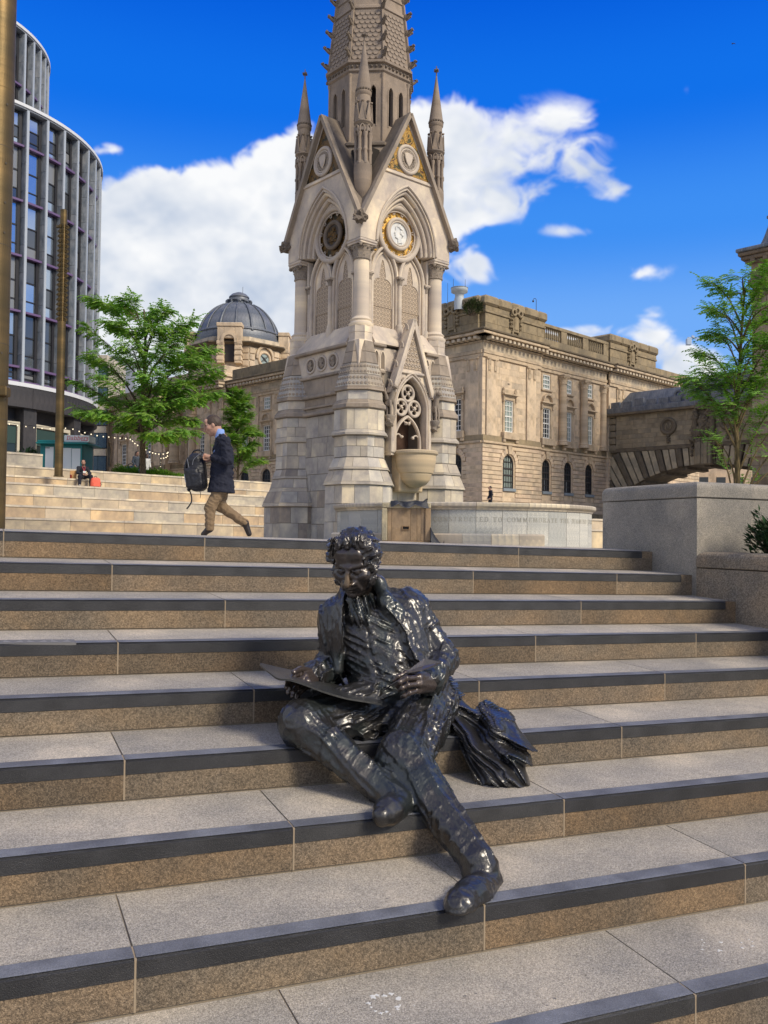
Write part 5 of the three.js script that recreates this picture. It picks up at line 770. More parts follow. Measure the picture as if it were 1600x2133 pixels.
    if (cart !== null) {
      const x = cart, z = z1 + 0.06;
      fp(merge([boxG(x - 0.42, x + 0.42, 16.7, 18.2, z - 0.05, z + 0.10, 0.04), boxG(x - 0.24, x + 0.24, 16.9, 17.95, z + 0.09, z + 0.15, 0.03), boxG(x - 0.5, x - 0.3, 16.45, 16.75, z - 0.05, z + 0.12, 0.04), boxG(x + 0.3, x + 0.5, 16.45, 16.75, z - 0.05, z + 0.12, 0.04)]), musDark, 'cartouche', wall);
      fp(merge([-1, 0, 1].map((s) => clean(new THREE.TorusGeometry(0.24, 0.10, 8, 18)).translate(x + s * 0.42, 18.38 + (s ? -0.12 : 0.06), z + 0.2))), musDark, 'scroll', wall);
      for (const s of [-1, 1]) fp(merge([0, 1, 2, 3].map((k) => clean(lump(0.14, k + s, 0.35)).translate(x + s * 0.62, 18.0 - k * 0.3, z + 0.06))), musDark, 'garland', wall);
    }
  }
  attic(R, 0.05, fR(1130, 690), -5.2, 0.22, fR(1068, 670));
  attic(L, -5.2, -0.3, -0.6, 0.22, -3.0);
  attic(R, fR(1267, 690), fR(1362, 730), -5, 0.22, fR(1311, 700));
  for (let q = fR(1363, 745); q < 36; q += 1.6) R(boxG(q + 0.01, min(36, q + 1.6) - 0.01, 16.17, 17.35, -1.2, -0.4, 0.02), musDark, 'parapet_block');
  // open balustrade between them
  { const x0 = fR(1131, 690), x1 = fR(1266, 720), z = -0.12;
    R(boxG(x0, x1, 16.17, 16.98, z - 0.2, z + 0.2, 0.012), musDark, 'parapet_base'); R(boxG(x0, x1, 18.02, 18.3, z - 0.24, z + 0.24, 0.03), musDark, 'parapet_rail');
    const balG = lathe([[0.10, 16.98], [0.10, 17.04], [0.065, 17.08], [0.125, 17.3], [0.055, 17.7], [0.08, 17.9], [0.10, 17.93], [0.10, 18.02]], 10);
    for (const [p0, p1] of [[1131, 1168], [1177, 1213], [1221, 1256]]) { const a = fR(p0, 695), b = fR(p1, 715), n = 9; for (let k = 0; k < n; k++) { const m = R(balG.clone(), musDark, 'baluster'); m.position.set(lerp(a, b, (k + 0.5) / n), 0, z); } R(boxG(b, b + 0.85, 16.98, 18.02, z - 0.2, z + 0.2, 0.012), musDark, 'pedestal'); }
    R(boxG(x0 - 0.3, fR(1131, 695), 16.98, 18.02, z - 0.2, z + 0.2), musDark, 'pedestal');
  }
  for (const [a, b] of [[fL(600), fL(484)], [fL(340), fL(200)]]) { let q = a; if (b < a) { q = b; } const e = max(a, b); while (q < e) { L(boxG(q + 0.01, min(e, q + 1.5) - 0.01, 16.17, 17.4, -0.5, 0.1), musDark, 'parapet_block'); q += 1.5; } }
  // ---- dome over the far wing
  const DD = 105, dc = at(497, 712, DD), dm = part('dome', toCreasedNormals(lathe([[0.0, 0], [5.05, 0], [5.05, 0.35], [4.9, 0.42], [4.88, 1.0], [4.7, 1.35], [4.45, 2.05], [4.0, 2.9], [3.4, 3.65], [2.65, 4.3], [1.85, 4.75], [1.35, 4.92], [1.35, 5.15], [1.55, 5.2], [1.55, 5.35], [1.15, 5.45], [1.1, 5.7], [1.2, 5.72], [1.2, 5.82], [0.85, 6.15], [0.3, 6.38], [0, 6.4]], 64), 0.5), leadMat, museum);
  dm.position.copy(museum.worldToLocal(V(dc.x, dc.y - 0.5, dc.z)));
  museum.updateMatrixWorld(); dm.position.copy(museum.worldToLocal(V(dc.x, dc.y - 0.5, dc.z)));
  const prof = [[4.92, 0.9], [4.55, 2.05], [4.1, 2.9], [3.5, 3.65], [2.75, 4.3], [1.9, 4.78]];
  for (let i = 0; i < 16; i++) { const a = i / 16 * 2 * PI + 0.1; part('dome_rib', tube(prof.map(([q, y]) => V(sin(a) * (q - 0.04), y, cos(a) * (q - 0.04))), i % 2 ? 0.16 : 0.10, i % 2 ? 0.1 : 0.06, 6), leadMat, dm); }
  part('dome_band', lathe([[4.86, 1.0], [4.98, 1.05], [4.95, 1.2], [4.8, 1.3]], 64), leadMat, dm);
  part('dome_rod', tube([V(0.5, 6.1, 0), V(0.5, 7.2, 0)], 0.03, 0.02, 5), blackPaint, dm);
  const lamp = []; for (let i = 0; i < 10; i++) { const a = i / 10 * 2 * PI; lamp.push(clean(lump(0.28, i, 0.4)).translate(sin(a) * 1.35, 5.1, cos(a) * 1.35)); } part('dome_ornament', merge(lamp), leadMat, dm);
  // drum of eight sides below it
  const drum = part('drum', polyLoft([[5.1, -8], [5.1, -0.9], [5.5, -0.85], [5.55, -0.6], [5.15, -0.55], [5.1, 0]].map(([q, y]) => octa(q, y))), musPale, dm); part('drum_cornice', polyLoft([[5.2, -1.1], [5.3, -1.0], [5.75, -0.75], [5.75, -0.62], [5.2, -0.58]].map(([q, y]) => octa(q, y))), musSoot, drum);
  for (let f = 0; f < 8; f++) { const t = f * PI / 4; for (let k = 0; k < 6; k++) for (const s of [-1, 1]) part('drum_quoin', boxG(s * 1.72 - 0.34, s * 1.72 + 0.34, -5.6 + k * 0.75, -5.6 + k * 0.75 + 0.62, 5.0, 5.22, 0.03).rotateY(t), musTan, drum);
    if (f % 2 === 0) { part('oculus_ring', new THREE.TorusGeometry(0.78, 0.17, 8, 28).translate(0, -2.3, 5.14).rotateY(t), musTan, drum); part('oculus', merge([new THREE.CylinderGeometry(0.66, 0.66, 0.04, 24).rotateX(PI / 2).translate(0, -2.3, 5.12).rotateY(t)]), glassPale, drum); part('oculus_bars', merge([-0.3, 0.0, 0.3].flatMap((q) => [boxG(-0.6, 0.6, -0.02, 0.02, 0, 0.03).rotateZ(0.78).translate(q, -2.3 + q * 0.6, 5.15), boxG(-0.6, 0.6, -0.02, 0.02, 0, 0.03).rotateZ(-0.78).translate(q, -2.3 - q * 0.6, 5.15)])).rotateY(t), blackPaint, drum); part('oculus_arch', extr(archRound(1.25, 0.98, -2.3, -2.0), 0.3, 5.05).rotateY(t), musTan, drum); }
    else { const ae = part('aedicule', merge([boxG(-1.35, -0.62, -3.2, 0.9, 4.9, 6.1, 0.04), boxG(0.62, 1.35, -3.2, 0.9, 4.9, 6.1, 0.04), boxG(-0.62, 0.62, -0.4, 0.9, 4.9, 6.1, 0.04), boxG(-1.45, 1.45, 0.9, 1.35, 4.85, 6.2, 0.06)]).rotateY(t), musTan, drum); part('aedicule_arch', extr(archRound(0.95, 0.6, -0.9, -0.62), 0.16, 6.05).rotateY(t), musTan, ae); part('aedicule_niche', boxG(-0.62, 0.62, -2.9, -0.4, 4.95, 5.4).rotateY(t), blackPaint, ae); part('aedicule_bands', merge([-2.9, -2.3, -1.7, -1.1].flatMap((y) => [boxG(-1.42, -0.6, y, y + 0.4, 4.95, 6.17, 0.05), boxG(0.6, 1.42, y, y + 0.4, 4.95, 6.17, 0.05)])).rotateY(t), musBlockA, ae); } }
  part('podium', merge([boxG(-6.2, 6.2, -9, -5.2, -6.2, 6.2, 0.05), boxG(-6.4, 6.4, -5.2, -4.8, -6.4, 6.4, 0.08), boxG(-6.0, 6.0, -4.8, -3.9, -6.0, 6.0, 0.05)]), musTan, drum);
  // ---- on the roof
  const onRoof = (px, py, d) => at(px, py, d);
  { const p = at(957, 620, 71), u = thing('radar_dome', 'white drum-shaped aerial with wide flat cap on the museum roof', 'aerial', V(p.x, 18.2, p.z)), wm = std(lin(0.46, 0.50, 0.52), 0.5), s = p.y - 18.2;
    part('drum', lathe([[0.42, 0], [0.42, s - 0.1], [0.35, s - 0.05], [0.37, s + 0.3], [0.66, s + 0.42], [0.68, s + 0.72], [0.64, s + 0.78], [0, s + 0.8]], 28), wm, u); part('ring', new THREE.TorusGeometry(0.68, 0.03, 6, 28).rotateX(PI / 2).translate(0, s + 0.75, 0), greyPaint, u);
    for (const [x, h] of [[-0.5, 0.55], [0.45, 0.5], [-0.95, 0.2]]) part('rod', tube([V(x, x < -0.9 ? s - 0.6 : s + 0.9, 0.1), V(x, s + 0.95 + h, 0.1)], 0.02, 0.012, 5), blackPaint, u); }
  { const p = at(1117, 646, 74), u = thing('camera_pole', 'thin hooked pole with a hanging camera on the museum parapet', 'camera', p), c = []; for (let i = 0; i <= 8; i++) { const a = i / 8 * PI; c.push(V(-0.13 + 0.13 * cos(a), 0.85 + 0.13 * sin(a), 0)); } part('pole', tube([V(0, -0.8, 0), V(0, 0.5, 0), ...c], 0.028, 0.022, 6), blackPaint, u); part('camera_head', lathe([[0, 0.66], [0.07, 0.68], [0.08, 0.78], [0.03, 0.85]], 10).translate(-0.26, 0, 0), blackPaint, u); }
  // ---- the bridge, square to the corner front, with its arch
  const bxp = fR(1264, 900), br = thing('stone_bridge', 'dark weathered stone footbridge with arch, roundel and coat of arms joining the museum at right', 'bridge', museum.localToWorld(V(bxp, 0, 0.3)), MYAW - PI / 2);
  // x runs along the bridge towards the viewer's right, z out of its face (towards the left of the museum front)
  const bs = stoneMat(lin(0.27, 0.225, 0.155), sootT, 3.0, softB, 0.008, 0.92, 1.0), bs2 = stoneMat(lin(0.23, 0.19, 0.13), sootT, 3.0, softB, 0.008, 0.92, 1.0), bDark = stoneMat(lin(0.135, 0.11, 0.077), sootT, 2.0, softB, 0.02, 0.95, 0.5), bLight = stoneMat(lin(0.36, 0.305, 0.215), sootT, 2.0, softB, 0.006, 0.92, 0.8);
  const bw = V(br.position.x, 0, br.position.z), bdir = V(1, 0, 0).applyAxisAngle(V(0, 1, 0), MYAW - PI / 2);
  const fB = (px, py) => { const [k] = rayK(px, py); const D0 = -bw.z, dD = -bdir.z; return (k * D0 - bw.x) / (bdir.x - k * dD); };
  const yB = (px, py) => { const x = fB(px, py); return yAt(px, py, -bw.z - bdir.z * x); };
  const T = yB(1340, 852), crownX = fB(1470, 960), crownY = yB(1470, 966), x0 = fB(1266, 1020), springY = yB(1290, 1010) - 1.2, Lb = crownX * 2 - 0.2;
  const half = crownX - 0.6, rise = crownY - springY, AR = (half * half + rise * rise) / (2 * rise), ac = crownY - AR, aMax = Math.asin(half / AR);
  const soffit = (n, R = AR) => Array.from({ length: n + 1 }, (_, i) => { const a = lerp(-aMax, aMax, i / n); return [crownX + R * sin(a), ac + R * cos(a)]; });
  const face = new THREE.Shape([[-0.2, springY - 6], [-0.2, T - 0.4], [Lb, T - 0.4], [Lb, springY - 6], [crownX + half, springY - 6], ...soffit(28).reverse(), [crownX - half, springY - 6]].map(([a, b]) => new THREE.Vector2(a, b)));
  part('bridge_body', extr(face, 4.4, -4.6), bDark, br);
  part('soffit_rib', merge(Array.from({ length: 9 }, (_, i) => { const a = lerp(-aMax * 0.9, aMax * 0.9, i / 8); return boxG(-0.25, 0.25, -0.25, 0.05, -4.4, -0.3).rotateZ(-a).translate(crownX + AR * sin(a), ac + AR * cos(a), 0); })), bDark, br);
  const topArch = crownY + 1.45, wallY0 = topArch + 0.35;
  for (let k = 0; wallY0 + k * 0.42 < T - 0.5; k++) { const y0 = wallY0 + k * 0.42; let q = 0.7 + (k % 2) * 0.6; part('ashlar_block', boxG(0.66, q - 0.006, y0, y0 + 0.41, -0.25, -0.02), bs, br); while (q < Lb) { const w = rr(1.1, 1.7, r); part('ashlar_block', boxG(q + 0.006, min(q + w, Lb) - 0.006, y0 + 0.006, y0 + 0.414, -0.25, rr(-0.01, 0.005, r)), r() < 0.6 ? bs : bs2, br); q += w; } }
  for (let k = 0; springY + 0.6 + k * 0.62 < T - 0.5; k++) { if (springY + 0.6 + k * 0.62 < wallY0 - 0.4) continue; part('quoin', boxG(-0.1, k % 2 ? 0.62 : 0.66, springY + 0.62 + k * 0.62, springY + 0.6 + (k + 1) * 0.62 - 0.05, -0.25, 0.12, 0.06), bs2, br); }
  part('string_course', boxG(-0.1, Lb, topArch, wallY0 - 0.02, -0.2, 0.06, 0.03), bDark, br);
  // voussoirs: rough dark ones between pairs of smooth pale ones
  const nv = 33; for (let k = 0; k < nv; k++) {
    const a0 = lerp(-aMax, aMax, k / nv) + 0.004, a1 = lerp(-aMax, aMax, (k + 1) / nv) - 0.004, pale = k % 3 !== 0, up = (a) => min((topArch - 0.02 - ac) / cos(a), AR + 3.4);
    const q = [[AR + 0.02, a0], [AR + 0.02, a1], [up(a1), a1], [up(a0), a0]].map(([R_, a]) => [crownX + R_ * sin(a), ac + R_ * cos(a)]);
    if (abs((a0 + a1) / 2) < 0.035) continue;
    part('voussoir', extr(poly(q.slice().reverse()), pale ? 0.22 : 0.34, -0.2, pale ? 0 : 0.05), pale ? bLight : bDark, br);
  }
  part('arch_keystone', merge([boxG(crownX - 0.75, crownX + 0.75, crownY - 0.1, topArch + 0.4, -0.2, 0.62, 0.08), boxG(crownX - 0.45, crownX - 0.15, crownY - 0.05, topArch + 0.4, 0.6, 0.72, 0.05), boxG(crownX + 0.15, crownX + 0.45, crownY - 0.05, topArch + 0.4, 0.6, 0.72, 0.05)]), bs2, br);
  for (const px of [1393, 1517]) { const x = fB(px, 888), y = yB(1393, 888), rd = part('roundel', merge([new THREE.TorusGeometry(0.62, 0.16, 10, 32).translate(x, y, 0.08), new THREE.CylinderGeometry(0.6, 0.6, 0.12, 32).rotateX(PI / 2).translate(x, y, 0.03)]), bDark, br); part('monogram', merge([tube([V(x - 0.25, y - 0.25, 0.12), V(x - 0.12, y + 0.28, 0.14), V(x + 0.05, y - 0.2, 0.14), V(x + 0.2, y + 0.28, 0.12)], 0.05, 0.05, 6), tube([V(x + 0.2, y + 0.3, 0.12), V(x + 0.3, y, 0.14), V(x + 0.15, y - 0.28, 0.12)], 0.05, 0.05, 6)]), bs2, rd); part('roundel_drop', merge([0, 1, 2].map((k) => clean(lump(0.16, k, 0.4)).translate(x, y - 0.85 - k * 0.24, 0.08))), bDark, rd); }
  { const x = crownX - 0.05, y = topArch + 1.0, a = part('coat_of_arms', merge([boxG(x - 0.95, x + 0.95, y - 0.3, y + 2.5, -0.02, 0.16, 0.05), ...Array.from({ length: 34 }, (_, i) => clean(lump(0.2 + 0.12 * r(), i, 0.5, 5, 1)).translate(x + (r() - 0.5) * 1.8, y + r() * 2.5, 0.2 + r() * 0.18)), boxG(x - 0.4, x + 0.4, y + 0.5, y + 1.5, 0.2, 0.5, 0.12), clean(lump(0.38, 4, 0.5)).translate(x, y + 2.5, 0.22)]), bDark, br); for (const s of [-1, 1]) { part('supporter', merge([tube([V(x + s * 0.75, y - 0.2, 0.25), V(x + s * 0.78, y + 1, 0.35), V(x + s * 0.7, y + 1.9, 0.3)], 0.26, 0.2, 8), clean(lump(0.22, s + 5, 0.3)).translate(x + s * 0.7, y + 2.2, 0.3)]), bDark, a); part('garland', merge([0, 1, 2, 3, 4, 5].map((k) => clean(lump(0.2 - k * 0.015, k + s, 0.5)).translate(x + s * 1.0, y - 0.2 - k * 0.3, 0.4))), bDark, a); } part('swag', merge(Array.from({ length: 9 }, (_, k) => clean(lump(0.24, k, 0.5)).translate(x + (k - 4) * 0.23, y - 0.35 - (1 - ((k - 4) / 4) ** 2) * 0.22, 0.45))), bDark, a); }
  // lead roof with crested gutter
  part('gutter', boxG(-0.3, Lb, T - 0.42, T - 0.2, -0.5, 0.45, 0.04), musSoot, br); part('gutter', boxG(-0.3, Lb, T - 0.2, T + 0.3, -0.4, 0.3, 0.04), leadMat, br);
  for (let k = 0; k < 16; k++) part('crest_panel', boxG(0.2 + k * 1.2, 1.15 + k * 1.2, T + 0.28, T + 0.85 + (k % 4 === 2 ? 0.18 : 0), -0.05, 0.18, 0.05), leadMat, br);
  part('bridge_roof', polyLoft([[V(0.2, T + 0.2, -0.4), V(Lb, T + 0.2, -0.4), V(Lb, T + 0.2, -4.4), V(0.2, T + 0.2, -4.4)], [V(1.2, T + 1.9, -1.6), V(Lb, T + 1.9, -1.6), V(Lb, T + 1.9, -3.2), V(1.2, T + 1.9, -3.2)]]), leadMat, br);
  part('dormer', merge([boxG(7.2, 8.3, T + 0.5, T + 2.1, -1.6, 0.05, 0.05), boxG(7.0, 8.5, T + 2.1, T + 2.3, -1.8, 0.2, 0.05), boxG(8.6, Lb, T + 1.6, T + 2.35, -1.8, -0.5, 0.05)]), leadMat, br);
  part('dormer_scroll', merge([new THREE.TorusGeometry(0.35, 0.14, 8, 18).translate(6.85, T + 0.95, 0.0), new THREE.TorusGeometry(0.22, 0.1, 8, 16).translate(6.3, T + 0.65, 0.02)]), leadMat, br);
  // lit wall seen under the arch
  const fb = thing('rear_building', 'pale stone building glimpsed through the dark arch of the bridge', 'building', V(36, 0, -100), -0.1);
  const ww = part('wall', boxG(-9, 9, 1, 14, -3, 0), musBase, fb); for (let k = -4; k < 5; k++) { part('window', boxG(k * 1.9 - 0.5, k * 1.9 + 0.5, 4, 7, -0.1, 0.04), glassDark, fb); part('shop_front', boxG(k * 1.9 - 0.75, k * 1.9 + 0.75, 2, 3.6, -0.1, 0.05), blackPaint, fb); } 
}
// ---------------------------------------------------------------- the clock tower's foot at the right edge
{
  const D = 66, p = at(1567, 700, D), ct = thing('clock_tower', 'brown stone tower with bracketed cornice and curved lead roof at the right edge', 'tower', V(p.x, 0, p.z), -45.5 * PI / 180);
  const m = stoneMat(lin(0.17, 0.13, 0.09), sootT, 3.5, softB, 0.008, 0.92, 1.0), m2 = stoneMat(lin(0.25, 0.20, 0.14), sootT, 3.5, softB, 0.006, 0.92, 1.0), S = 8;
  const y = (py) => (1123.5 - py) / F * D;
  const body = part('wall', boxG(0, S, 0, y(592), -S, 0), m, ct);
  const r = rng(9); for (let k = 0; k < 26; k++) { const y0 = 2 + k * 0.7; if (y0 > y(600)) break; let q = 0; while (q < S) { const w = rr(1, 1.6, r); part('ashlar_block', boxG(q + 0.012, min(S, q + w) - 0.012, y0 + 0.012, y0 + 0.688, -0.1, rr(0.03, 0.05, r), 0.015), r() < 0.6 ? m2 : m, body); q += w; } }
  for (const [a, b, o] of [[592, 578, 0.25], [578, 560, 0.12], [545, 538, 0.4], [538, 530, 0.62], [530, 522, 0.78], [522, 514, 0.9]]) part('cornice', boxG(-o, S + o, y(a) + 0.004, y(b), -S - o, o, 0.06), o > 0.85 ? leadMat : m, ct);
  part('frieze', boxG(-0.05, S + 0.05, y(560) + 0.004, y(545), -S, 0.05), m2, ct);
  for (const [a, b, o] of [[905, 890, 0.3], [952, 945, 0.35], [880, 868, 0.2]]) part('string_course', boxG(-o, S, y(a), y(b), -S, o, 0.05), m2, ct);
  for (let k = 0; k < 9; k++) part('bracket', boxG(k * 0.95 + 0.05, k * 0.95 + 0.42, y(545), y(531), 0.2, 0.6, 0.06), m, ct);
  const rp = []; for (let i = 0; i <= 10; i++) { const t = i / 10; rp.push([S / 2 - 0.2 - 0.75 * pow(t, 0.6), lerp(y(512), y(448), t)]); }
  const sq = (h, yy) => [V(S / 2 - h, yy, -S / 2 + h), V(S / 2 + h, yy, -S / 2 + h), V(S / 2 + h, yy, -S / 2 - h), V(S / 2 - h, yy, -S / 2 - h)];
  part('tower_roof', polyLoft(rp.map(([h, yy]) => sq(h, yy))), leadMat, ct);
  for (let k = -3; k <= 3; k++) part('roof_roll', tube(rp.map(([h, yy]) => V(S / 2 + k * 0.55 * h / 3.5, yy, -S / 2 + h)), 0.06, 0.05, 5), leadMat, ct);
  part('roof_cap', merge([boxG(0.75, S - 0.75, y(449), y(442), -S + 0.75, -0.75, 0.06), boxG(1.0, S - 1.0, y(442), y(418), -S + 1.0, -1.0, 0.06), boxG(0.9, S - 0.9, y(418), y(412), -S + 0.9, -0.9, 0.06), boxG(1.35, S - 1.35, y(412), y(300), -S + 1.35, -1.35, 0.06)]), leadMat, ct);
}
// ---------------------------------------------------------------- the curved office building at left, and what stands by it
{
  const finM = std(lin(0.37, 0.415, 0.48), 0.5, { map: rep(metalT, 2.5) }), finE = std(lin(0.37, 0.41, 0.46), 0.45), black = std(lin(0.018, 0.018, 0.022), 0.5), purple = std(lin(0.13, 0.08, 0.185), 0.5), charcoal = std(lin(0.062, 0.060, 0.066), 0.7, { map: rep(metalT, 3) }), whiteBand = std(lin(0.62, 0.64, 0.66), 0.5);
  const glassM = std(lin(0.44, 0.52, 0.62), 0.05, { metalness: 0.85 }), glass2 = std(lin(0.13, 0.145, 0.165), 0.06, { metalness: 0.7 }), blind = std(lin(0.23, 0.24, 0.25), 0.25, { metalness: 0.2 });
  const C = V(-37.3, 0, -70.3), aT = atan2(0.9523, -0.3052), ob = thing('office_building', 'curved modern office tower with pale vertical fins, dark glazing and purple ledges at left', 'building', C);
  // angles from +z towards +x
  const r = rng(21), step = 7.25 * PI / 180;
  const ring = (R, r0, y0, y1, a0, a1, n) => arcBlock(r0, R, y0, y1, a0, a1, n);
  function drum(R, yB, yT, floors, a0, n, per) {
    const wall = part('core', ring(R - 0.5, R - 1.5, yB, yT - 0.4, a0 - 2.2, a0 + n * step, 60), black, ob);
    part('roof_edge', ring(R + 0.28, R - 1.4, yT - 0.22, yT, a0 - 2.2, a0 + n * step + 0.6, 80), whiteBand, ob); part('soffit', ring(R + 0.2, R - 1.4, yT - 0.34, yT - 0.225, a0 - 2.2, a0 + n * step + 0.6, 80), finM, ob);
    for (let i = -1; i < n; i++) {
      const a = a0 + i * step, w = 2 * R * Math.tan(step / 2) * 0.92;
      // fin: two visible sides of pale ceramic panels with open joints, and a bright nose
      for (let y = yB; y < yT - 0.4; y += 1.97) part('fin_panel', boxG(-0.11, 0.11, y + 0.012, min(y + 1.958, yT - 0.36), R - 0.5, R + 0.12).rotateY(a), finM, ob);
      part('fin_nose', boxG(-0.10, 0.10, yB, yT - 0.35, R + 0.125, R + 0.2).rotateY(a), finE, ob);
      if (i === n - 1) continue;
      const am = a + step / 2, hw = w / 2 - 0.16;
      for (let f = 0; f + 1 < floors.length; f++) {
        const y0 = floors[f], y1 = min(floors[f + 1], yT - 0.4) - 0.06, H = y1 - y0, zz = R - 0.42;
        const win = part('window', merge([boxG(hw - 0.22, hw, y0, y1, zz, zz + 0.16), boxG(-hw, -hw + 0.05, y0, y1, zz, zz + 0.1), boxG(-hw, hw, y1 - 0.10, y1, zz, zz + 0.1), boxG(-hw, hw, y0 + H * 0.20, y0 + H * 0.20 + 0.07, zz, zz + 0.11), boxG(-hw, hw, y0 + H * 0.54, y0 + H * 0.54 + 0.08, zz, zz + 0.11)]).rotateY(am), black, ob);
        const tilt = rr(-0.012, 0.012, r);
        for (const [p, q, k] of [[0.0, 0.20, 0], [0.22, 0.54, 1], [0.565, 0.97, 2]]) part('pane', boxG(-hw + 0.05, hw - 0.22, y0 + H * p + 0.02, y0 + H * q, zz + 0.02, zz + 0.05).rotateX(0).rotateY(am + tilt * 0), r() < 0.18 ? blind : r() < 0.42 ? glass2 : glassM, win);
        part('ledge', boxG(-hw - 0.02, hw + 0.06, y0 - 0.16, y0 - 0.01, zz + 0.02, R + 0.02).rotateY(am), purple, ob);
      }
    }
  }
  const a0 = aT - 58.5 * PI / 180;
  drum(13.55, 10.62, 30.5, [10.75, 11.8, 15.77, 19.74, 23.7, 27.65, 30.5], a0 + 0.01, 13);
  drum(9.2, 30.5, 39.0, [30.7, 34.6, 39.0], a0 - 0.3, 16);
  part('roof', new THREE.CylinderGeometry(13.1, 13.1, 0.1, 48).translate(0, 30.2, 0), black, ob); part('roof', new THREE.CylinderGeometry(8.8, 8.8, 0.1, 48).translate(0, 38.7, 0), black, ob);
  part('white_band', ring(13.8, 12.2, 10.32, 10.6, a0 - 2.2, a0 + 2.2, 70), whiteBand, ob);
  for (let k = 0; k < 16; k++) part('fascia_panel', ring(13.75, 12.3, 8.85, 10.3, a0 - 1.2 + k * 0.2 + 0.001, a0 - 1.2 + (k + 1) * 0.2 - 0.001, 6), charcoal, ob);
  part('recess', ring(12.6, 12, 2, 8.84, a0 - 2.2, a0 + 2.2, 60), black, ob);
  for (let k = -2; k < 9; k++) part('pier', boxG(-0.55, 0.55, 2, 8.84, 12.6, 13.5).rotateY(a0 + 0.20 + k * 0.40), charcoal, ob);
  const cream = std(lin(0.52, 0.47, 0.36), 0.6), shop = new THREE.MeshPhysicalMaterial({ color: lin(0.02, 0.03, 0.03), roughness: 0.06 });
  for (let k = -2; k < 8; k++) { const a = a0 + 0.40 + k * 0.40, sw = part('shop_window', merge([boxG(-2.0, 2.0, 7.6, 7.85, 12.9, 13.1), boxG(1.82, 2.0, 2, 7.59, 12.9, 13.1), boxG(-2, -1.82, 2, 7.59, 12.9, 13.1)]).rotateY(a), cream, ob); part('pane', boxG(-1.8, 1.8, 2, 7.55, 12.8, 12.94).rotateY(a), shop, sw); part('roller_blind', boxG(-1.75, 1.75, 6.3, 7.5, 12.96, 13.0).rotateY(a), std(lin(0.02, 0.05, 0.045), 0.8), sw); if (k % 2 === 0) part('paper_banner', boxG(-0.9, 0.9, 4.4, 5.7, 13.02, 13.05).rotateZ(-0.05).rotateY(a), std(lin(0.42, 0.40, 0.20), 0.9), sw); }
  part('wing', boxG(-40, 0.5, 2, 30, -12, 12), black, ob);
  // the blocks beyond it
  const bl = (px0, px1, top, d, name, label, m, build) => { const a = at(px0, 1000, d), b = at(px1, 1000, d), w = b.x - a.x, h = (1110 - top) / F * d, t = thing(name, label, 'building', V(a.x, 0, a.z)); part('wall', boxG(0, w, 0, h, -8, 0), m, t); build(t, w, h); };
  const beige = stoneMat(lin(0.50, 0.45, 0.36), blotT, 3, softB, 0.003, 0.9, 1), blueG = std(lin(0.30, 0.48, 0.62), 0.06, { metalness: 0.8 }), slate = std(lin(0.24, 0.25, 0.28), 0.6);
  bl(186, 219, 738, 112, 'beige_block', 'distant beige block with square sky-reflecting windows just right of the curved tower', beige, (t, w, h) => { for (let k = 0; k < 8; k++) for (const x of [0.28, 0.78]) { const y = h - 1.2 - k * 2.9, wn = part('window', boxG(w * x - 0.62, w * x + 0.62, y - 2.0, y, -0.02, 0.06), black, t); part('pane', boxG(w * x - 0.52, w * x + 0.52, y - 1.9, y - 0.1, 0.05, 0.09), blueG, wn); } });
  bl(218.5, 243, 741, 118, 'grey_block', 'distant grey panelled block with narrow upright slats between tower and tree', slate, (t, w, h) => { for (let k = 0; k < 11; k++) part('slat', boxG(k * w / 11 + 0.02, k * w / 11 + 0.07, 0, h + 0.2, 0, 0.14), finM, t); for (let k = 1; k < 7; k++) part('panel_joint', boxG(0, w, h - k * 3.4, h - k * 3.4 + 0.08, 0.001, 0.05), black, t); });
  // kiosk
  const kd = 44.5, ka = at(82, 940, kd), teal = std(lin(0.0, 0.17, 0.17), 0.5), white = std(lin(0.72, 0.74, 0.73), 0.6), kx = (px) => at(px, 940, kd).x - ka.x, ky = (py) => at(120, py, kd).y;
  const ki = thing('market_kiosk', 'teal market kiosk with white sign box lettered in red script on its roof', 'kiosk', V(ka.x, 0, ka.z), 0.0);
  part('body', boxG(kx(84), kx(172), 2.6, ky(925), -1.6, 0, 0.02), teal, ki); part('roof', boxG(kx(80), kx(187), ky(926), ky(922), -1.9, 0.35, 0.02), teal, ki); part('roof', boxG(kx(80), kx(133), ky(921.5), ky(917.5), -1.7, 0.15, 0.02), teal, ki);
  part('panel', boxG(kx(95), kx(112), 2.6, ky(931), 0.002, 0.03), white, ki); part('panel', boxG(kx(130), kx(149), 2.6, ky(933), 0.002, 0.03), white, ki); part('panel', boxG(kx(150), kx(168), 2.6, ky(934), 0.002, 0.03), white, ki); part('slot', boxG(kx(95), kx(104), ky(934), ky(932.5), 0.03, 0.04), black, ki);
  const sg = part('sign_box', boxG(kx(134.5), kx(187), ky(921), ky(906.5), -0.9, 0.1, 0.03), white, ki);
  const red = std(lin(0.62, 0.05, 0.07), 0.5), gry = std(lin(0.45, 0.46, 0.46), 0.6);
  { const g = new TextGeometry('Dabbers', { font: serif, size: 0.2, depth: 0.006, curveSegments: 3 }); g.applyMatrix4(new THREE.Matrix4().makeShear(0, 0, 0.2, 0, 0, 0)); g.translate(kx(139), (ky(921) + ky(906.5)) / 2 - 0.07, 0.102); part('sign_lettering', clean(g), red, sg);
    for (const [y, a, b, m] of [[0.10, 172, 183, gry], [0.04, 172, 184, gry], [-0.1, 170, 184, red]]) part('small_print', boxG(kx(a), kx(b), (ky(921) + ky(906.5)) / 2 + y, (ky(921) + ky(906.5)) / 2 + y + 0.025, 0.101, 0.104), m, sg);
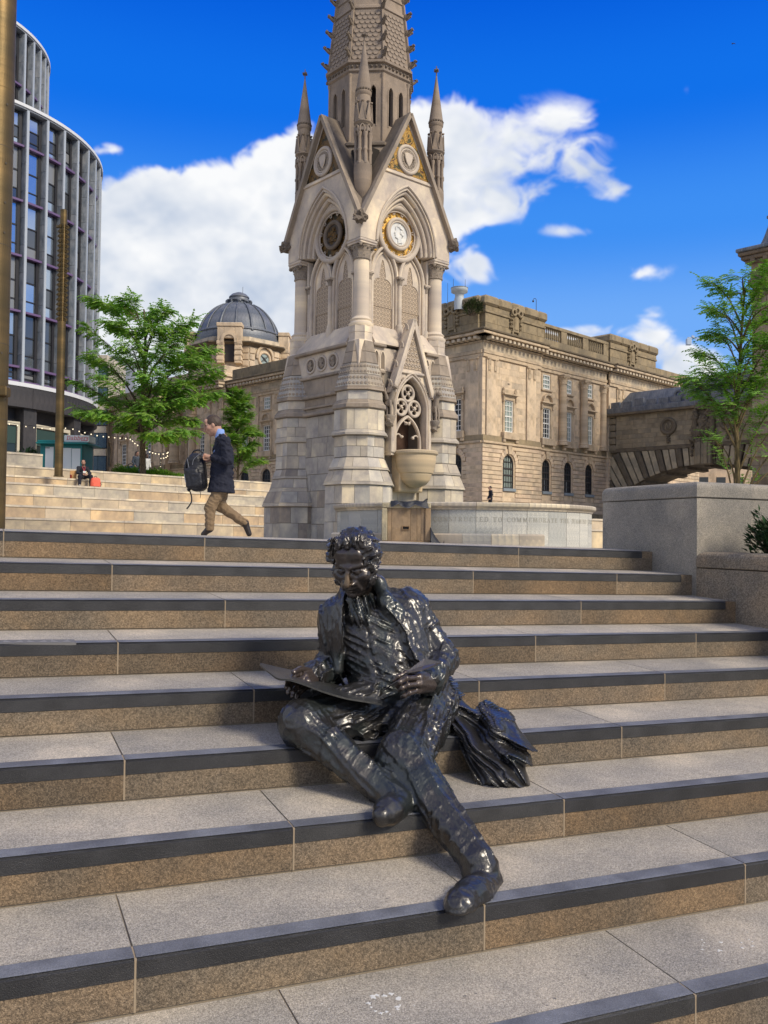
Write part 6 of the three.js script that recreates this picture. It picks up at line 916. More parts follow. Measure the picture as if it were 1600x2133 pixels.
    const s2 = new TextGeometry('McCaesar', { font: serif, size: 0.17, depth: 0.004, curveSegments: 3 }); s2.translate(kx(132), ky(943), 0.032); }
  part('post', boxG(kx(168.5), kx(172), 2.6, ky(926), -0.1, 0.06), teal, ki);
  // strings of lights
  const cable = std(lin(0.03, 0.03, 0.03), 0.7), bulbM = new THREE.MeshStandardMaterial({ color: lin(0.9, 0.85, 0.7), emissive: lin(1, 0.82, 0.5), emissiveIntensity: 0.8, roughness: 0.4 });
  const pts = [[2, 880], [19.5, 883.5], [36.6, 886.4], [54, 888.5], [71, 890.8], [87.7, 892.4], [104.5, 893.3], [136.5, 892.1], [152, 894.2], [165, 898.6], [176.8, 901.4], [190, 904.8], [202.3, 907.6], [215.3, 909.5], [226.7, 910.5], [238.9, 911.9], [250.2, 912.9], [262, 913.5], [271.4, 915.6], [276.2, 919.1], [281, 923.9], [286.9, 927.7], [303.5, 937], [311.8, 941.7], [318, 943.5], [324, 945], [331, 946], [340, 946], [348, 944.5], [350, 942.5]].map(([x, y]) => [x, y, lerp(47, 52, x / 350)]);
  const str = (name, label, arr) => { const t = thing(name, label, 'lights'), p = arr.map(([x, y, d]) => at(x, y, d)); part('cable', tube(p.map((q) => q.clone().add(V(0, 0.09, 0))), 0.012, 0.012, 4), cable, t); p.forEach((q) => part('light_bulb', new THREE.SphereGeometry(0.036, 8, 6).translate(q.x, q.y, q.z), bulbM, t)); };
  str('string_lights', 'long string of warm bulbs sagging from the office building past the large tree', pts);
  str('string_lights', 'short loop of warm bulbs hanging at the end post right of the tree', [[349, 950, 52], [346, 953, 52], [341, 954.5, 52], [335, 955, 52], [334, 963, 52], [334, 972, 52]]);
  { const p = at(333.5, 985, 52), t = thing('light_post', 'thin dark post that carries the string of warm bulbs', 'post', V(p.x, 2.5, p.z)); part('post', lathe([[0.05, 0], [0.04, 0.2], [0.035, p.y - 2.5 + 1.15], [0, p.y - 2.5 + 1.16]], 8), cable, t); }
}
// ---------------------------------------------------------------- far crane and a bird
{
  const D = 240, m = std(lin(0.42, 0.50, 0.60), 0.6), p = (x, y) => at(x, y, D), c = thing('crane_jib', 'pale tower crane jib tip with cabin showing far off against the sky', 'crane');
  for (const [a, b] of [[[1433, 703], [1500, 708]], [[1448, 708], [1500, 711]], [[1433, 703], [1433, 707]]]) part('chord', bar(p(...a), p(...b), 0.25, 0.25), m, c);
  for (let i = 0; i < 9; i++) part('lattice', bar(p(1448 + i * 6, 704.3 + i * 0.4), p(1451 + i * 6, 708.4 + i * 0.3), 0.16, 0.16), m, c);
  const q = p(1434.5, 712); part('counterweight', boxG(q.x - 0.65, q.x + 0.65, q.y - 0.9, q.y + 0.85, q.z - 0.6, q.z + 0.6, 0.1), m, c); part('cabin', bar(p(1441, 700), p(1446, 702.5), 0.5, 0.5), m, c);
  const b0 = at(1528, 91, 60), bd = thing('bird', 'small dark bird flying high in the upper right of the sky', 'bird', b0), bm = std(lin(0.02, 0.02, 0.025), 0.8);
  part('body', tube([V(-0.10, -0.03, 0), V(-0.02, 0.02, 0), V(0.07, 0.01, 0), V(0.13, -0.02, 0)], 0.035, 0.015, 8), bm, bd);
  for (const s of [-1, 1]) part('wing', hexa([V(-0.02, 0, 0), V(0.05, 0, 0), V(0.02 + s * 0.08, 0.11, -0.1), V(-0.04 + s * 0.08, 0.10, -0.1), V(-0.02, 0.012, 0), V(0.05, 0.012, 0), V(0.02 + s * 0.08, 0.118, -0.1), V(-0.04 + s * 0.08, 0.108, -0.1)]), bm, bd);
}
// ---------------------------------------------------------------- trees and shrubs
const leafMat = (c, t = 0.35) => new THREE.MeshPhysicalMaterial({ color: c, roughness: 0.75, transmission: t, thickness: 0, side: THREE.DoubleSide, vertexColors: true, specularIntensity: 0.4 });
const barkT = tex(256, (u, v, o) => { const a = tfbm(u, v * 0.3, 16, 4, 0.6, 210); const x = 0.7 + a * 0.4; o[0] = x; o[1] = x * 0.97; o[2] = x * 0.92; });
const barkMat = (c) => std(c.multiplyScalar(1 / barkT.userData.mean), 0.95, { map: rep(barkT, 0.4), bumpMap: rep(barkT, 0.25), bumpScale: 0.008 });
class Leaves {                                             // folded leaf blades collected into one mesh
  constructor() { this.p = []; this.c = []; }
  blade(o, dir, up, len, wid, tone) {
    const d = dir.clone().normalize(), s = d.clone().cross(up).normalize(), n = s.clone().cross(d), P = (t, w, h) => V(o.x + d.x * t * len + s.x * w * wid + n.x * h * len, o.y + d.y * t * len + s.y * w * wid + n.y * h * len, o.z + d.z * t * len + s.z * w * wid + n.z * h * len);
    const a = P(0, 0, 0), b = P(0.42, 0.5, 0.05), c = P(1, 0, -0.10), e = P(0.42, -0.5, 0.05), f = P(0.5, 0, 0.0);
    for (const q of [a, b, f, b, c, f, c, e, f, e, a, f]) { this.p.push(q.x, q.y, q.z); this.c.push(tone[0], tone[1], tone[2]); }
  }
  frond(o, dir, r, len, n, droop, tone) {                  // a feathery compound leaf: blades to both sides of a drooping stalk
    const d = dir.clone().normalize(); let p = o.clone();
    for (let i = 0; i < n; i++) {
      const t = i / n, st = len / n; d.y -= droop / n; d.normalize(); p = p.clone().addScaledVector(d, st);
      const s = d.clone().cross(V(0, 1, 0)).normalize();
      for (const k of [-1, 1]) { const bd = d.clone().multiplyScalar(0.8).addScaledVector(s, k * (0.75 - 0.3 * t)); bd.y -= 0.25 * droop; this.blade(p, bd, V(0.3 * (r() - 0.5), 1, 0.3 * (r() - 0.5)), len * (0.42 - 0.18 * t) * rr(0.8, 1.2, r), len * 0.22, tone); }
    }
    this.blade(p, d, V(0, 1, 0), len * 0.3, len * 0.12, tone);
  }
  mesh() { const g = new THREE.BufferGeometry(); g.setAttribute('position', new THREE.Float32BufferAttribute(this.p, 3)); g.setAttribute('color', new THREE.Float32BufferAttribute(this.c, 3)); g.computeVertexNormals(); return g; }
}
function tree(o) {                                         // o.limbs: [start height share, end point, radius]; everything in world axes relative to the base
  const r = rng(o.seed), t = thing(o.name, o.label, 'tree', o.base), wood = [tube(o.trunk, o.r0, o.r1, 10)], L = new Leaves(), curve = new THREE.CatmullRomCurve3(o.trunk);
  const tone = () => { const k = rr(0.72, 1.25, r), y = rr(-0.12, 0.25, r); return [k * (1 + y), k, k * (1 - y)]; };
  for (const [h, end, rad, dens = 1] of o.limbs) {
    const s = curve.getPoint(h), mid = s.clone().lerp(end, 0.5); mid.y += (end.y - s.y) * 0.18 + rr(-0.04, 0.08, r) * s.distanceTo(end); mid.x += rr(-0.06, 0.06, r) * s.distanceTo(end);
    const c = new THREE.CatmullRomCurve3([s, mid, end]); wood.push(tube([s, mid, end], rad, rad * 0.25, 6));
    const len = s.distanceTo(end), n = max(3, Math.round(len / o.twigGap * dens));
    for (let i = 0; i < n; i++) {
      const u = lerp(o.bare ?? 0.25, 1, pow((i + r()) / n, 0.8)), p = c.getPoint(min(1, u)), tan = c.getTangent(min(1, u)); const side = (i % 2 ? 1 : -1) * rr(0.5, 1.1, r);
      const dir = tan.clone().multiplyScalar(0.7).add(V(-tan.z * side, rr(-0.12, 0.30, r), tan.x * side)).add(o.wind).normalize(), tl = o.twig * rr(0.5, 1.2, r) * (1.15 - 0.5 * u) , e = p.clone().addScaledVector(dir, tl);
      wood.push(tube([p, p.clone().lerp(e, 0.5).add(V(0, tl * 0.06, 0)), e], rad * 0.22, rad * 0.08, 4));
      const m = max(2, Math.round(o.fronds * rr(0.6, 1.3, r) * dens));
      for (let k = 0; k < m; k++) { const q = p.clone().lerp(e, (k + 1) / m), fd = dir.clone().add(V(rr(-0.9, 0.9, r), rr(-0.25, 0.35, r), rr(-0.9, 0.9, r))).addScaledVector(o.wind, 1.2); L.frond(q, fd, r, o.leaf * rr(0.7, 1.25, r), o.leaflets, o.droop, tone()); }
    }
  }
  part('trunk', merge(wood), o.bark, t); part('crown', L.mesh(), o.leafM, t);
  return t;
}
const greenA = leafMat(lin(0.24, 0.47, 0.055), 0.55), greenB = leafMat(lin(0.27, 0.50, 0.055), 0.55), greenC = leafMat(lin(0.22, 0.45, 0.05), 0.55);
{ // the large tree on the upper square
  const D = 44, b = at(298, 985, D), base = V(b.x, 2.7, b.z), W = (px, py, z = 0) => at(px, py, D).sub(base).add(V(0, 0, z)), r = rng(5);
  const limbs = [];
  const ends = [[205, 632, 0.4], [243, 628, -1], [285, 640, 1.2], [318, 650, -0.8], [352, 660, 1], [395, 668, -0.5], [190, 690, 0.6], [232, 672, -1.5], [262, 690, 1.8], [340, 700, 1.6], [392, 705, 0.4], [425, 722, -1.2], [182, 742, -0.6], [215, 752, 1.4], [250, 735, -2], [372, 748, 2], [420, 760, 0.8], [448, 775, -0.2], [172, 800, 0.5], [205, 822, -1.6], [240, 800, 2.2], [268, 830, -2.4], [345, 800, 2.4], [395, 815, 1.4], [440, 812, -1.4], [178, 858, 0.7], [215, 872, 1.6], [250, 880, -1.8], [340, 858, 2.2], [385, 868, -1.6], [402, 905, 1.0], [360, 915, 1.9], [318, 880, 2.6], [420, 840, 1.2], [300, 740, 2.2], [300, 790, -2.4]];
  for (const [x, y, z] of ends) { const hgt = clamp((985 - y) / 363), reach = abs(x - 298) / 140; limbs.push([clamp(hgt * 0.86 - reach * 0.20 + rr(-0.03, 0.03, r), 0.27, 0.97), W(x, y, z), 0.075 - 0.035 * hgt, x < 262 && y > 640 && y < 860 ? 0.72 : 1.1]); }
  tree({ name: 'tree', label: 'large feathery green tree with layered branches left of the walking man', seed: 11, base, trunk: [V(0, -0.2, 0), W(297, 930), W(296, 860), W(301, 780), W(304, 700, 0.1), W(300, 645)], r0: 0.17, r1: 0.04, limbs, twigGap: 0.135, twig: 0.85, fronds: 8, leaf: 0.44, leaflets: 4, droop: 0.7, bare: 0.25, wind: V(-0.16, 0, 0), bark: barkMat(lin(0.10, 0.075, 0.052)), leafM: greenA });
}
{ const D = 46, b = at(495, 1000, D), base = V(b.x, 2.3, b.z), W = (px, py, z = 0) => at(px, py, D).sub(base).add(V(0, 0, z)), limbs = [], r = rng(6);
  for (let k = 0; k < 20; k++) { const t = k / 19, y = lerp(965, 830, t), w = lerp(46, 12, pow(t, 1.3)) * rr(0.75, 1.15, r), a = k * 2.4; limbs.push([clamp((1000 - y) / 190 - 0.04, 0.1, 0.97), W(497 + cos(a) * w, y - 4, sin(a) * w / 42), 0.03, 1.2]); }
  tree({ name: 'tree', label: 'small bright green conical tree between the walking man and the memorial', seed: 12, base, trunk: [V(0, 0, 0), W(496, 960), W(494, 890), W(493, 822)], r0: 0.07, r1: 0.02, limbs, twigGap: 0.07, twig: 0.46, fronds: 10, leaf: 0.30, leaflets: 4, droop: 0.5, bare: 0.15, wind: V(0.05, 0, 0), bark: barkMat(lin(0.09, 0.07, 0.05)), leafM: greenB }); }
{ const D = 13, b = at(1535, 1003, D), base = V(b.x, 0.25, b.z), W = (px, py, z = 0) => at(px, py, D).sub(base).add(V(0, 0, z));
  const E = [[1478, 600, 0.2], [1500, 640, -0.2], [1530, 588, 0.3], [1560, 598, -0.3], [1592, 580, 0.1], [1625, 600, 0.2], [1485, 660, 0.4], [1515, 690, -0.4], [1580, 650, 0.5], [1610, 660, -0.3], [1640, 690, 0.2], [1490, 700, 0.1], [1480, 730, -0.3], [1590, 720, 0.4], [1625, 750, 0.1], [1462, 770, 0.15], [1430, 795, 0.2], [1470, 815, -0.3], [1500, 790, 0.5], [1590, 800, 0.3], [1640, 830, -0.2], [1500, 850, 0.3], [1475, 915, 0.25, 0.5], [1575, 870, -0.3, 0.6], [1615, 880, 0.3, 0.5], [1600, 935, 0.2, 0.12], [1640, 915, 0.3, 0.12], [1620, 965, 0.1, 0.1], [1490, 905, -0.2, 0.35], [1605, 990, -0.2, 0.4], [1550, 640, 0.1], [1540, 720, 0.4], [1565, 760, -0.4], [1520, 760, 0.35], [1555, 830, 0.45]];
  const limbs = E.map(([x, y, z, d = 1]) => [clamp((1003 - y) / 420 - abs(x - 1535) / 420, 0.06, 0.97), W(x, y, z), 0.017, d]);
  tree({ name: 'tree', label: 'slender young green tree with wind-blown leaves behind the tall planter wall', seed: 13, base, trunk: [V(0, -0.3, 0), W(1536, 960), W(1534, 880), W(1540, 780), W(1545, 690), W(1552, 600)], r0: 0.05, r1: 0.012, limbs, twigGap: 0.052, twig: 0.28, fronds: 6, leaf: 0.15, leaflets: 4, droop: 0.6, bare: 0.2, wind: V(-0.22, 0.02, 0), bark: barkMat(lin(0.13, 0.10, 0.05)), leafM: greenC }); }
function shrub(name, label, cat, base, w, h, d, n, leaf, m, seed, stuff) {
  const r = rng(seed), L = new Leaves(), wood = [], t = thing(name, label, cat, base);
  for (let i = 0; i < n; i++) { const x = (r() - 0.5) * 2, z = (r() - 0.5) * 2, top = h * (0.72 + 0.28 * noise(x * 2.2 + seed, z * 2, 1)) * (1 - 0.25 * x * x), y = top * pow(r(), 0.45); const p = V(x * w / 2, y, z * d / 2), out = V(x * 0.8, 0.5 + r() * 0.6, z * 0.8 + 0.2).add(V(r() - 0.5, r() - 0.5, r() - 0.5)); const k = rr(0.6, 1.3, r); L.blade(p, out, V(r() - 0.5, 1, r() - 0.5), leaf * rr(0.7, 1.4, r), leaf * 0.45, [k * rr(0.9, 1.3, r), k, k * 0.8]); if (i % 12 === 0) wood.push(tube([V(x * w * 0.2, 0, z * d * 0.2), p.clone().multiplyScalar(0.6), p], 0.012, 0.004, 4)); }
  part('stem', merge(wood), barkMat(lin(0.07, 0.05, 0.035)), t); part('foliage', L.mesh(), m, t); return t;
}
{ const p = (x, d, y) => { const q = at(x, 980, d); return V(q.x, y, q.z); };
  shrub('hedge', 'low clipped green hedge right of the two people by the tree', 'hedge', p(338, 45, 2.55), 2.0, 0.85, 1.2, 3200, 0.12, greenC, 31);
  shrub('shrub', 'small leafy bush left of the woman by the large tree', 'shrub', p(263, 45, 2.6), 1.1, 1.1, 0.8, 1500, 0.13, greenC, 32);
  const q = at(1648, 1090, 6.2); shrub('shrub', 'dark green bush at the right edge above the low planter wall', 'shrub', V(q.x, -0.22, q.z), 0.42, 0.66, 0.5, 2600, 0.05, leafMat(lin(0.02, 0.06, 0.022), 0.2), 33);
  shrub('shrub', 'broad dark leaves of plants in front of the office window at far left', 'shrub', p(46, 45.5, 2.9), 1.7, 1.45, 0.8, 700, 0.30, leafMat(lin(0.03, 0.08, 0.035), 0.2), 34);
  const w1 = at(985, 642, 69), w2 = at(1054, 660, 72.5); shrub('weed_tuft', 'tuft of weeds growing out of the left side of the museum corner attic', 'weeds', V(w1.x, w1.y - 0.6, w1.z), 1.3, 1.5, 0.8, 420, 0.28, leafMat(lin(0.05, 0.075, 0.03), 0.3), 35); shrub('weed_tuft', 'smaller tuft of weeds beside the right-hand cartouche of the museum attic', 'weeds', V(w2.x, w2.y - 0.5, w2.z), 0.7, 0.9, 0.5, 200, 0.22, leafMat(lin(0.055, 0.08, 0.03), 0.3), 36); }
// ---------------------------------------------------------------- bodies: distance fields meshed on sparse grids
const sminK = (a, b, k) => { const h = max(k - abs(a - b), 0) / k; return min(a, b) - h * h * k * 0.25; };
const smaxK = (a, b, k) => -sminK(-a, -b, k);
function cone(x, y, z, a, b, ra, rb) { const bx = b.x - a.x, by = b.y - a.y, bz = b.z - a.z, px = x - a.x, py = y - a.y, pz = z - a.z, h = clamp((px * bx + py * by + pz * bz) / (bx * bx + by * by + bz * bz + 1e-12)), dx = px - bx * h, dy = py - by * h, dz = pz - bz * h; return sqrt(dx * dx + dy * dy + dz * dz) - (ra + (rb - ra) * h); }
function ell(x, y, z, c, rx, ry, rz) { const a = (x - c.x) / rx, b = (y - c.y) / ry, d = (z - c.z) / rz, k0 = sqrt(a * a + b * b + d * d), k1 = sqrt(a * a / rx / rx + b * b / ry / ry + d * d / rz / rz); return k0 < 1e-6 ? -min(rx, ry, rz) : k0 * (k0 - 1) / k1; }
function sdfMesh(lo, hi, cell, fn, slack = 1) {
  const B = 6, n = [0, 1, 2].map((k) => Math.ceil((hi.getComponent(k) - lo.getComponent(k)) / cell / B) * B + 1), [nx, ny, nz] = n, g = new Float32Array(nx * ny * nz).fill(9), vid = new Int32Array(nx * ny * nz).fill(-1), sx = 1, sy = nx, sz = nx * ny;
  const lim = cell * B * 0.5 * 1.732 * 1.25 * slack + cell * 2;
  const blocks = [];
  for (let bz = 0; bz < nz - 1; bz += B) for (let by = 0; by < ny - 1; by += B) for (let bx = 0; bx < nx - 1; bx += B) {
    const d = fn(lo.x + (bx + B / 2) * cell, lo.y + (by + B / 2) * cell, lo.z + (bz + B / 2) * cell);
    if (abs(d) > lim) { if (d < 0) for (let k = 0; k <= B; k++) for (let j = 0; j <= B; j++) for (let i = 0; i <= B; i++) { const q = (bx + i) + (by + j) * sy + (bz + k) * sz; if (g[q] === 9) g[q] = -9; } continue; }
    blocks.push([bx, by, bz]);
  }
  for (const [bx, by, bz] of blocks) for (let k = 0; k <= B; k++) for (let j = 0; j <= B; j++) for (let i = 0; i <= B; i++) { const q = (bx + i) + (by + j) * sy + (bz + k) * sz; if (abs(g[q]) === 9) g[q] = fn(lo.x + (bx + i) * cell, lo.y + (by + j) * cell, lo.z + (bz + k) * cell); }
  const pos = [], idx = [], off = [0, 1, sy, sy + 1, sz, sz + 1, sz + sy, sz + sy + 1], E = [[0, 1], [2, 3], [4, 5], [6, 7], [0, 2], [1, 3], [4, 6], [5, 7], [0, 4], [1, 5], [2, 6], [3, 7]];
  const cells = [];
  for (const [bx, by, bz] of blocks) for (let k = 0; k < B; k++) for (let j = 0; j < B; j++) for (let i = 0; i < B; i++) {
    const X = bx + i, Y = by + j, Z = bz + k, q = X + Y * sy + Z * sz; let m = 0; for (let c = 0; c < 8; c++) if (g[q + off[c]] < 0) m |= 1 << c; if (m === 0 || m === 255) continue;
    let ax = 0, ay = 0, az = 0, cnt = 0;
    for (const [a, b] of E) { const u = g[q + off[a]], v = g[q + off[b]]; if ((u < 0) === (v < 0)) continue; const t = u / (u - v); ax += lerp(a & 1, b & 1, t); ay += lerp((a >> 1) & 1, (b >> 1) & 1, t); az += lerp(a >> 2, b >> 2, t); cnt++; }
    vid[q] = pos.length / 3; pos.push(lo.x + (X + ax / cnt) * cell, lo.y + (Y + ay / cnt) * cell, lo.z + (Z + az / cnt) * cell); cells.push([X, Y, Z, q]);
  }
  for (const [X, Y, Z, q] of cells) {
    const s = g[q] < 0, quad = (o, d1, d2, flip) => { if ((g[q] < 0) === (g[q + o] < 0)) return; const a = vid[q], b = vid[q - d1], c = vid[q - d1 - d2], d = vid[q - d2]; if (a < 0 || b < 0 || c < 0 || d < 0) return; if (flip === s) idx.push(a, b, c, a, c, d); else idx.push(a, c, b, a, d, c); };
    if (Y > 0 && Z > 0) quad(1, sy, sz, true); if (X > 0 && Z > 0) quad(sy, 1, sz, false); if (X > 0 && Y > 0) quad(sz, 1, sy, true);
  }
  const ge = new THREE.BufferGeometry(); ge.setAttribute('position', new THREE.Float32BufferAttribute(pos, 3)); ge.setIndex(idx); ge.computeVertexNormals();
  const p = ge.attributes.position, uv = new Float32Array(p.count * 2); for (let i = 0; i < p.count; i++) { uv[i * 2] = p.getX(i) + p.getZ(i) * 0.7; uv[i * 2 + 1] = p.getY(i) + p.getZ(i) * 0.3; } ge.setAttribute('uv', new THREE.BufferAttribute(uv, 2));
  return ge;
}
function tint(g, fn) { const p = g.attributes.position, c = new Float32Array(p.count * 3); for (let i = 0; i < p.count; i++) c.set(fn(p.getX(i), p.getY(i), p.getZ(i)), i * 3); g.setAttribute('color', new THREE.BufferAttribute(c, 3)); return g; }
const bounds = (pts, m) => { const b = new THREE.Box3().setFromPoints(pts).expandByScalar(m); return [b.min, b.max]; };
const ridge = (n) => 1 - abs(n) * 2;
// a man's face in its own axes: x to the viewer's right, y up, z out of the face; about 22 cm from chin to crown
const face = (x, y, z) => {
    const ax = abs(x), P = { x: 0, y: 0, z: 0 };
    let d = ell(x, y, z, { x: 0, y: 0.022, z: -0.012 }, 0.086, 0.112, 0.104);
    d = sminK(d, ell(x, y, z, { x: 0, y: -0.055, z: 0.026 }, 0.064, 0.068, 0.070), 0.045);
    d = sminK(d, ell(x, y, z, { x: 0, y: -0.106, z: 0.066 }, 0.027, 0.022, 0.024), 0.025);
    d = sminK(d, ell(ax, y, z, { x: 0.053, y: -0.018, z: 0.062 }, 0.026, 0.022, 0.026), 0.03);
    d = sminK(d, cone(ax, y, z, { x: 0.010, y: 0.028, z: 0.093 }, { x: 0.056, y: 0.032, z: 0.072 }, 0.0125, 0.0095), 0.012);
    d = smaxK(d, -ell(ax, y, z, { x: 0.034, y: 0.004, z: 0.102 }, 0.0235, 0.0175, 0.027), 0.010);
    d = sminK(d, ell(ax, y, z, { x: 0.033, y: 0.003, z: 0.076 }, 0.0165, 0.0145, 0.014), 0.004);
    d = sminK(d, cone(ax, y, z, { x: 0.018, y: 0.010, z: 0.089 }, { x: 0.050, y: 0.009, z: 0.078 }, 0.0045, 0.004), 0.005); d = sminK(d, cone(ax, y, z, { x: 0.020, y: -0.007, z: 0.086 }, { x: 0.048, y: -0.008, z: 0.076 }, 0.004, 0.0035), 0.006);
    d = sminK(d, cone(ax, y, z, { x: 0.022, y: -0.020, z: 0.085 }, { x: 0.050, y: -0.026, z: 0.072 }, 0.006, 0.005), 0.012);
    d = sminK(d, cone(x, y, z, { x: 0, y: 0.024, z: 0.096 }, { x: 0, y: -0.036, z: 0.130 }, 0.0085, 0.0125), 0.009);
    d = sminK(d, ell(ax, y, z, { x: 0.0155, y: -0.040, z: 0.107 }, 0.010, 0.009, 0.013), 0.008);
    d = smaxK(d, -ell(ax, y, z, { x: 0.009, y: -0.049, z: 0.113 }, 0.005, 0.005, 0.007), 0.003);
    d = sminK(d, cone(ax, y, z, { x: 0.022, y: -0.040, z: 0.094 }, { x: 0.038, y: -0.078, z: 0.078 }, 0.009, 0.007), 0.014);
    d = sminK(d, ell(x, y, z, { x: 0, y: -0.062, z: 0.090 }, 0.026, 0.014, 0.014), 0.012);
    d = sminK(d, cone(ax, y, z, { x: 0, y: -0.068, z: 0.1 }, { x: 0.025, y: -0.073, z: 0.088 }, 0.0075, 0.004), 0.005); d = sminK(d, cone(ax, y, z, { x: 0, y: -0.081, z: 0.096 }, { x: 0.020, y: -0.079, z: 0.087 }, 0.008, 0.004), 0.005);
    d = smaxK(d, -cone(ax, y, z, { x: 0, y: -0.0745, z: 0.105 }, { x: 0.03, y: -0.0775, z: 0.092 }, 0.0028, 0.002), 0.003);
    d = smaxK(d, -cone(x, y, z, { x: -0.02, y: -0.092, z: 0.094 }, { x: 0.02, y: -0.092, z: 0.094 }, 0.005, 0.005), 0.008);
    d = sminK(d, ell(ax, y, z, { x: 0.032, y: 0.075, z: 0.066 }, 0.03, 0.026, 0.02), 0.03);
    d = smaxK(d, -cone(x, y, z, { x: -0.004, y: 0.03, z: 0.106 }, { x: -0.003, y: 0.044, z: 0.104 }, 0.003, 0.002), 0.004);
    d = sminK(d, cone(x, y, z, { x: 0, y: -0.06, z: -0.02 }, { x: 0, y: -0.19, z: -0.05 }, 0.062, 0.068), 0.03);
    d -= 0.0012 * noise(x * 90, y * 90, z * 90) + 0.0012 * noise(x * 40, y * 40, z * 40);
    return d;
  };
// ---------------------------------------------------------------- the bronze man reading on the steps
{
  const st = thing('bronze_statue', 'dark bronze statue of a man in tailcoat reclining on the steps reading a sheet', 'statue');
  const bronze = new THREE.MeshPhysicalMaterial({ color: lin(1, 1, 1), vertexColors: true, metalness: 0.5, roughness: 0.37, clearcoat: 0.7, clearcoatRoughness: 0.2, bumpMap: rep(softB, 0.05), bumpScale: 0.0022 });
  const J = (x, y, d) => at(x, y, d);
  const hipR = J(806, 1468, 3.93), hipL = J(896, 1470, 3.97), kneeR = J(630, 1508, 3.56), ankR = J(792, 1640, 3.37), kneeL = J(840, 1580, 3.49), ankL = J(994, 1792, 3.09);
  const pel = J(852, 1462, 4.0), belly = J(808, 1400, 3.97), chest = J(778, 1318, 4.0), neck = J(756, 1250, 4.04), shR = J(707, 1284, 4.06), shL = J(850, 1270, 4.08), elR = J(690, 1392, 4.03), wrR = J(652, 1410, 3.83), elL = J(921, 1374, 4.0), wrL = J(893, 1418, 3.77);
  const cosP = V(); const inv = camera.quaternion.clone().invert();
  const proj = (x, y, z) => { cosP.set(x, y, z).applyQuaternion(inv); return [CX + cosP.x / -cosP.z * F, CY - cosP.y / -cosP.z * F]; };
  const lineX = (pts, y) => { if (y <= pts[0][1]) return pts[0][0]; for (let i = 0; i + 1 < pts.length; i++) if (y <= pts[i + 1][1]) return lerp(pts[i][0], pts[i + 1][0], (y - pts[i][1]) / (pts[i + 1][1] - pts[i][1])); return pts[pts.length - 1][0]; };
  const edgeL = [[724, 1230], [716, 1265], [714, 1300], [712, 1350], [710, 1390], [722, 1425], [745, 1460]], edgeR = [[786, 1205], [795, 1240], [806, 1268], [836, 1300], [846, 1335], [860, 1372], [893, 1392], [905, 1440]];
  const axisOf = (a, b) => b.clone().sub(a).normalize();
  // cloth on a limb: long tool-marked folds running along it, and deeper creases across it near the joints
  function limb(x, y, z, a, b, ra, rb, ax, seed, amp, cross) {
    let d = cone(x, y, z, a, b, ra, rb); if (d > 0.05) return d - 0.01;
    const px = x - a.x, py = y - a.y, pz = z - a.z, t = px * ax.x + py * ax.y + pz * ax.z, qx = px - ax.x * t, qy = py - ax.y * t, qz = pz - ax.z * t;
    const w = noise(qx * 9 + seed, qy * 9 + t * 5, qz * 9) * 0.4, sk = (n) => { const q = 1 - abs(n); return q * q * q * 1.7 - 0.55; };
    d -= amp * 0.95 * sk(noise(qx * 24 + seed + w * 3, qy * 24 + t * 1.6 + w * 3, qz * 24 + t));
    d -= amp * 0.42 * sk(noise(qx * 60 + seed * 3, qy * 60 + t * 5 + w * 6, qz * 60));
    if (cross) d -= cross * 1.1 * sk(noise(qx * 8 + seed * 2, t * 34 + qy * 16, qz * 8));
    d -= amp * 0.18 * noise(x * 95, y * 95, z * 95);
    return d;
  }
  const A = { tr: axisOf(hipR, kneeR), sr: axisOf(kneeR, ankR), tl: axisOf(hipL, kneeL), sl: axisOf(kneeL, ankL), ur: axisOf(shR, elR), fr: axisOf(elR, wrR), ul: axisOf(shL, elL), fl: axisOf(elL, wrL) };
  const tailA = [J(905, 1415, 4.02), J(940, 1478, 3.98), J(985, 1503, 3.93), J(1040, 1512, 3.88), J(1078, 1552, 3.76)], tailB = [J(950, 1492, 3.95), J(995, 1530, 3.83), J(1022, 1580, 3.72), J(1034, 1622, 3.66)], tailC = [J(1030, 1512, 3.88), J(1066, 1560, 3.74), J(1072, 1612, 3.66)], tailD = [J(1010, 1490, 3.97), J(1060, 1520, 3.86), J(1094, 1572, 3.74)];
  const lap = [[J(796, 1452, 3.86), J(690, 1472, 3.70), 0.075, 0.05], [J(800, 1475, 3.86), J(715, 1506, 3.66), 0.06, 0.045], [J(806, 1492, 3.84), J(760, 1528, 3.70), 0.05, 0.035]];
  const collar = [J(812, 1292, 3.92), J(800, 1245, 3.93), J(789, 1214, 3.97), J(770, 1206, 4.08), J(735, 1218, 4.1), J(718, 1246, 4.02), J(716, 1290, 3.95)];
  const lapelR = [[J(803, 1250, 3.915), J(846, 1288, 3.93)], [J(808, 1262, 3.91), J(838, 1300, 3.905)], [J(836, 1298, 3.905), J(850, 1345, 3.88)], [J(850, 1345, 3.88), J(880, 1388, 3.86)]], lapelL = [[J(712, 1262, 3.95), J(706, 1330, 3.92)], [J(706, 1330, 3.92), J(704, 1395, 3.89)]];
  const tread = (i, x, z) => treadY(i) - FALL * (x * UX + (z + 6) * UZ);
  const bootL = [[J(998, 1800, 3.09), J(1010, 1842, 3.07), 0.050, 0.058], [J(1016, 1852, 3.06), J(985, 1868, 2.93), 0.058, 0.062], [J(984, 1870, 2.93), J(958, 1886, 2.83), 0.060, 0.050], [J(958, 1888, 2.83), J(952, 1893, 2.80), 0.048, 0.036], [J(1019, 1866, 3.06), J(1014, 1872, 3.04), 0.046, 0.046]];
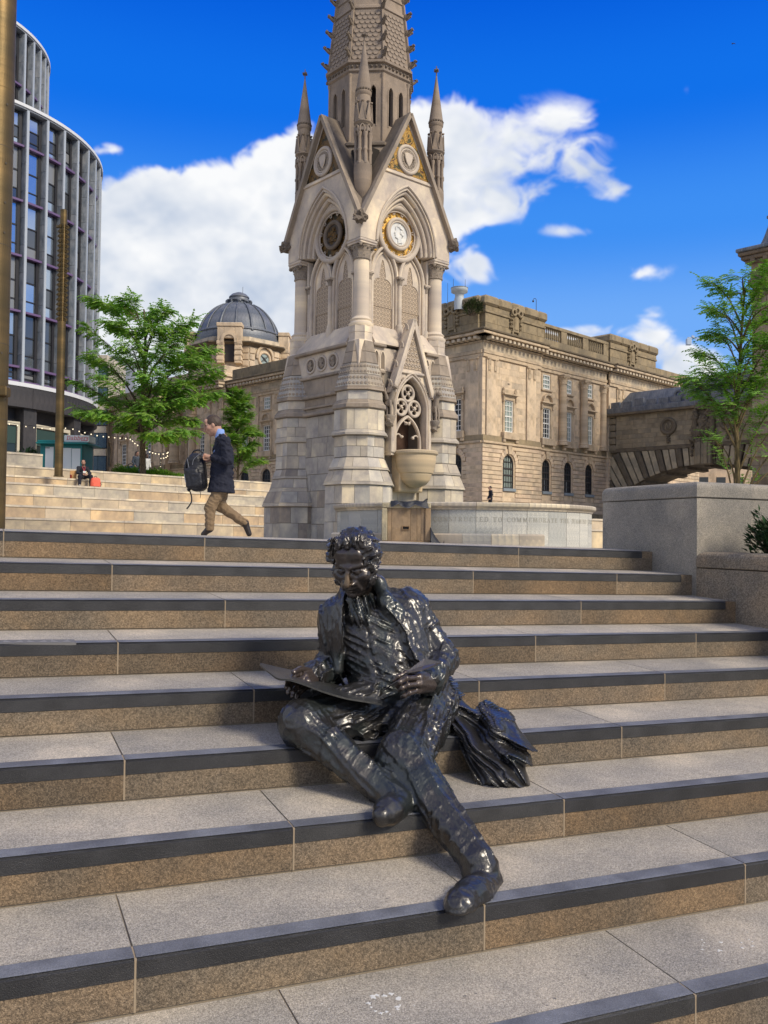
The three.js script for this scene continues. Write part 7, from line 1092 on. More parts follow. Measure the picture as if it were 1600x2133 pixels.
  const bootR = [[J(798, 1638, 3.37), J(824, 1668, 3.30), 0.056, 0.055], [J(840, 1674, 3.30), J(808, 1690, 3.20), 0.048, 0.050], [J(808, 1690, 3.20), J(796, 1700, 3.15), 0.047, 0.036]];
  function torso(x, y, z) {
    let d = cone(x, y, z, pel, belly, 0.165, 0.150);
    d = sminK(d, cone(x, y, z, belly, chest, 0.150, 0.135), 0.08);
    d = sminK(d, cone(x, y, z, J1, J2, 0.115, 0.115), 0.09);
    d = sminK(d, cone(x, y, z, shR, shL, 0.070, 0.070), 0.08);
    d = sminK(d, cone(x, y, z, chest, neck, 0.09, 0.06), 0.06);
    return d;
  }
  const J1 = J(736, 1325, 4.02), J2 = J(828, 1318, 4.03);
  function body(x, y, z) {
    let t = torso(x, y, z);
    if (t < 0.09) {
      const [px, py] = proj(x, y, z), eL = lineX(edgeL, py) + 3 * noise(py * 0.06, 3, 1), eR = lineX(edgeR, py) + 4 * noise(py * 0.05, 7, 1), open = min(px - eL, eR - px) / 480, front = z > chest.z - 0.05;
      // waistcoat: small horizontal pulls; coat: thicker, with vertical folds and a rolled edge
      const sk = (n) => { const q = 1 - abs(n); return q * q * q * 1.7 - 0.55; }, vest = t - 0.0055 * sk(noise(x * 9 + 3, y * 34 + x * 14, z * 9)) - 0.0028 * sk(noise(x * 26, y * 62 + x * 30, z * 26)) - 0.0012 * noise(x * 85, y * 90, z * 85);
      if (front && open > -0.004) { t = vest + smooth(0.03, 0, open) * 0.006; if (py > 1405) t -= 0.010 * smooth(1405, 1412, py); const bx = (eL * 0.56 + eR * 0.44); t += 0.006 * smooth(5, 1, abs(px - bx + 4)) * smooth(1300, 1310, py) * smooth(1412, 1404, py); for (let b = 0; b < 5; b++) { const by = 1318 + b * 21; if (abs(py - by) < 6 && abs(px - bx - 5) < 6) t -= 0.007 * smooth(6, 2, hypot(px - bx - 5, py - by)); } }
      else { const rim = front ? smooth(0.05, 0.0, -open) * 0.018 : 0; const sk = (n) => { const q = 1 - abs(n); return q * q * q * 1.7 - 0.55; }; t = t - 0.024 - rim - 0.009 * sk(noise(x * 18 + y * 4, y * 5 + x * 5, z * 14 + 2)) - 0.004 * sk(noise(x * 46 + y * 14, y * 11, z * 40)) - 0.0015 * noise(x * 85, y * 85, z * 85); }
    }
    let d = t;
    for (const [a, b, e, f] of LAPS) { const c = cone(x, y, z, a, b, e, f); if (c < 0.05) d = sminK(d, c - 0.016 * (pow(1 - abs(noise((x + y) * 14 + 4, (y - x * 0.35) * 46, z * 12)), 3) * 1.6 - 0.5), 0.02); }
    d = sminK(d, limb(x, y, z, hipR, kneeR, 0.115, 0.085, A.tr, 1, 0.008, 0), 0.04);
    let lr = limb(x, y, z, kneeR, ankR, 0.086, 0.056, A.sr, 2, 0.0085, 0.003); lr = sminK(lr, cone(x, y, z, kneeR, kneeR, 0.088, 0.088) - 0.006 * ridge(noise(x * 22, y * 26, z * 22)), 0.03); d = sminK(d, lr, 0.025);
    d = sminK(d, limb(x, y, z, hipL, kneeL, 0.125, 0.098, A.tl, 3, 0.010, 0.005), 0.03);
    d = sminK(d, limb(x, y, z, kneeL, ankL, 0.092, 0.056, A.sl, 4, 0.0078, 0.003), 0.035);
    const cr = cone(x, y, z, kneeL, kneeL, 0.13, 0.13); if (cr < 0) d -= 0.010 * ridge(noise(x * 9, y * 34 + x * 20, z * 9)) * smooth(0, -0.05, cr);
    // trouser hem
    d = sminK(d, cone(x, y, z, ankL, J9, 0.060, 0.066) - 0.003 * noise(x * 50, y * 50, z * 50), 0.012);
    // sleeves
    let sl = limb(x, y, z, shL, elL, 0.080, 0.068, A.ul, 5, 0.008, 0.005); sl = sminK(sl, cone(x, y, z, shL, shL2, 0.082, 0.066) - 0.009 * ridge(noise(x * 30, y * 16, z * 30)), 0.03); sl = sminK(sl, limb(x, y, z, elL, wrL, 0.070, 0.055, A.fl, 6, 0.008, 0.007), 0.03); d = sminK(d, sl, 0.018);
    let sr = limb(x, y, z, shR, elR, 0.070, 0.062, A.ur, 7, 0.008, 0.004); sr = sminK(sr, limb(x, y, z, elR, wrR, 0.064, 0.052, A.fr, 8, 0.010, 0.007), 0.03); d = sminK(d, sr, 0.016);
    for (let i = 0; i + 1 < collar.length; i++) d = sminK(d, cone(x, y, z, collar[i], collar[i + 1], 0.030, 0.030) - 0.005 * ridge(noise(x * 34, y * 34, z * 34)), 0.010);
    for (const [a, b] of lapelR) d = sminK(d, cone(x, y, z, a, b, 0.031, 0.026) - 0.006 * ridge(noise(x * 40, y * 40, z * 40)), 0.012); for (const [a, b] of lapelL) d = sminK(d, cone(x, y, z, a, b, 0.027, 0.024), 0.012);
    d = smaxK(d, -cone(x, y, z, NA, NB, 0.006, 0.006), 0.006);
    // cravat
    const cv = min(cone(x, y, z, CA, CB, 0.036, 0.03), cone(x, y, z, CA2, CB2, 0.03, 0.03)); if (cv < 0.05) { const q = 1 - abs(noise(x * 62 + y * 22, y * 13, z * 26)); d = sminK(d, cv - 0.020 * (q * q * q * 1.6 - 0.6) - 0.006 * noise(x * 50, y * 50, z * 50), 0.008); }
    d = sminK(d, cone(x, y, z, neck, NK, 0.075, 0.062), 0.02);
    for (const [a, b, e, f] of bootL) { const c = cone(x, y, z, a, b, e, f); d = sminK(d, c - 0.003 * ridge(noise(x * 30, y * 60, z * 60)) , 0.02); } d = max(d, min(ankL.y - 0.05 - y > 0 ? tread(8, x, z) + 0.002 - y : -9, 9));
    for (const [a, b, e, f] of bootR) d = sminK(d, cone(x, y, z, a, b, e, f) - 0.003 * noise(x * 40, y * 40, z * 40), 0.02);
    return d;
  }
  const LAPS = lap, J9 = J(999, 1806, 3.085), shL2 = J(868, 1300, 4.06), NA = J(826, 1270, 3.88), NB = J(858, 1284, 3.9), CA = J(742, 1256, 3.93), CB = J(758, 1290, 3.89), CA2 = J(768, 1256, 3.93), CB2 = J(738, 1284, 3.90), NK = J(748, 1215, 4.0);
  const tri = (x, y, z, a, b, c, r) => {                     // distance to a triangle of cloth, r thick
    const ba = SU(b, a), cb = SU(c, b), ac = SU(a, c), pa = { x: x - a.x, y: y - a.y, z: z - a.z }, pb = { x: x - b.x, y: y - b.y, z: z - b.z }, pc = { x: x - c.x, y: y - c.y, z: z - c.z }, n = CR(ba, ac);
    if (Math.sign(DT(CR(ba, n), pa)) + Math.sign(DT(CR(cb, n), pb)) + Math.sign(DT(CR(ac, n), pc)) < 2) return min(cone(x, y, z, a, b, r, r), cone(x, y, z, b, c, r, r), cone(x, y, z, c, a, r, r));
    return abs(DT(n, pa)) / sqrt(DT(n, n)) - r;
  };
  const SU = (a, b) => ({ x: a.x - b.x, y: a.y - b.y, z: a.z - b.z }), DT = (a, b) => a.x * b.x + a.y * b.y + a.z * b.z, CR = (a, b) => ({ x: a.y * b.z - a.z * b.y, y: a.z * b.x - a.x * b.z, z: a.x * b.y - a.y * b.x });
  const ts = { a: J(935, 1440, 4.0), b: J(975, 1496, 3.97), c: J(1012, 1486, 4.0), d: J(1052, 1500, 3.95), e: J(1078, 1540, 3.86), f: J(1100, 1574, 3.78), g: J(1082, 1586, 3.72), h: J(1076, 1628, 3.68), i: J(1050, 1626, 3.65), j: J(1040, 1592, 3.70), k: J(1031, 1630, 3.65), l: J(1014, 1628, 3.66), m: J(986, 1566, 3.76), n: J(962, 1528, 3.86), o: J(1030, 1535, 3.80), p: J(915, 1490, 3.98) };
  const TRI = [['a', 'b', 'n'], ['a', 'n', 'p'], ['b', 'c', 'o'], ['c', 'd', 'o'], ['d', 'e', 'o'], ['e', 'f', 'g'], ['e', 'g', 'o'], ['o', 'g', 'h'], ['o', 'h', 'i'], ['o', 'i', 'j'], ['b', 'o', 'm'], ['b', 'm', 'n'], ['o', 'j', 'm'], ['m', 'j', 'k'], ['m', 'k', 'l']];
  const tail = (x, y, z) => {
    let d = 9; for (const [a, b, c] of TRI) d = sminK(d, tri(x, y, z, ts[a], ts[b], ts[c], 0.018), 0.016);
    d = sminK(d, cone(x, y, z, tailA[0], tailA[1], 0.062, 0.05), 0.03); d = sminK(d, cone(x, y, z, tailA[1], tailA[2], 0.05, 0.034), 0.03);
    d = sminK(d, cone(x, y, z, ts.c, ts.o, 0.034, 0.03), 0.025); d = sminK(d, cone(x, y, z, ts.d, ts.g, 0.03, 0.034), 0.025); d = sminK(d, cone(x, y, z, ts.g, ts.h, 0.036, 0.032), 0.025); d = sminK(d, cone(x, y, z, ts.m, ts.l, 0.04, 0.03), 0.03); d = sminK(d, cone(x, y, z, ts.n, ts.m, 0.045, 0.04), 0.03);
    if (d < 0.07) { const fx = x - ts.a.x + 0.12, fy = y - ts.a.y - 0.04, fz = (z - ts.a.z) * 0.6, u = hypot(fx, fy, fz), v = atan2(fx, -fy - fz * 0.3) * 0.42, sk = (n) => { const q = 1 - abs(n); return q * q * q * 1.7 - 0.55; }; const w = noise(u * 6, v * 6, z * 6) * 0.5; d -= 0.021 * sk(noise(v * 30 + w * 1.6, u * 3.2, 4)) + 0.007 * sk(noise(v * 78 + w * 3, u * 9, 9)) + 0.0015 * noise(x * 80, y * 80, z * 80); }
    const s = x * UX + (z + 6) * UZ, t = x * TX + (z + 6) * TZ, ed = 5 * GOING; const fl = t < ed + 0.005 ? treadY(6) - FALL * s : treadY(7) - FALL * s; return max(d, fl + 0.001 - y);
  };
  const green = (x, y, z, k = 1) => { const n = noise(x * 9, y * 9, z * 9), m = noise(x * 28 + 5, y * 28, z * 28), g = smooth(0.05, 0.6, n + m * 0.5) * 0.55 * k; return [lerp(0.034, 0.026, g), lerp(0.032, 0.038, g), lerp(0.031, 0.038, g)]; };
  const all = [hipR, hipL, kneeR, ankR, kneeL, ankL, pel, chest, neck, shR, shL, elR, elL, wrR, ...bootL.flatMap((b) => [b[0], b[1]]), ...bootR.flatMap((b) => [b[0], b[1]]), NK];
  part('figure', tint(sdfMesh(...bounds(all, 0.19), 0.0052, body, 1.35), green), bronze, st);
  part('coat_tail', tint(sdfMesh(...bounds([...tailA, ...tailB, ...tailC, ...tailD, ...Object.values(ts)], 0.09), 0.0052, tail, 1.3), green), bronze, st);
  // ---- head, in its own axes: x to the viewer's right, y up, z out of the face
  const f = V(-0.29, -0.40, 0.87).normalize(), u = V(0.0, 1, 0).addScaledVector(f, -f.y).normalize(), rt = u.clone().cross(f), hc = J(741, 1176, 3.93);
  const hair = (x, y, z) => {
    const ax = abs(x); let d = ell(x, y, z, { x: 0, y: 0.042, z: -0.026 }, 0.108, 0.112, 0.116);
    // the brow stays bare: the hair line climbs over the forehead and falls in front of the ears
    const brow = ell(x, y, z, { x: -0.006, y: 0.034, z: 0.10 }, 0.076, 0.124, 0.094); d = smaxK(d, -brow, 0.014);
    d = smaxK(d, -(y + 0.055 + 0.9 * (z + 0.02) * 0.2), 0.02);
    d = sminK(d, cone(ax, y, z, { x: 0.086, y: 0.03, z: 0.022 }, { x: 0.073, y: -0.055, z: 0.030 }, 0.022, 0.020), 0.016); d = sminK(d, cone(ax, y, z, { x: 0.072, y: -0.055, z: 0.032 }, { x: 0.058, y: -0.078, z: 0.042 }, 0.018, 0.010), 0.012);
    d = sminK(d, cone(x, y, z, { x: -0.06, y: 0.112, z: 0.05 }, { x: 0.05, y: 0.128, z: 0.035 }, 0.028, 0.03), 0.02); d = sminK(d, cone(x, y, z, { x: 0.05, y: 0.122, z: 0.035 }, { x: 0.092, y: 0.07, z: 0.025 }, 0.028, 0.026), 0.02); d = sminK(d, cone(x, y, z, { x: -0.07, y: 0.105, z: 0.045 }, { x: -0.094, y: 0.05, z: 0.02 }, 0.026, 0.026), 0.02);
    if (d < 0.05) { const sw = noise(x * 9 + 4, y * 9, z * 9) * 2.2, side = smooth(0.03, 0.08, ax), lowc = smooth(0.0, -0.04, y); const wav = ridge(noise((y * (0.4 + side) + x * (1 - side) * 1.2) * 46 + sw, (z + y * 0.3) * 22 + sw * 0.6, x * 10)); const curl = ridge(noise(x * 60 + sw, y * 60, z * 60)); d -= 0.0145 * (lerp(wav, curl, 0.25 + lowc * 0.5) - 0.45) + 0.002 * noise(x * 110, y * 110, z * 110); }
    return d;
  };
  const M = new THREE.Matrix4().makeBasis(rt.multiplyScalar(1.03), u.multiplyScalar(1.03), f.multiplyScalar(1.03)).setPosition(hc);
  const hg = sdfMesh(V(-0.13, -0.19, -0.15), V(0.13, 0.16, 0.16), 0.0029, face, 1.2);
  tint(hg, (x, y, z) => { const n = smooth(0.030, 0.008, hypot(x, (y + 0.022) * 0.55, z - 0.122)); return [lerp(0.046, 0.15, n), lerp(0.036, 0.095, n), lerp(0.032, 0.045, n)]; });
  const headM = new THREE.MeshPhysicalMaterial({ color: lin(1, 1, 1), vertexColors: true, metalness: 0.5, roughness: 0.36, clearcoat: 0.6, clearcoatRoughness: 0.2 }), hd = part('head', hg.applyMatrix4(M), headM, st);
  part('hair', tint(sdfMesh(V(-0.16, -0.13, -0.18), V(0.16, 0.20, 0.14), 0.0029, hair, 1.5), (x, y, z) => [0.036, 0.032, 0.031]).applyMatrix4(M), headM, hd);
  // ---- hands
  function hand(name, palm, fingers, thumb) {
    const pts = [...palm.flat().filter((q) => q.isVector3), ...fingers.flat(), ...thumb], fn = (x, y, z) => { let d = 9; for (const [a, b, ra, rb] of palm) d = sminK(d, cone(x, y, z, a, b, ra, rb), 0.014); let g = 9; for (const c of fingers) for (let i = 0; i + 1 < c.length; i++) g = min(g, sminK(cone(x, y, z, c[i], c[i + 1], 0.0118 - i * 0.0012, 0.0108 - i * 0.0012), cone(x, y, z, c[i], c[i], 0.0128 - i * 0.001, 0.0128), 0.006)); for (let i = 0; i + 1 < thumb.length; i++) g = min(g, cone(x, y, z, thumb[i], thumb[i + 1], 0.014 - i * 0.0015, 0.0125 - i * 0.0015)); return sminK(d, g, 0.007) - 0.0008 * noise(x * 120, y * 120, z * 120); };
    return part(name, tint(sdfMesh(...bounds(pts, 0.03), 0.0028, fn, 1.2), (x, y, z) => [0.075, 0.055, 0.045]), bronze, st);
  }
  const kn = [J(868, 1400, 3.66), J(873, 1411, 3.635), J(874, 1424, 3.63), J(872, 1437, 3.645)];
  hand('left_hand', [[J(892, 1418, 3.75), kn[0], 0.030, 0.017], [J(894, 1422, 3.74), kn[1], 0.030, 0.018], [J(894, 1426, 3.74), kn[2], 0.028, 0.018], [J(893, 1430, 3.75), kn[3], 0.026, 0.017]],
    [[kn[0], J(846, 1402, 3.62), J(830, 1409, 3.60), J(821, 1417, 3.605)], [kn[1], J(847, 1413, 3.585), J(833, 1421, 3.575), J(826, 1428, 3.60)], [kn[2], J(850, 1427, 3.585), J(838, 1433, 3.58), J(832, 1438, 3.61)], [kn[3], J(853, 1443, 3.60), J(843, 1449, 3.60), J(838, 1452, 3.63)]], [J(884, 1412, 3.70), J(852, 1424, 3.655), J(830, 1430, 3.63)]);
  const kr = [J(632, 1401, 3.76), J(636, 1410, 3.72), J(640, 1420, 3.70), J(645, 1428, 3.70)];
  hand('right_hand', [[wrR, kr[0], 0.030, 0.018], [wrR, kr[1], 0.030, 0.018], [wrR, kr[2], 0.03, 0.018], [J(658, 1416, 3.83), kr[3], 0.026, 0.016]],
    [[kr[0], J(612, 1408, 3.68), J(600, 1420, 3.63), J(596, 1432, 3.60)], [kr[1], J(614, 1420, 3.65), J(602, 1433, 3.61), J(600, 1443, 3.60)], [kr[2], J(620, 1431, 3.64), J(610, 1442, 3.61), J(609, 1450, 3.60)], [kr[3], J(628, 1439, 3.65), J(620, 1449, 3.63), J(618, 1455, 3.62)]], [J(645, 1398, 3.78), J(626, 1393, 3.72), J(612, 1400, 3.66)]);
  // quill, and the sheet that he reads
  { const q = [J(799, 1438, 3.63), J(826, 1420, 3.59), J(860, 1397, 3.62), J(915, 1380, 3.72)]; part('quill', tint(tube(q, 0.0035, 0.0025, 6), () => [0.06, 0.05, 0.045]), bronze, st);
    const a = J(846, 1402, 3.585), b = J(884, 1384, 3.64), c = J(920, 1378, 3.74), vane = [0, 1].map((k) => [V(a.x, a.y + k * 0.005, a.z), V(b.x - 0.01, b.y - 0.022 + k * 0.006, b.z + 0.03), V(c.x, c.y - 0.008 + k * 0.005, c.z), V(b.x, b.y + 0.016 + k * 0.006, b.z - 0.02)]);
    part('feather', tint(polyLoft(vane), () => [0.07, 0.06, 0.06]), bronze, st); }
  { const near = [[541, 1386, 3.66], [560, 1400, 3.60], [582, 1414, 3.55], [612, 1419, 3.52], [650, 1431, 3.52], [700, 1448, 3.54], [750, 1461, 3.58], [796, 1467, 3.64]], far = [[544, 1383, 3.98], [574, 1391, 3.93], [606, 1398, 3.88], [636, 1407, 3.86], [668, 1418, 3.86], [708, 1430, 3.88], [754, 1441, 3.91], [796, 1449, 3.94]];
    const n = new THREE.CatmullRomCurve3(near.map((p) => J(...p))), m = new THREE.CatmullRomCurve3(far.map((p) => J(...p))), pos = [], N = 40, K = 6, th = 0.0075, g = (i, k, s) => { const p = n.getPoint(i / N).lerp(m.getPoint(i / N), k / K); p.y += s * th / 2 + 0.004 * noise(i * 0.2, k * 0.7, 2); return p; };
    const q = (a, b, c, d) => { for (const v of [a, b, c, a, c, d]) pos.push(v.x, v.y, v.z); };
    for (let i = 0; i < N; i++) { for (let k = 0; k < K; k++) { q(g(i, k, 1), g(i + 1, k, 1), g(i + 1, k + 1, 1), g(i, k + 1, 1)); q(g(i, k + 1, -1), g(i + 1, k + 1, -1), g(i + 1, k, -1), g(i, k, -1)); } q(g(i, 0, -1), g(i + 1, 0, -1), g(i + 1, 0, 1), g(i, 0, 1)); q(g(i, K, 1), g(i + 1, K, 1), g(i + 1, K, -1), g(i, K, -1)); }
    for (let k = 0; k < K; k++) { q(g(0, k + 1, -1), g(0, k, -1), g(0, k, 1), g(0, k + 1, 1)); q(g(N, k, -1), g(N, k + 1, -1), g(N, k + 1, 1), g(N, k, 1)); }
    part('sheet', tint(toCreasedNormals(uvMetres(geo(pos)), 0.6), (x, y, z) => { const v = noise(x * 20, y * 20, z * 20) * 0.012; return [0.062 + v, 0.062 + v, 0.058 + v]; }), bronze, st); }
}
// ---------------------------------------------------------------- people
const black2 = std(lin(0.015, 0.015, 0.018), 0.6);
const skinM = new THREE.MeshPhysicalMaterial({ color: lin(1, 1, 1), vertexColors: true, roughness: 0.55, sheen: 0.2 });
const clothMat = (c, rough = 0.85) => std(c, rough, { bumpMap: rep(softB, 0.25), bumpScale: 0.006 });
function handBones(w, dir, side, len, curl) {              // palm and five separate fingers from the wrist w
  const d = dir.clone().normalize(), s = side.clone().addScaledVector(d, -side.dot(d)).normalize(), n = d.clone().cross(s), b = [[w, w.clone().addScaledVector(d, len * 0.45), 0.026, 0.032]];
  for (let i = 0; i < 4; i++) { const k = (i - 1.5) * 0.021, base = w.clone().addScaledVector(d, len * 0.45).addScaledVector(s, k), L = len * [0.42, 0.48, 0.45, 0.36][i], m = base.clone().addScaledVector(d, L * 0.5 * cos(curl * 0.5)).addScaledVector(n, -L * 0.5 * sin(curl * 0.5)), e = m.clone().addScaledVector(d, L * 0.5 * cos(curl * 1.4)).addScaledVector(n, -L * 0.5 * sin(curl * 1.4)); b.push([base, m, 0.0105, 0.0095], [m, e, 0.0095, 0.008]); }
  const t0 = w.clone().addScaledVector(d, len * 0.12).addScaledVector(s, -0.03), t1 = t0.clone().addScaledVector(d, len * 0.25).addScaledVector(s, -0.022).addScaledVector(n, -0.012); b.push([t0, t1, 0.014, 0.011], [t1, t1.clone().addScaledVector(d, len * 0.2).addScaledVector(n, -0.01), 0.011, 0.009]); return b;
}
function person(o) {
  const t = thing('person', o.label, 'person', V()), c = o.cell, j = o.j, f = o.face.clone().normalize(), u = V(o.tilt ?? 0, 1, 0); u.addScaledVector(f, -f.dot(u)).normalize(); const rt = u.clone().cross(f), S = o.headScale ?? 1;
  const lx = (x, y, z) => { const dx = (x - j.head.x) / S, dy = (y - j.head.y) / S, dz = (z - j.head.z) / S; return [dx * rt.x + dy * rt.y + dz * rt.z, dx * u.x + dy * u.y + dz * u.z, dx * f.x + dy * f.y + dz * f.z]; };
  const g = o.girth ?? 1, hands = [...handBones(j.wrN, o.handN ?? j.wrN.clone().sub(j.elN), o.sideN ?? V(0, 1, 0), 0.19, o.curl ?? 1), ...handBones(j.wrF, o.handF ?? j.wrF.clone().sub(j.elF), o.sideF ?? V(0, 1, 0), 0.19, o.curl ?? 1)];
  const limbs = [[j.shN, j.elN, 0.052, 0.042], [j.elN, j.wrN, 0.042, 0.028], [j.shF, j.elF, 0.052, 0.042], [j.elF, j.wrF, 0.042, 0.028], [j.hipN, j.knN, 0.075, 0.055], [j.knN, j.anN, 0.055, 0.038], [j.hipF, j.knF, 0.075, 0.055], [j.knF, j.anF, 0.055, 0.038], [j.anN, j.toeN, 0.03, 0.03], [j.anF, j.toeF, 0.03, 0.03]];
  const mid = j.hipN.clone().add(j.hipF).multiplyScalar(0.5), sh = j.shN.clone().add(j.shF).multiplyScalar(0.5), ch = mid.clone().lerp(sh, 0.75);
  const ears = (p) => min(ell(abs(p[0]), p[1], p[2], { x: 0.083, y: -0.005, z: -0.012 }, 0.012, 0.032, 0.020), 9);
  const body = (x, y, z) => { const p = lx(x, y, z); let d = hypot(p[0], p[1], p[2]) < 0.30 ? sminK(face(p[0], p[1], p[2]), ears(p), 0.008) * S : hypot(p[0], p[1], p[2]) * S - 0.2; d = sminK(d, cone(x, y, z, j.head.clone().addScaledVector(u, -0.07 * S).addScaledVector(f, -0.03), j.neck, 0.052 * S, 0.058), 0.03); for (const [a, b, e, q] of limbs) d = sminK(d, cone(x, y, z, a, b, e, q), 0.03); d = sminK(d, cone(x, y, z, mid, ch, 0.10, 0.11), 0.05); d = sminK(d, cone(x, y, z, j.shN, j.shF, 0.05, 0.05), 0.05); let h = 9; for (const [a, b, e, q] of hands) h = min(h, cone(x, y, z, a, b, e, q)); return sminK(d, h, 0.006); };
  const pts = Object.values(j);
  // the body in one grid; head and hands at the resolution of the whole figure
  part('body', tint(sdfMesh(...bounds(pts, 0.2), min(c, 0.007), body, 1.1), (x, y, z) => { const p = lx(x, y, z), k = o.skin; if (p[2] > 0.05 && abs(p[1] - 0.004) < 0.009 && abs(abs(p[0]) - 0.034) < 0.014) return [0.05, 0.035, 0.03]; if (p[2] > 0.07 && abs(p[1] + 0.075) < 0.008 && abs(p[0]) < 0.025) return [k[0] * 0.8, k[1] * 0.5, k[2] * 0.5]; if (p[2] > 0.06 && abs(p[1] - 0.03) < 0.007 && abs(abs(p[0]) - 0.034) < 0.022) return [k[0] * 0.35, k[1] * 0.3, k[2] * 0.3]; if (o.beard && p[1] < -0.03 && p[1] > -0.14 && p[2] > -0.01 && abs(p[1] + 0.072) > 0.01) return o.hair; const r = p[2] > 0.05 ? 1 + 0.12 * noise(x * 20, y * 20, z * 20) : 1; return [k[0] * r, k[1], k[2]]; }), skinM, t);
  const fold = (x, y, z, k) => k * (ridge(noise(x * 11, y * 22 + x * 8, z * 11)) - 0.3) + k * 0.5 * noise(x * 34, y * 30, z * 34);
  const hem = o.hem ?? 0.1, dn = mid.clone().sub(sh).normalize(), bot = mid.clone().addScaledVector(dn, hem), rN = o.torso ?? [0.15, 0.16];
  const top = (x, y, z) => { let d = cone(x, y, z, ch, mid, rN[0] * g, rN[1] * g); d = sminK(d, cone(x, y, z, mid, bot, rN[1] * g, (rN[2] ?? rN[1]) * g), 0.05); d = sminK(d, cone(x, y, z, j.shN, j.shF, 0.075, 0.075), 0.08); d = sminK(d, cone(x, y, z, ch, j.neck, 0.11, 0.062), 0.05); let a = sminK(cone(x, y, z, j.shN, j.elN, 0.078, 0.064), cone(x, y, z, j.elN, j.wrN, 0.064, 0.044), 0.03); a = min(a, sminK(cone(x, y, z, j.shF, j.elF, 0.078, 0.064), cone(x, y, z, j.elF, j.wrF, 0.064, 0.044), 0.03)); d = sminK(d, a, 0.02) - fold(x, y, z, o.fold ?? 0.006); const cut = (x - bot.x) * dn.x + (y - bot.y) * dn.y + (z - bot.z) * dn.z; d = smaxK(d, cut, 0.012); const nk = (x - j.neck.x) * dn.x + (y - j.neck.y) * dn.y + (z - j.neck.z) * dn.z; d = smaxK(d, -nk - 0.005, 0.01); if (o.open) { const q = o.open(x, y, z); d = smaxK(d, -q, 0.008); } return d; };
  const cutW = (p, w) => p;
  part(o.topName ?? 'jacket', sdfMesh(...bounds([j.neck, j.shN, j.shF, j.elN, j.elF, j.wrN, j.wrF, bot, mid], 0.24), c, (x, y, z) => { let d = top(x, y, z); for (const [w, e] of [[j.wrN, j.elN], [j.wrF, j.elF]]) { const ax = w.clone().sub(e).normalize(); const q = (x - w.x) * ax.x + (y - w.y) * ax.y + (z - w.z) * ax.z, near = hypot(x - w.x, y - w.y, z - w.z); if (near < 0.13) d = smaxK(d, q - 0.005, 0.006); } return d; }, 1.2), o.topM, t);
  if (o.shirtM) part('shirt', sdfMesh(...bounds([j.neck, ch, mid], 0.2), c, (x, y, z) => { let d = cone(x, y, z, ch, mid, (rN[0] - 0.02) * g, (rN[1] - 0.025) * g); d = sminK(d, cone(x, y, z, ch, j.neck, 0.10, 0.068), 0.05); d = sminK(d, cone(x, y, z, j.neck, j.neck.clone().addScaledVector(dn, -0.035), 0.074, 0.070), 0.02); const nk = (x - j.neck.x) * dn.x + (y - j.neck.y) * dn.y + (z - j.neck.z) * dn.z; const lo = (x - mid.x) * dn.x + (y - mid.y) * dn.y + (z - mid.z) * dn.z; return max(smaxK(d, -nk - 0.05, 0.004), lo + 0.1); }, 1.1), o.shirtM, t);
  const legs = (x, y, z) => { let d = cone(x, y, z, j.hipN, j.hipF, 0.10 * g, 0.10 * g); let a = sminK(cone(x, y, z, j.hipN, j.knN, 0.10 * g, 0.08), cone(x, y, z, j.knN, j.anN, 0.08, 0.062), 0.04), b = sminK(cone(x, y, z, j.hipF, j.knF, 0.105 * g, 0.08), cone(x, y, z, j.knF, j.anF, 0.08, 0.062), 0.04); d = sminK(sminK(d, a, 0.03), b, 0.015) - fold(x, y, z, 0.010); for (const [w, e] of [[j.anN, j.knN], [j.anF, j.knF]]) { const ax = w.clone().sub(e).normalize(), q = (x - w.x) * ax.x + (y - w.y) * ax.y + (z - w.z) * ax.z; if (hypot(x - w.x, y - w.y, z - w.z) < 0.2) d = smaxK(d, q - 0.03, 0.008); } return d; };
  part('trousers', sdfMesh(...bounds([j.hipN, j.hipF, j.knN, j.knF, j.anN, j.anF], 0.2), c, legs, 1.2), o.legM, t);
  for (const [a, b] of [[j.anN, j.toeN], [j.anF, j.toeF]]) { const d = b.clone().sub(a), fl = d.clone(); fl.normalize(); const heel = a.clone().lerp(b, -0.12).add(V(0, -0.02, 0)); part('shoe', sdfMesh(...bounds([a, b, heel], 0.09), min(c, 0.008), (x, y, z) => { let q = cone(x, y, z, a, b, 0.052, 0.040); q = sminK(q, cone(x, y, z, heel, a, 0.042, 0.048), 0.03); return q; }, 1.1), o.shoeM, t); }
  const hr = o.hairLong ?? 0;
  part('hair', sdfMesh(...bounds([j.head, j.head.clone().add(V(0, -hr - 0.02, 0))], 0.24), min(c, 0.006), (x, y, z) => { const p = lx(x, y, z); let d = ell(p[0], p[1], p[2], { x: 0, y: 0.030, z: -0.020 }, 0.092, 0.112, 0.108); d = smaxK(d, -ell(p[0], p[1], p[2], { x: 0, y: -0.02, z: 0.095 }, 0.09, o.bald ?? 0.105, 0.085), 0.01); d = smaxK(d, -(p[1] + 0.045 + (p[2] > 0 ? -p[2] * 0.6 : 0)), 0.01); if (hr) d = sminK(d, cone(p[0], p[1], p[2], { x: 0, y: 0.02, z: -0.06 }, { x: 0, y: -hr, z: -0.07 }, 0.08, 0.07), 0.03); return d * S - 0.003 * ridge(noise(p[0] * 60, p[1] * 20, p[2] * 50)) - (o.hairUp ?? 0); }, 1.2), clothMat(lin(...o.hair), 0.6), t);
  return t;
}
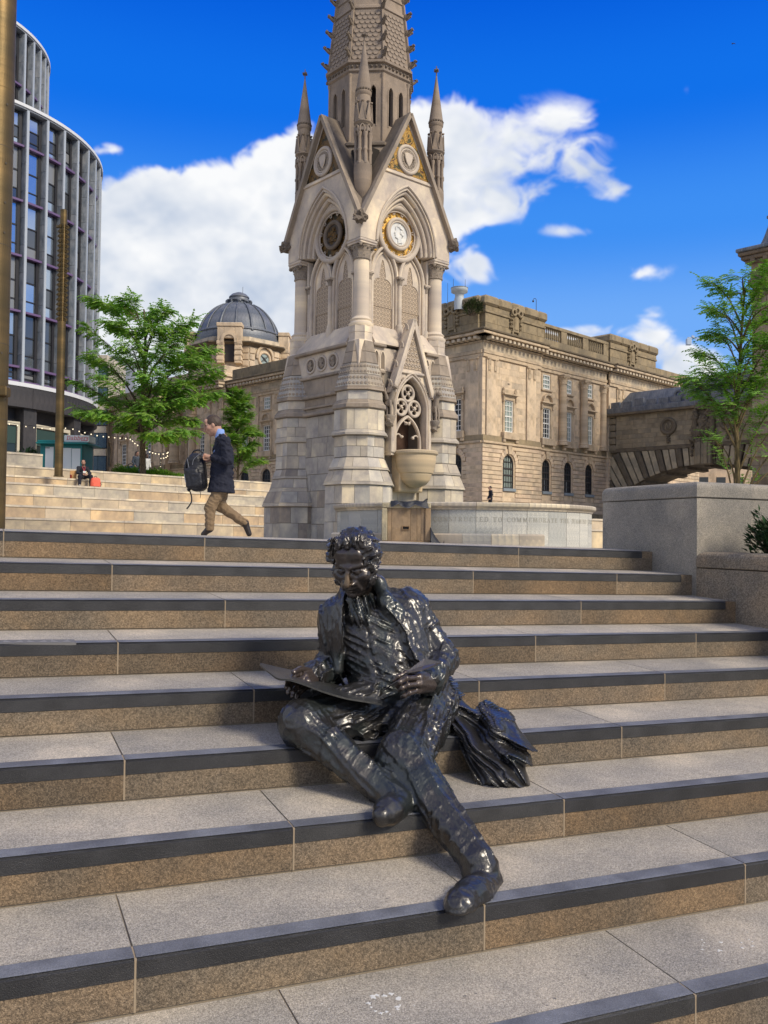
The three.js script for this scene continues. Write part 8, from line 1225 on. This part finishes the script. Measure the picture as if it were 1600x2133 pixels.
{ // the man walking along the top of the steps
  const D = 13.2, J = (x, y, d = 0) => at(x, y, D + d), navy = clothMat(lin(0.007, 0.009, 0.022)), tan = clothMat(lin(0.20, 0.135, 0.075)), shoe = std(lin(0.018, 0.012, 0.01), 0.4);
  const neck = J(457, 901), mid = J(459, 1008);
  person({ label: 'man in navy jacket and brown trousers walking left along the top of the steps', cell: 0.0085, headScale: 1.13, face: V(-0.93, -0.36, 0.06), skin: [0.42, 0.24, 0.17], hair: [0.05, 0.032, 0.022], bald: 0.11, hairUp: -0.002, girth: 1.0, torso: [0.158, 0.175, 0.205], hem: 0.075, fold: 0.013,
    j: { head: J(443.5, 886.5), neck, shN: J(469, 919, -0.19), shF: J(462, 919, 0.19), elN: J(475, 960, -0.25), elF: J(463, 962, 0.24), wrN: J(441, 951.5, -0.14), wrF: J(441, 955, 0.10), hipN: J(460, 1016, -0.065), hipF: J(462, 1016, 0.065), knN: J(438, 1056, -0.10), knF: J(459, 1054, 0.10), anN: J(436.5, 1101, -0.10), anF: J(511, 1090.5, 0.10), toeN: J(424, 1113, -0.10), toeF: J(519, 1112, 0.10) },
    handN: V(-1, 0.1, 0), handF: V(-1, 0.05, 0.1), sideN: V(0, 1, 0.3), sideF: V(0, 1, 0.3), curl: 1.3, topM: navy, shirtM: clothMat(lin(0.22, 0.34, 0.68)), legM: tan, shoeM: shoe,
    open: (x, y, z) => { const k = (x - (neck.x - 0.045)) + (neck.y - y) * 0.20; return (y < mid.y + 0.20 || abs(z - neck.z) > 0.13) ? 1 : k; } });
  // the backpack in his hands
  const bp = thing('backpack', 'large black backpack held open in the walking man\'s hands', 'backpack'), black = clothMat(lin(0.010, 0.011, 0.016), 0.5), grey = std(lin(0.18, 0.19, 0.22), 0.5), cx = J(411, 984), rot = 0.10;
  const loc = (x, y, z) => { const dx = x - cx.x, dy = y - cx.y; return [dx * cos(rot) + dy * sin(rot), -dx * sin(rot) + dy * cos(rot), z - cx.z]; };
  const rb = (p, a, b, c, r) => { const q = [abs(p[0]) - a + r, abs(p[1]) - b + r, abs(p[2]) - c + r]; return hypot(max(q[0], 0), max(q[1], 0), max(q[2], 0)) + min(max(q[0], q[1], q[2]), 0) - r; };
  part('bag', sdfMesh(cx.clone().add(V(-0.3, -0.4, -0.3)), cx.clone().add(V(0.3, 0.4, 0.3)), 0.007, (x, y, z) => { const p = loc(x, y, z), tp = 1 - 0.22 * smooth(0.05, 0.3, p[1]); let d = rb([p[0] / tp, p[1], p[2]], 0.13, 0.28, 0.15, 0.10); d = sminK(d, rb([p[0] + 0.05, p[1] + 0.09, p[2] - 0.13], 0.10, 0.15, 0.07, 0.05), 0.02); d = sminK(d, rb([p[0] - 0.02, p[1] + 0.12, p[2] - 0.16], 0.08, 0.10, 0.045, 0.035), 0.02); return d - 0.005 * ridge(noise(x * 14, y * 18, z * 14)); }, 1.2), black, bp);
  const L = (x, y, z) => V(cx.x + x * cos(rot) - y * sin(rot), cx.y + x * sin(rot) + y * cos(rot), cx.z + z);
  part('handle', tube([L(-0.06, 0.27, 0), L(-0.02, 0.32, 0.01), L(0.06, 0.325, 0.02), L(0.11, 0.28, 0.02)], 0.012, 0.012, 8), black, bp);
  part('shoulder_strap', tube([L(-0.10, 0.22, 0.05), L(-0.155, 0.08, 0.07), L(-0.15, -0.10, 0.07), L(-0.125, -0.24, 0.05)], 0.024, 0.016, 8), black, bp);
  part('reflective_strip', tube([L(-0.175, -0.02, 0.085), L(-0.165, -0.12, 0.09), L(-0.14, -0.20, 0.08)], 0.008, 0.008, 6), std(lin(0.6, 0.62, 0.66), 0.4), bp);
  part('buckle', lump(0.028, 3, 0.3).applyMatrix4(new THREE.Matrix4().setPosition(L(-0.13, -0.25, 0.06))), black, bp);
  part('hanging_strap', tube([L(-0.125, -0.26, 0.06), J(398.5, 1032, -0.05), J(399, 1045, -0.05), J(394, 1054, -0.05), J(389, 1060, -0.05)], 0.010, 0.012, 6), black, bp);
  part('hanging_strap', tube([L(0.03, -0.27, 0.08), J(418, 1030, -0.05), J(417, 1038, -0.05)], 0.005, 0.004, 5), black, bp);
  for (const s of [[[-0.10, 0.20], [-0.085, 0.05], [-0.09, -0.05]], [[0.10, 0.26], [0.0, 0.18], [-0.03, 0.10]]]) part('zip', tube(s.map(([x, y]) => L(x, y, 0.172 - abs(x) * 0.2)), 0.004, 0.004, 5), grey, bp);
}
{ // the man sitting on the sandstone tiers
  const seat = (px, back, y) => { const [k] = rayK(px, 1000); const o = seatPt(0, back, y); const q = (k * -o.z - o.x) / (SX + k * SZ); return seatPt(q, back, y); };
  const navy = clothMat(lin(0.012, 0.014, 0.022)), base = seat(171, 4 * TIER + 0.12, 2.43), out = V(NX, 0, NZ), al = V(SX, 0, SZ), P = (a, o, y) => base.clone().addScaledVector(al, a).addScaledVector(out, o).add(V(0, y, 0));
  person({ label: 'bearded man in dark clothes with lanyard sitting on the sandstone tiers at left', cell: 0.011, face: V(0.25, -0.25, 0.9), skin: [0.42, 0.24, 0.17], hair: [0.04, 0.024, 0.016], beard: 1, girth: 0.95, torso: [0.15, 0.15], hem: 0.06,
    j: { head: P(0, 0.13, 0.74), neck: P(0, 0.07, 0.57), shN: P(-0.19, 0.05, 0.50), shF: P(0.19, 0.05, 0.50), elN: P(-0.27, 0.22, 0.26), elF: P(0.27, 0.22, 0.26), wrN: P(-0.10, 0.42, 0.20), wrF: P(0.10, 0.42, 0.20), hipN: P(-0.10, 0, 0.11), hipF: P(0.10, 0, 0.11), knN: P(-0.24, 0.44, 0.11), knF: P(0.24, 0.44, 0.11), anN: P(-0.25, 0.42, -0.29), anF: P(0.25, 0.42, -0.29), toeN: P(-0.27, 0.58, -0.34), toeF: P(0.27, 0.58, -0.34) },
    handN: al, handF: al.clone().multiplyScalar(-1), topM: navy, legM: clothMat(lin(0.012, 0.014, 0.026)), shoeM: std(lin(0.35, 0.33, 0.3), 0.6) });
  const ly = scene.children[scene.children.length - 1]; part('lanyard', tube([P(-0.06, 0.19, 0.55), P(-0.03, 0.24, 0.42), P(0.0, 0.26, 0.36), P(0.03, 0.24, 0.42), P(0.06, 0.19, 0.55)], 0.012, 0.012, 6), std(lin(0.5, 0.04, 0.05), 0.6), ly); part('badge', boxG(-0.06, 0.06, -0.04, 0.04, 0, 0.01).applyMatrix4(new THREE.Matrix4().makeRotationY(0.65).setPosition(P(0, 0.28, 0.31))), whitePaint, ly);
  const bpos = seat(199, 3 * TIER + 0.75, 2.05), ob = thing('backpack', 'small bright coral orange backpack on the sandstone tier beside the seated man', 'backpack', bpos, 0.5), org = clothMat(lin(0.75, 0.13, 0.075), 0.6);
  part('bag', sdfMesh(V(-0.3, -0.05, -0.25), V(0.3, 0.6, 0.25), 0.012, (x, y, z) => { const q = [abs(x) - 0.12 + 0.03 * smooth(0.2, 0.45, y), abs(y - 0.22) - 0.13, abs(z) - 0.05]; return hypot(max(q[0], 0), max(q[1], 0), max(q[2], 0)) + min(max(...q), 0) - 0.09 - 0.004 * ridge(noise(x * 14, y * 14, z * 14)); }, 1.2), org, ob); part('pocket', chamferBox(0.26, 0.18, 0.06, 0.025).translate(0, 0.14, 0.15), org, ob); part('handle', new THREE.TorusGeometry(0.06, 0.014, 6, 14, PI).translate(0, 0.44, 0), black2, ob); part('shoulder_strap', tube([V(-0.17, 0.4, -0.1), V(-0.24, 0.3, -0.12), V(-0.22, 0.08, -0.1)], 0.022, 0.018, 6), black2, ob); part('shoulder_strap', tube([V(0.17, 0.3, -0.05), V(0.25, 0.14, 0), V(0.2, 0.04, 0.02)], 0.018, 0.014, 6), black2, ob);
  const pb = seat(152.5, 4 * TIER + 0.2, 2.43), bag = thing('paper_bag', 'brown paper bag standing left of the seated man', 'bag', pb, 0.4), kraft = clothMat(lin(0.46, 0.25, 0.10), 0.8); part('bag', polyLoft([[V(-0.13, 0, 0.08), V(0.13, 0, 0.08), V(0.13, 0, -0.08), V(-0.13, 0, -0.08)], [V(-0.14, 0.2, 0.085), V(0.14, 0.2, 0.085), V(0.135, 0.2, -0.085), V(-0.14, 0.2, -0.085)], [V(-0.13, 0.36, 0.06), V(0.13, 0.37, 0.06), V(0.13, 0.36, -0.06), V(-0.13, 0.37, -0.06)]]), kraft, bag);
  const cn = thing('drink_can', 'small dark red drink can left of the paper bag', 'can', seat(147.5, 4 * TIER + 0.15, 2.43)); part('can_body', lathe([[0.03, 0], [0.042, 0.01], [0.042, 0.16], [0.034, 0.175], [0, 0.176]], 16), std(lin(0.22, 0.02, 0.015), 0.35, { metalness: 0.4 }), cn); part('can_lid', lathe([[0.032, 0.176], [0.034, 0.182], [0, 0.18]], 14), std(lin(0.6, 0.6, 0.6), 0.3, { metalness: 0.8 }), cn);
}
{ // people farther off
  const stand = (label, px, d, gy, h, face, top, leg, hair, skin, extra = {}) => { const b0 = at(px, 1000, d), k = h / 1.75, fw = face.clone().setY(0).normalize(), sd = V(fw.z, 0, -fw.x), P = (s, o, y) => V(b0.x, gy, b0.z).addScaledVector(sd, s * k).addScaledVector(fw, o * k).add(V(0, y * k, 0));
    person({ label, cell: 0.014, headScale: k, face, skin, hair, torso: [0.135, 0.14], hem: 0.14, j: { head: P(0, 0.04, 1.63), neck: P(0, 0, 1.47), shN: P(-0.18, 0, 1.41), shF: P(0.18, 0, 1.41), elN: P(-0.24, -0.03, 1.14), elF: P(0.24, -0.03, 1.14), wrN: P(-0.22, 0.12, 0.93), wrF: P(0.22, 0.10, 0.93), hipN: P(-0.09, 0, 0.92), hipF: P(0.09, 0, 0.92), knN: P(-0.10, 0.06, 0.50), knF: P(0.10, -0.02, 0.50), anN: P(-0.10, 0.10, 0.09), anF: P(0.10, -0.12, 0.09), toeN: P(-0.11, 0.24, 0.04), toeF: P(0.11, 0.02, 0.04) }, topM: clothMat(lin(...top)), legM: clothMat(lin(...leg)), shoeM: std(lin(0.02, 0.02, 0.02), 0.5), ...extra }); };
  stand('person in dark coat walking left in front of the museum', 1022, 62, 1.78, 1.76, V(-1, 0, 0.25), [0.014, 0.014, 0.024], [0.02, 0.02, 0.025], [0.025, 0.016, 0.012], [0.42, 0.24, 0.17]);
  stand('woman with long dark hair in grey coat left of the large tree trunk', 283.5, 50, 2.93, 1.66, V(0.75, -0.2, 0.5), [0.06, 0.075, 0.10], [0.03, 0.03, 0.04], [0.014, 0.010, 0.010], [0.35, 0.19, 0.13], { hairLong: 0.28 });
  stand('person in white top standing right of the large tree trunk', 304.5, 50, 2.86, 1.60, V(0.6, -0.1, 0.6), [0.62, 0.62, 0.60], [0.05, 0.05, 0.06], [0.012, 0.010, 0.009], [0.10, 0.055, 0.04]);
  const p = at(272, 985, 46), pr = thing('bag', 'grey bag lying at the foot of the large tree beside the woman', 'bag', V(p.x, 2.93, p.z)); part('bag_body', lump(0.34, 5, 0.35, 4, 3).scale(1.4, 0.85, 0.8).translate(0, 0.26, 0), clothMat(lin(0.10, 0.13, 0.20)), pr); part('handle', new THREE.TorusGeometry(0.16, 0.02, 6, 14, PI).translate(0, 0.5, 0), black2, pr);
}
// ---------------------------------------------------------------- of very many alike pieces the 300 that show largest stay single, the rest of them become one part
scene.updateMatrixWorld(true);
for (const t of [...scene.children]) {
  const kinds = {}; t.traverse((o) => { if (o !== t && o.isMesh && !o.children.length) (kinds[o.name] ??= []).push(o); });
  for (const [name, list] of Object.entries(kinds)) {
    if (list.length <= 300) continue;
    const c = V(), size = (o) => { o.geometry.computeBoundingSphere(); c.copy(o.geometry.boundingSphere.center).applyMatrix4(o.matrixWorld); const [u, v] = [c.x / -c.z * F, c.y / -c.z * F]; return o.geometry.boundingSphere.radius / c.length() * (abs(u) < 850 && v < 1150 && c.z < 0 ? 1 : 0.01); };
    const rest = list.map((o) => [size(o), o]).sort((a, b) => b[0] - a[0]).slice(299).map((q) => q[1]), mats = [...new Set(rest.map((o) => o.material))], inv = t.matrixWorld.clone().invert();
    const geos = mats.map((m) => merge(rest.filter((o) => o.material === m).map((o) => clean(o.geometry.clone()).applyMatrix4(inv.clone().multiply(o.matrixWorld)))));
    rest.forEach((o) => o.parent.remove(o));
    part(name, mergeGeometries(geos, true), mats, t, true);
  }
}
renderer.render(scene, camera);
